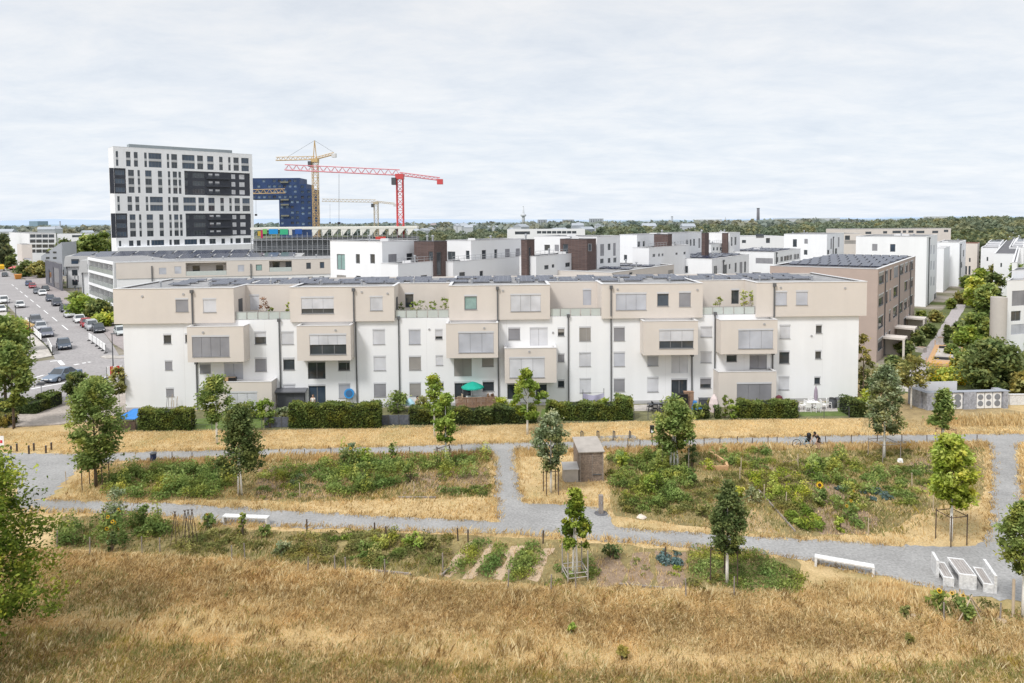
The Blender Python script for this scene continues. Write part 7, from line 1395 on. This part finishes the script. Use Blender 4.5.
# sunflowers
def sunflower(label, x, yb, yt, nh=1, big=.16, face=-90):
    B = G(x, yb); h = AT(x, yt, B.y).z; t = T('sunflower', label, 'sunflower', tuple(B)); rg = random.Random(int(x))
    for k in range(nh):
        hk = h*(1-.13*k)*rg.uniform(.92, 1.0); ox, oy = (rg.uniform(-.45, .45), rg.uniform(-.3, .3)) if nh > 1 else (0, 0); mb = MB(); mb.tube([(ox*.3, oy*.3, 0), (ox*.8, oy*.8, hk*.6), (ox, oy-.03, hk)], [.02, .016, .012], 5); s0 = mb.build('stem', M('stem_green', (.08, .12, .03), var=.2), t) if k == 0 else mb.build('stem', bpy.data.materials['stem_green'], t)
        c = Vector((ox, oy-.06, hk)); nn = Vector((rg.uniform(-.5, .5), -1, rg.uniform(.2, .8))).normalized(); a = nn.orthogonal().normalized(); b = nn.cross(a); mb = MB()
        for j in range(14):
            an = 2*math.pi*j/14; dr = a*math.cos(an)+b*math.sin(an); sd = a*-math.sin(an)+b*math.cos(an); mb.face([c+dr*big*.45-sd*big*.16, c+dr*big*1.25+nn*.02, c+dr*big*.45+sd*big*.16])
        mb.build('petals', PM('sunflower_petal', (.72, .43, .015), .7), s0); mb = MB(); mb.disc(c+nn*.012, nn, big*.5, 12, 0, .03); mb.build('seed_head', PM('sunflower_core', (.06, .035, .015), .9), s0)
    m = 90; z = np.linspace(.15, .9, m)*h; P = np.stack([RNG.normal(0, .14+.1*nh*.4, m), RNG.normal(0, .14, m), z], 1); np_mesh('leaves', leaf_quads(P, .11, .2, .8), 4, LF['mid'], RNG.uniform(.3, .8, m), t)
sunflower('big single orange sunflower in the right plots', 819, 506, 483.5, 1, .22); sunflower('tall group of yellow sunflowers beside the lower path, far left', 113, 536, 508, 7, .11); sunflower('yellow sunflower beside the four staked maple', 101, 484, 472, 2, .11); sunflower('yellow sunflower at the meadow edge below the picnic set', 938, 611, 589, 1, .12); sunflower('pair of yellow sunflowers left of the crossed poles', 960, 612, 594, 2, .09)
sunflower('tall sunflower at the upper path in the left plots', 352, 470, 444, 2, .10); sunflower('sunflower in the bean bed of the right plots', 850, 520, 500, 2, .09); sunflower('small sunflower by the cabbage row', 1013-160, 503, 490, 1, .08); sunflower('short sunflower left of the low bench', 208, 528, 513, 1, .08)
# ------------------------------------------------------------------ gardens of the block
def gbox(name, label, cat, x0, y0, x1, y1, h, dep, mat, bevel=0, sub=None):
    A, Bq = G(x0, y0), G(x1, y1); d = Bq-A; t = T(name, label, cat, tuple(A), math.atan2(d.y, d.x)); return t, d.length
# blue tarpaulin shelter
t, L = gbox('tarp_shelter', 'blue tarpaulin stretched over garden things at the left end wall', 'tarpaulin', 117, 430, 136, 430.5, 1.6, 2, None); TB = PM('tarp_blue', (.03, .22, .62), .4, .12); mb = MB(); mb.hexa([(-.05, -.1, 1.0), (L, -.1, 1.03), (L+.1, 2.2, 1.35), (.1, 2.2, 1.32)], [(-.05, -.1, 1.04), (L, -.1, 1.07), (L+.1, 2.2, 1.39), (.1, 2.2, 1.36)]); mb.build('tarpaulin', TB, t); 
for u, v, h in ((.02, 0, 1.0), (L-.05, 0, 1.03), (.14, 2.1, 1.31), (L, 2.1, 1.34)): mb = MB(); mb.tube([(u, v, 0), (u, v, h)], .04); mb.build('post', WOODD, t)
mb = MB(); mb.box((.1, .05, 0), (L-.1, .12, .8)); mb.build('panel', WOODD, t)
# dark lean-to shed
A = G(275.5, 411); mb = None; t = T('lean_to_shed', 'dark grey lean-to shed with sloping roof against the white wall', 'shed', tuple(A), math.atan2(DIRM.y, DIRM.x)); L = (G(305, 410.6)-A).length; mb = MB(); mb.box((.15, .3, 0), (L-.15, 1.9, 1.75)); mb.build('wall', M('shed_dark', (.10, .105, .12), var=.1, scale=1), t); mb = MB(); mb.hexa([(-.1, 0, 1.78), (L+.1, 0, 1.78), (L+.1, 2.0, 2.35), (-.1, 2.0, 2.35)], [(-.1, 0, 1.9), (L+.1, 0, 1.9), (L+.1, 2.0, 2.47), (-.1, 2.0, 2.47)]); mb.build('roof', M('shed_roof_dark', (.14, .145, .16), var=.1, scale=1), t); mb = MB(); mb.box((L*.3, .28, .05), (L*.3+.9, .297, 1.7)); mb.build('door', DGREY, t)
# grey solid fences
for lab, x0, x1, yb, yt in (('dark grey gabion like fence left of the long hedge', 265, 289.5, 428, 417.5), ('dark grey fence panels right of the long hedge', 378, 409, 425.5, 415.5)):
    t, L = gbox('garden_fence', lab, 'fence', x0, yb, x1, yb-.4, 1, .1, None); h = AT(x0, yt, t.location.y).z; FG = M('fence_slate', (.10, .11, .135), var=.2, scale=2, fine=6)
    for k in range(3): mb = MB(); mb.box((L*k/3+.06, .02, .05), (L*(k+1)/3-.02, .10, h)); mb.build('panel', FG, t)
    for k in range(4): mb = MB(); mb.box((L*k/3-.04+.0, 0, 0), (L*k/3+.05, .12, h+.06)); mb.build('post', DGREY, t)
# wire fence right
for lab, xs, yb in (('thin dark wire fence round the right end lawn', (799, 824, 849), 418), ('thin dark wire fence beside the garden terrace with black chairs', (634, 648, 662), 420), ('thin wire fence on the lawn left of the garden room', (192, 212, 232, 262), 430)):
    A = G(xs[0], yb); t = T('wire_fence', lab, 'fence', tuple(A))
    for x in xs: 
        B = G(x, yb)-A; mb = MB(); mb.tube([B, B+Vector((0, 0, 1.05))], .03, 6); mb.build('post', DGREY, t)
    E = G(xs[-1], yb)-A; mb = MB()
    for z in (.2, .5, .8, 1.0): mb.tube([(0, 0, z), E+Vector((0, 0, z))], .006, 4)
    mb.build('wire', DGREY, t)
# timber terrace with parasol
A = G(455.5, 413); t = T('timber_terrace', 'raised timber terrace with slatted railing in front of the teal parasol', 'terrace', tuple(A), math.atan2(DIRM.y, DIRM.x)); L = (G(497, 412.4)-A).length; hb0, hb1 = AT(476, 409, A.y).z, AT(476, 397.5, A.y).z
mb = MB(); mb.box((0, .1, hb0-.12), (L, 3.6, hb0)); mb.build('deck', WOODR, t); mb = MB()
for k in range(34): u = L*k/34; mb.box((u+.01, 0, hb0-.05), (u+L/34-.015, .03, hb1-.05))
mb.build('railing', WOODR, t); mb = MB(); mb.box((-.02, -.02, hb1-.05), (L+.02, .08, hb1)); mb.build('hand_rail', WOODR, t)
for k in range(5): u = .05+(L-.1)*k/4; mb = MB(); mb.box((u-.05, .04, 0), (u+.05, .1, hb1-.06)); mb.build('post', WOODD, t)
mb = MB(); mb.box((0, -.01, hb0-.22), (L, .05, hb0-.13)); mb.build('fascia', RW[0], t)
def parasol(label, x, y_top, wpx, Y, z0, col, closed=False, name='parasol'):
    P = AT(x, y_top, Y); t = T(name, label, 'parasol', (P.x, Y, z0)); h = P.z-z0; r = wpx/2*Y/FPX; m = PM('fabric_'+name+'%d' % x, col, .7)
    mb = MB(); mb.tube([(0, 0, 0), (0, 0, h)], .03); mb.build('pole', STEEL, t)
    mb = MB(); mb.lathe([(r, h-.62), (r*.98, h-.5), (r*.5, h-.2), (.03, h)], 10) if not closed else mb.lathe([(.12, h*.35), (.2, h*.5), (.15, h*.8), (.02, h)], 10); mb.build('canopy', m, t)
    mb = MB(); mb.lathe([(.3, 0), (.3, .08), (.05, .1)], 14); mb.build('base', DGREY, t); return t
parasol('open teal parasol over the timber terrace', 472.5, 381.5, 23, A.y+1.6, hb0, (.015, .36, .27)); parasol('closed mauve parasol on the right garden terrace', 816, 385.5, 5, G(816, 408).y, 0, (.30, .25, .31), True)
def table(label, x, yb, hpx_w=1.2, mat=RW[0], z=.73, Y=None, z0=0, name='garden_table'):
    B = G(x, yb) if Y is None else Vector((AT(x, 390, Y).x, Y, z0)); t = T(name, label, 'table', tuple(B)); mb = MB(); mb.box((-hpx_w/2, -.4, z-.05), (hpx_w/2, .4, z)); mb.build('top', mat, t, bevel=.01)
    for sx in (-1, 1):
        for sy in (-1, 1): mb = MB(); mb.tube([(sx*(hpx_w/2-.08), sy*.33, 0), (sx*(hpx_w/2-.1), sy*.32, z-.05)], .025); mb.build('leg', mat, t)
    return t
def chair(label, x, yb, rz, mat, group=None, Y=None, z0=0):
    B = G(x, yb) if Y is None else Vector((AT(x, 390, Y).x, Y, z0)); t = T('garden_chair', label, 'chair', tuple(B), rz, group); mb = MB(); mb.box((-.24, -.24, .41), (.24, .24, .45)); mb.build('seat', mat, t, bevel=.01); mb = MB()
    for k in range(5): u = -.22+k*.096; mb.box((u, .21, .46), (u+.06, .25, .92))
    mb.box((-.24, .205, .86), (.24, .255, .93)); mb.build('backrest', mat, t)
    for sx in (-1, 1):
        for sy in (-1, 1): mb = MB(); mb.tube([(sx*.24, sy*.24, 0), (sx*.21, sy*.21, .41)], .025); mb.build('leg', mat, t)
        mb = MB(); mb.box((sx*.25-.03, -.2, .62), (sx*.25+.03, .24, .66)); mb.box((sx*.25-.02, -.2, .45), (sx*.25+.02, -.16, .62)); mb.build('armrest', mat, t)
WP = RW[0]
table('white plastic garden table on the right terrace under the closed parasol', 812, 409)
for i, (x, y, rz, l) in enumerate(((803, 409.5, -1.4, 'white plastic chair left of the white table'), (808, 411.5, 2.9, 'white plastic chair in front of the white table, left'), (817, 412, 3.3, 'white plastic chair in front of the white table, right'), (823, 409, 1.5, 'white plastic chair right of the white table'), (829, 408, 1.2, 'white plastic chair farthest right, apart from the white table'), (811, 406.2, 0, 'white plastic chair behind the white table'))): chair(l, x, y, rz, WP, 'white plastic chairs round the white table')
table('dark garden table on the terrace behind the wire fence', 656, 411, 1.5, DGREY)
for i, (x, y, rz, l) in enumerate(((650, 411, -1.4, 'black garden chair left of the dark table'), (655, 413, 3.1, 'black garden chair in front of the dark table, left'), (661, 412.6, 3.2, 'black garden chair in front of the dark table, right'), (664, 409.5, 1.4, 'black garden chair right of the dark table'))): chair(l, x, y, rz, BLACK, 'black chairs round the dark table')
YD = A.y+1.9; table('white table on the timber terrace below the teal parasol', 474, 0, 1.6, WP, .73, YD, hb0)
for x, rz, l, m in ((460, -1.2, 'wicker chair at the left on the timber terrace', WOODP), (490, 1.3, 'wooden chair at the right on the timber terrace', WOODO), (494, 1.0, 'second wooden chair at the right corner of the timber terrace', WOODR)): chair(l, x, 0, rz, m, None, YD+.2, hb0)
# assorted garden things
def ball_set(): pass
B = G(348, 410); t = T('trampoline', 'small round trampoline with bright blue edge behind the long hedge', 'trampoline', tuple(B)); mb = MB(); mb.disc((0, .6, 1.5), (0, -1, .25), .5, 24, 0, .10); mb.build('pad', PM('trampoline_blue', (.03, .25, .58)), t); mb = MB(); mb.disc((0, .54, 1.52), (0, -1, .25), .34, 24, 0, .04); mb.build('mat', PM('trampoline_dark', (.04, .12, .25)), t); mb = MB(); mb.tube([(-.3, .6, 0), (-.3, .6, 1.1)], .03); mb.tube([(.3, .6, 0), (.3, .6, 1.1)], .03); mb.build('leg', STEEL, t)
A = G(583, 412); t = T('drying_rack', 'lavender sheet drying over a rack before the white wall', 'laundry', tuple(A)); mb = MB(); 
n = 14; x1 = (G(604, 412)-A).x
for k in range(n):
    a, b = x1*k/n, x1*(k+1)/n; f0 = lambda u: .12*math.sin(u*5); sg = lambda u: 1.85-.22*math.sin(math.pi*u/x1)
    mb.face([(a, f0(a), .75+.25*abs(math.sin(a*1.4))), (b, f0(b), .75+.25*abs(math.sin(b*1.4))), (b, f0(b)*.3, sg(b)), (a, f0(a)*.3, sg(a))])
mb.build('sheet', PM('lavender_cloth', (.46, .44, .58), .9), t); mb = MB(); mb.tube([(0, .02, 0), (0, .02, 2.2)], .03); mb.tube([(x1, .02, 0), (x1, .02, 2.3)], .03); mb.tube([(0, .02, 1.87), (x1, .02, 1.87)], .012, 4); mb.build('frame', DGREY, t)
B = G(714, 411.5); t = T('play_tent', 'small pale pink play tent beside the right garden room', 'tent', tuple(B)); mb = MB(); mb.lathe([(.5, 0), (.5, .8), (.34, 1.3), (.05, 1.7)], 6); mb.build('canvas', PM('tent_pink', (.66, .56, .55), .9), t); mb = MB(); mb.face([(-.18, -.52, .02), (.18, -.52, .02), (0, -.50, .8)]); mb.build('flap', PM('tent_flap', (.5, .3, .3), .9), t)
B = G(832.5, 408); t = T('rain_barrel', 'dark water butt at the right end wall', 'barrel', tuple(B)); mb = MB(); mb.lathe([(.3, 0), (.36, .35), (.36, .55), (.3, .95)], 16); mb.build('body', DGREY, t); mb = MB(); mb.lathe([(.32, .955), (.32, 1.0), (.05, 1.03)], 16); mb.build('lid', BLACK, t)
B = G(838, 407.5); t = T('rain_barrel', 'grey rubbish drum beside the dark water butt', 'barrel', tuple(B)); mb = MB(); mb.lathe([(.26, 0), (.3, .9)], 14); mb.build('body', STEEL, t); mb = MB(); mb.lathe([(.33, .905), (.3, .97), (.05, 1.0)], 14); mb.build('lid', DGREY, t)
B = G(795, 410); t = T('storage_chest', 'dark grey cushion box right of the garden room hedge', 'chest', tuple(B)); mb = MB(); mb.box((-.9, -.35, 0), (.2, .35, .75)); mb.build('body', PM('chest_grey', (.12, .13, .16)), t, bevel=.02); mb = MB(); mb.box((-.93, -.38, .755), (.23, .38, .83)); mb.build('lid', DGREY, t, bevel=.02)
B = G(779, 409.5); t = T('kettle_grill', 'dark red lidded grill with white cart at the garden room corner', 'grill', tuple(B)); mb = MB(); mb.lathe([(.05, .75), (.3, .95), (.34, 1.1)], 16); mb.build('bowl', BLACK, t); mb = MB(); mb.lathe([(.35, 1.11), (.28, 1.32), (.05, 1.42)], 16); mb.build('lid', PM('grill_red', (.12, .03, .04), .3), t); mb = MB()
for k in range(3): an = k*2.1; mb.tube([(.18*math.cos(an), .18*math.sin(an), .85), (.34*math.cos(an), .34*math.sin(an), 0)], .02)
mb.build('legs', STEEL, t)
for lab, x, y, w_, d_, h, m in (('brown wooden cupboard outside the right glass door', 688.5, 409, .9, .5, 1.7, WOODR), ('black covered grill outside the right glass door', 681, 409.5, 1.2, .6, 1.5, BLACK), ('dark slatted box right of the blue garden toys', 706, 409, 1.3, .7, 1.0, DGREY), ('white cabinet before the left garden room window', 231, 411, .8, .45, 1.3, WP)):
    B = G(x, y); t = T('garden_cabinet', lab, 'cabinet', tuple(B)); mb = MB(); mb.box((-w_/2, -d_/2, 0), (w_/2, d_/2, h)); mb.build('body', m, t, bevel=.02); mb = MB(); mb.box((-.012, -d_/2-.012, .08), (.012, -d_/2-.002, h-.06)); mb.build('door_gap', BLACK, t); mb = MB(); mb.box((-w_/2-.03, -d_/2-.03, h+.002), (w_/2+.03, d_/2+.03, h+.05)); mb.build('lid', m, t)
B = G(697, 411); t = T('ride_on_toy', 'bright blue garden toy car beside the wooden cupboard', 'toy', tuple(B)); mb = MB(); mb.hexa([(-.5, -.25, .15), (.5, -.25, .15), (.5, .25, .15), (-.5, .25, .15)], [(-.45, -.22, .55), (.3, -.22, .45), (.3, .22, .45), (-.45, .22, .55)]); mb.hexa([(-.4, -.2, .55), (.05, -.2, .5), (.05, .2, .5), (-.4, .2, .55)], [(-.35, -.18, 1.0), (-.05, -.18, 1.0), (-.05, .18, 1.0), (-.35, .18, 1.0)]); mb.build('body', PM('toy_blue', (.05, .22, .55)), t, bevel=.04)
for sx in (-.32, .3):
    for s_ in (-1, 1): mb = MB(); mb.disc((sx, s_*.26, .15), (0, 1, 0), .15, 12, 0, .08); mb.build('wheel', BLACK, t)
parasol('pale blue tilted sunshade in the garden by the grey fence', 409.5, 398, 11, G(409, 411).y, 0, (.40, .62, .72), name='sunshade')
for lab, x, y, Y_, m in (('dark planter trough on the left garden room roof', 232, 0, 0, BLACK), ('wooden crate on the left garden room roof', 225, 0, 0, WOODO), ('white pot on the left garden room roof', 220.5, 0, 0, WP)):
    u = FM.uz(x, 380, -.9)[0]; zz2 = FM.uz(X('A', 700), Yc(512), PJ)[1]-.25; P = FM.pt(u, -.8, zz2); t = T('planter', lab, 'planter', tuple(P)); mb = MB(); mb.hexa([(-.32, -.2, 0), (.32, -.2, 0), (.32, .2, 0), (-.32, .2, 0)], [(-.38, -.24, .6), (.38, -.24, .6), (.38, .24, .6), (-.38, .24, .6)]); mb.build('box', m, t, bevel=.01); mb = MB(); mb.box((-.33, -.19, .55), (.33, .19, .605)); mb.build('soil', SOIL, t)
B = G(171.5, 411.5); t = T('hose_reel', 'garden tools leaning at the white end wall, left', 'garden tools', tuple(B))
for k in range(5): mb = MB(); mb.tube([(k*.25-.5, -.1, 0), (k*.25-.5+random.uniform(-.1, .1), .15, random.uniform(.9, 1.7))], .03); mb.build('handle', random.choice([WOODP, DGREY, STEEL]), t)
# gabion enclosure with heat pumps, deck and yellow flowers
A, Bq = G(925, 410.5), G(1010, 408.5); d = Bq-A; L = d.length; t = T('gabion_wall', 'grey stone gabion enclosure with pale fence at its back', 'wall', tuple(A), math.atan2(d.y, d.x)); h = AT(967, 393, A.y).z; hz_ = h
GB = M('gabion_stone', (.36, .37, .41), var=.35, scale=4, fine=5, rough=.95, bump=.6)
bays = [(925, 937), (965, 978), (1007, 1012)]
for x0, x1 in bays: a, b = (G(x0, 410)-A).length, (G(x1, 410)-A).length; mb = MB(); mb.box((a, 0, 0), (b, .7, h)); mb.build('gabion', GB, t)
mb = MB(); mb.box((0, .71, 0), (.7, 2.6, h)); mb.build('gabion', GB, t); mb = MB(); mb.box((L-.7, .71, 0), (L, 1.6, h)); mb.build('gabion', GB, t); mb = MB()
for k in range(40): u = .8+(L-1.6)*.62*k/40; mb.box((u, 2.65, 0), (u+L*.62/40*.8, 2.7, h+.45))
mb.build('pale_fence', PM('pale_fence', (.62, .63, .66)), t); mb = MB(); mb.box((0, .0, h), (L, .72, h+.05)); mb.build('coping', M('coping_steel', (.30, .32, .36), var=.1), t)
for i, (x0, x1) in enumerate(((939, 953), (953.5, 964.5), (979, 987.5), (988, 996), (996.5, 1006))):
    a, b = (G(x0, 410)-A).length, (G(x1, 410)-A).length; Bp = A+d.normalized()*a; t = T('heat_pump', ['leftmost', 'second', 'third', 'fourth', 'rightmost'][i]+' white heat pump with two stacked round fans in the gabion wall', 'heat pump', tuple(Bp), math.atan2(d.y, d.x), 'heat pumps in the gabion wall'); mb = MB(); mb.box((.03, .12, .05), (b-a-.03, .6, h-.1)); mb.build('casing', WP, t)
    for z in (.32, .70): mb = MB(); mb.disc(((b-a)/2, .11, z*h*.98), (0, 1, 0), min(.36, (b-a)*.33), 20, 0, .04); mb.build('fan_grille', M('fan_grey', (.22, .23, .25), var=.1), t)
A = G(930, 366); P = [G(x, y) for x, y in ((926, 365.5), (958, 367.5), (963.5, 348), (935, 347))]; t = T('timber_deck', 'orange timber framed play deck with white sand middle in the courtyard', 'deck', tuple(P[0])); c = sum(P, Vector())/4; mb = MB(P[0]); mb.prism([p[:2] for p in P], .02, .35); mb.build('frame', WOODO, t); mb = MB(P[0]); q_ = [c.lerp(p, .66) for p in P]; mb.face([(v.x, v.y, .356) for v in q_]); mb.build('sand', PAVEL, t)
for f_ in (.2, .8): a, b = P[0].lerp(P[3], f_).lerp(P[1].lerp(P[2], f_), .2), P[0].lerp(P[3], f_).lerp(P[1].lerp(P[2], f_), .82); mb = MB(P[0]); mb.bar(a+Vector((0, 0, .5)), b+Vector((0, 0, .5)), .16); mb.build('beam', BLACK, t)
for a in P: mb = MB(P[0]); mb.tube([a, a+Vector((0, 0, 1.0))], .06); mb.build('post', WOODO, t)
bed('golden yellow flowers behind the gabion wall', [(928, 385), (932, 376), (962, 377), (964, 387)], 1.9, 'gold', 60, 2.5, .11, .5, .2, name='flower_bed', cat='flower bed')
for i in range(7):
    x, y = [(946, 336), (941, 342), (955, 352), (921, 352), (912, 345), (964, 345), (960, 338)][i]; B = G(x, y); t = T('planter', 'pale block planter beside the courtyard path', 'planter', tuple(B), R(37), 'pale planters along the courtyard path'); mb = MB(); mb.box((-.6, -.5, 0), (.6, .5, .7)); mb.build('box', PAVEL, t, bevel=.02); mb = MB(); mb.box((-.5, -.4, .66), (.5, .4, .72)); mb.build('soil', SOIL, t)
B = G(1022, 405); t = T('garden_wall', 'white low wall at the right edge beside the gabion enclosure', 'wall', tuple(B)); mb = MB(); mb.box((-1.2, 0, 0), (9, .3, 1.0)); mb.build('wall', CONC, t); mb = MB(); mb.box((-1.25, -.04, 1.003), (9, .34, 1.06)); mb.build('coping', CAP, t)
# ------------------------------------------------------------------ people and bicycle
SKIN = PM('skin', (.48, .30, .22), .6); HAIR = PM('black_hair', (.012, .011, .012), .6)
def person(label, px, py, height, rz, top, legs, bend=0.0, hair=HAIR, arms=(.25, .25), shorts=True, Y=None, z0=0):
    B = G(px, py) if Y is None else Vector((AT(px, py, Y).x, Y, z0)); t = T('person', label, 'person', tuple(B), rz); k = height/1.72
    bend = R(bend); hip = Vector((0, 0, .90)); 
    def up(d, y=0): return hip+Vector((0, -math.sin(bend)*d+y*math.cos(bend), math.cos(bend)*d+y*math.sin(bend)))
    V, E, Rd = [], [], []
    def v(p, r): V.append(Vector(p)*k); Rd.append(r*k); return len(V)-1
    def e(a, b): E.append((a, b))
    pel = v(hip, .125); wa = v(up(.14), .115); ch = v(up(.36), .135); nk0 = v(up(.50), .075); nk = v(up(.56), .052); hd = v(up(.66, -.02), .085); hd2 = v(up(.76, -.01), .075)
    for a, b in ((pel, wa), (wa, ch), (ch, nk0), (nk0, nk), (nk, hd), (hd, hd2)): e(a, b)
    nose = v(up(.66, -.115), .018); e(hd, nose)
    for s_ in (-1, 1):
        ear = v(up(.67)+Vector((s_*.088, 0, 0)), .018); e(hd, ear)
        hp = v((s_*.09, 0, .86), .095); kn = v((s_*.10, -.02-bend*.03, .48), .058); an = v((s_*.10, .01, .09), .040); toe = v((s_*.115, -.16, .035), .032); e(pel, hp); e(hp, kn); e(kn, an); e(an, toe)
        sh = v(up(.46)+Vector((s_*.175, 0, 0)), .055); sw = arms[0 if s_ < 0 else 1]; el = v(up(.46)+Vector((s_*.22, -sw*.3, -.28)), .042); wr = v(up(.46)+Vector((s_*.23, -sw*.9-.02, -.50)), .030); pm = v(up(.46)+Vector((s_*.23, -sw*1.05-.03, -.58)), .032); e(nk0, sh); e(sh, el); e(el, wr); e(wr, pm)
        pc = V[pm]/k
        for j in range(4):
            ln = (.072, .082, .078, .062)[j]; b0 = v(pc+Vector((s_*.0, (j-1.5)*.020, -.035)), .009); b1 = v(pc+Vector((-s_*.012, (j-1.5)*.021, -.035-ln*.5)), .0085); b2 = v(pc+Vector((-s_*.03, (j-1.5)*.021, -.035-ln)), .007); e(pm, b0); e(b0, b1); e(b1, b2)
        t0 = v(pc+Vector((-s_*.02, -.035, .0)), .011); t1 = v(pc+Vector((-s_*.03, -.052, -.04)), .009); e(pm, t0); e(t0, t1)
    me = bpy.data.meshes.new('body'); me.from_pydata([tuple(p) for p in V], E, []); o = bpy.data.objects.new('body', me); C.objects.link(o); setp(o, t); me.materials.append(SKIN)
    sk = o.modifiers.new('skin', 'SKIN')
    if not me.skin_vertices: me.skin_vertices.new() if hasattr(me.skin_vertices, 'new') else None
    for i, d_ in enumerate(me.skin_vertices[0].data): d_.radius = (Rd[i], Rd[i]); d_.use_root = (i == 0)
    s2 = o.modifiers.new('smooth', 'SUBSURF'); s2.levels = 1; s2.render_levels = 1
    for p in [V[hd]/k]:
        mb = MB(); c = up(.70, .015)*1; prof = [(.095, -.10), (.112, -.02), (.108, .06), (.075, .115), (.02, .135)]
        mb.lathe([(r*k, z*k) for r, z in prof], 14, 0, c*k+Vector((0, .02*k, 0))); mb.build('hair', hair, t, smooth=True)
    mb = MB(); pts = [up(-.02), up(.14), up(.34), up(.47)]; mb.tube([p*k for p in pts], [.155*k, .150*k, .165*k, .11*k], 14); 
    for s_ in (-1, 1): a = up(.46)+Vector((s_*.15, 0, 0)); b = up(.46)+Vector((s_*.205, -.08, -.17)); mb.tube([a*k, b*k], [.075*k, .062*k], 10)
    mb.build('top', PM('cloth_top_%d' % px, top, .9), t, smooth=True); mb = MB(); mb.tube([(0, 0, .80*k), (0, 0, .93*k)], [.165*k, .15*k], 14)
    for s_ in (-1, 1): mb.tube([(s_*.085*k, 0, .88*k), (s_*.098*k, -.01*k, (.58 if shorts else .12)*k)], [.112*k, (.085 if shorts else .06)*k], 12)
    mb.build('shorts' if shorts else 'trousers', PM('cloth_legs_%d' % px, legs, .9), t, smooth=True); mb = MB()
    for s_ in (-1, 1): mb.tube([(s_*.10*k, .05*k, .035*k), (s_*.115*k, -.19*k, .03*k)], [.052*k, .04*k], 8)
    mb.build('shoes', PM('shoe_dark', (.03, .03, .03)), t); return t
person('person in a dark top and shorts bending forward beside the bicycle on the path', 818.5, 449, 1.62, R(-70), (.02, .018, .022), (.10, .08, .08), 42, arms=(.35, .15))
person('person with dark hair and pale top standing in the garden by the dark hedge', 417.5, 413.5, 1.72, R(20), (.55, .42, .34), (.5, .4, .34), 5)
person('person in pale clothes standing in the open garden door behind the long hedge', 313.3, 411.6, 1.70, R(0), (.62, .58, .52), (.3, .28, .26), 0, shorts=False, hair=PM('brown_hair', (.10, .06, .035)))
def bicycle(label, xf_, xr, y):
    A, Bq = G(xf_, y), G(xr, y-.2); c = (A+Bq)/2; d = A-Bq; t = T('bicycle', label, 'bicycle', (c.x, c.y, .0), math.atan2(d.y, d.x)); wb = d.length/2; r = .34
    for nm, x in (('front', wb), ('rear', -wb)):
        mb = MB(); n = 24; mb.tube([(x+r*math.cos(2*math.pi*j/n), 0, r+r*math.sin(2*math.pi*j/n)) for j in range(n+1)], .024, 6, cap=False); wl = mb.build('wheel', RUBBER, t); mb = MB()
        for j in range(12): mb.tube([(x, 0, r), (x+(r-.02)*math.cos(math.pi*j/6), 0, r+(r-.02)*math.sin(math.pi*j/6))], .004, 4)
        mb.disc((x, 0, r), (0, 1, 0), .04, 10, 0, .1); mb.build('spokes', STEEL, wl)
    FR = PM('bike_frame', (.30, .42, .48), .4); mb = MB(); bb = (-.08, 0, .30); st = (-.28, 0, .82); hd_ = (wb-.25, 0, .82)
    for a, b in ((bb, st), (bb, hd_), ((-.26, 0, .70), hd_), (bb, (-wb, 0, r)), ((-.25, 0, .68), (-wb, 0, r)), (hd_, (wb, 0, r)), (hd_, (wb-.30, 0, 1.0))): mb.tube([a, b], .024, 6)
    mb.build('frame', FR, t); mb = MB(); mb.tube([(wb-.42, -.30, 1.03), (wb-.30, -.12, 1.02), (wb-.30, .12, 1.02), (wb-.42, .30, 1.03)], .018, 6); mb.build('handlebar', BLACK, t); mb = MB(); mb.hexa([(-.42, -.09, .88), (-.12, -.03, .90), (-.12, .03, .90), (-.42, .09, .88)], [(-.42, -.11, .94), (-.12, -.03, .94), (-.12, .03, .94), (-.42, .11, .94)]); mb.build('saddle', BLACK, t); mb = MB(); mb.box((bb[0]-.02, -.2, .28), (bb[0]+.02, .2, .32)); mb.disc((bb[0], .06, .3), (0, 1, 0), .1, 14, 0, .02); mb.build('crank', STEEL, t)
    mb = MB(); mb.box((-wb-.2, -.12, .70), (-.35, .12, .73)); mb.tube([(-wb, .08, r), (-wb-.05, .08, .70)], .012, 4); mb.tube([(-wb, -.08, r), (-wb-.05, -.08, .70)], .012, 4); mb.build('rack', DGREY, t)
    mb = MB(); mb.lathe([(.10, .74), (.15, .80), (.17, .98), (.17, 1.12), (.10, 1.2)], 12, 0, (-wb+.02, 0, 0)); mb.build('child_seat', BLACK, t, smooth=True); mb = MB(); mb.hexa([(-wb-.16, -.18, .40), (-.25, -.18, .40), (-.25, -.12, .40), (-wb-.16, -.12, .40)], [(-wb-.16, -.22, .68), (-.25, -.22, .68), (-.25, -.12, .68), (-wb-.16, -.12, .68)]); mb.build('pannier', BLACK, t)
bicycle('parked pale blue bicycle with black child seat on the upper path', 796.5, 809, 447.6)
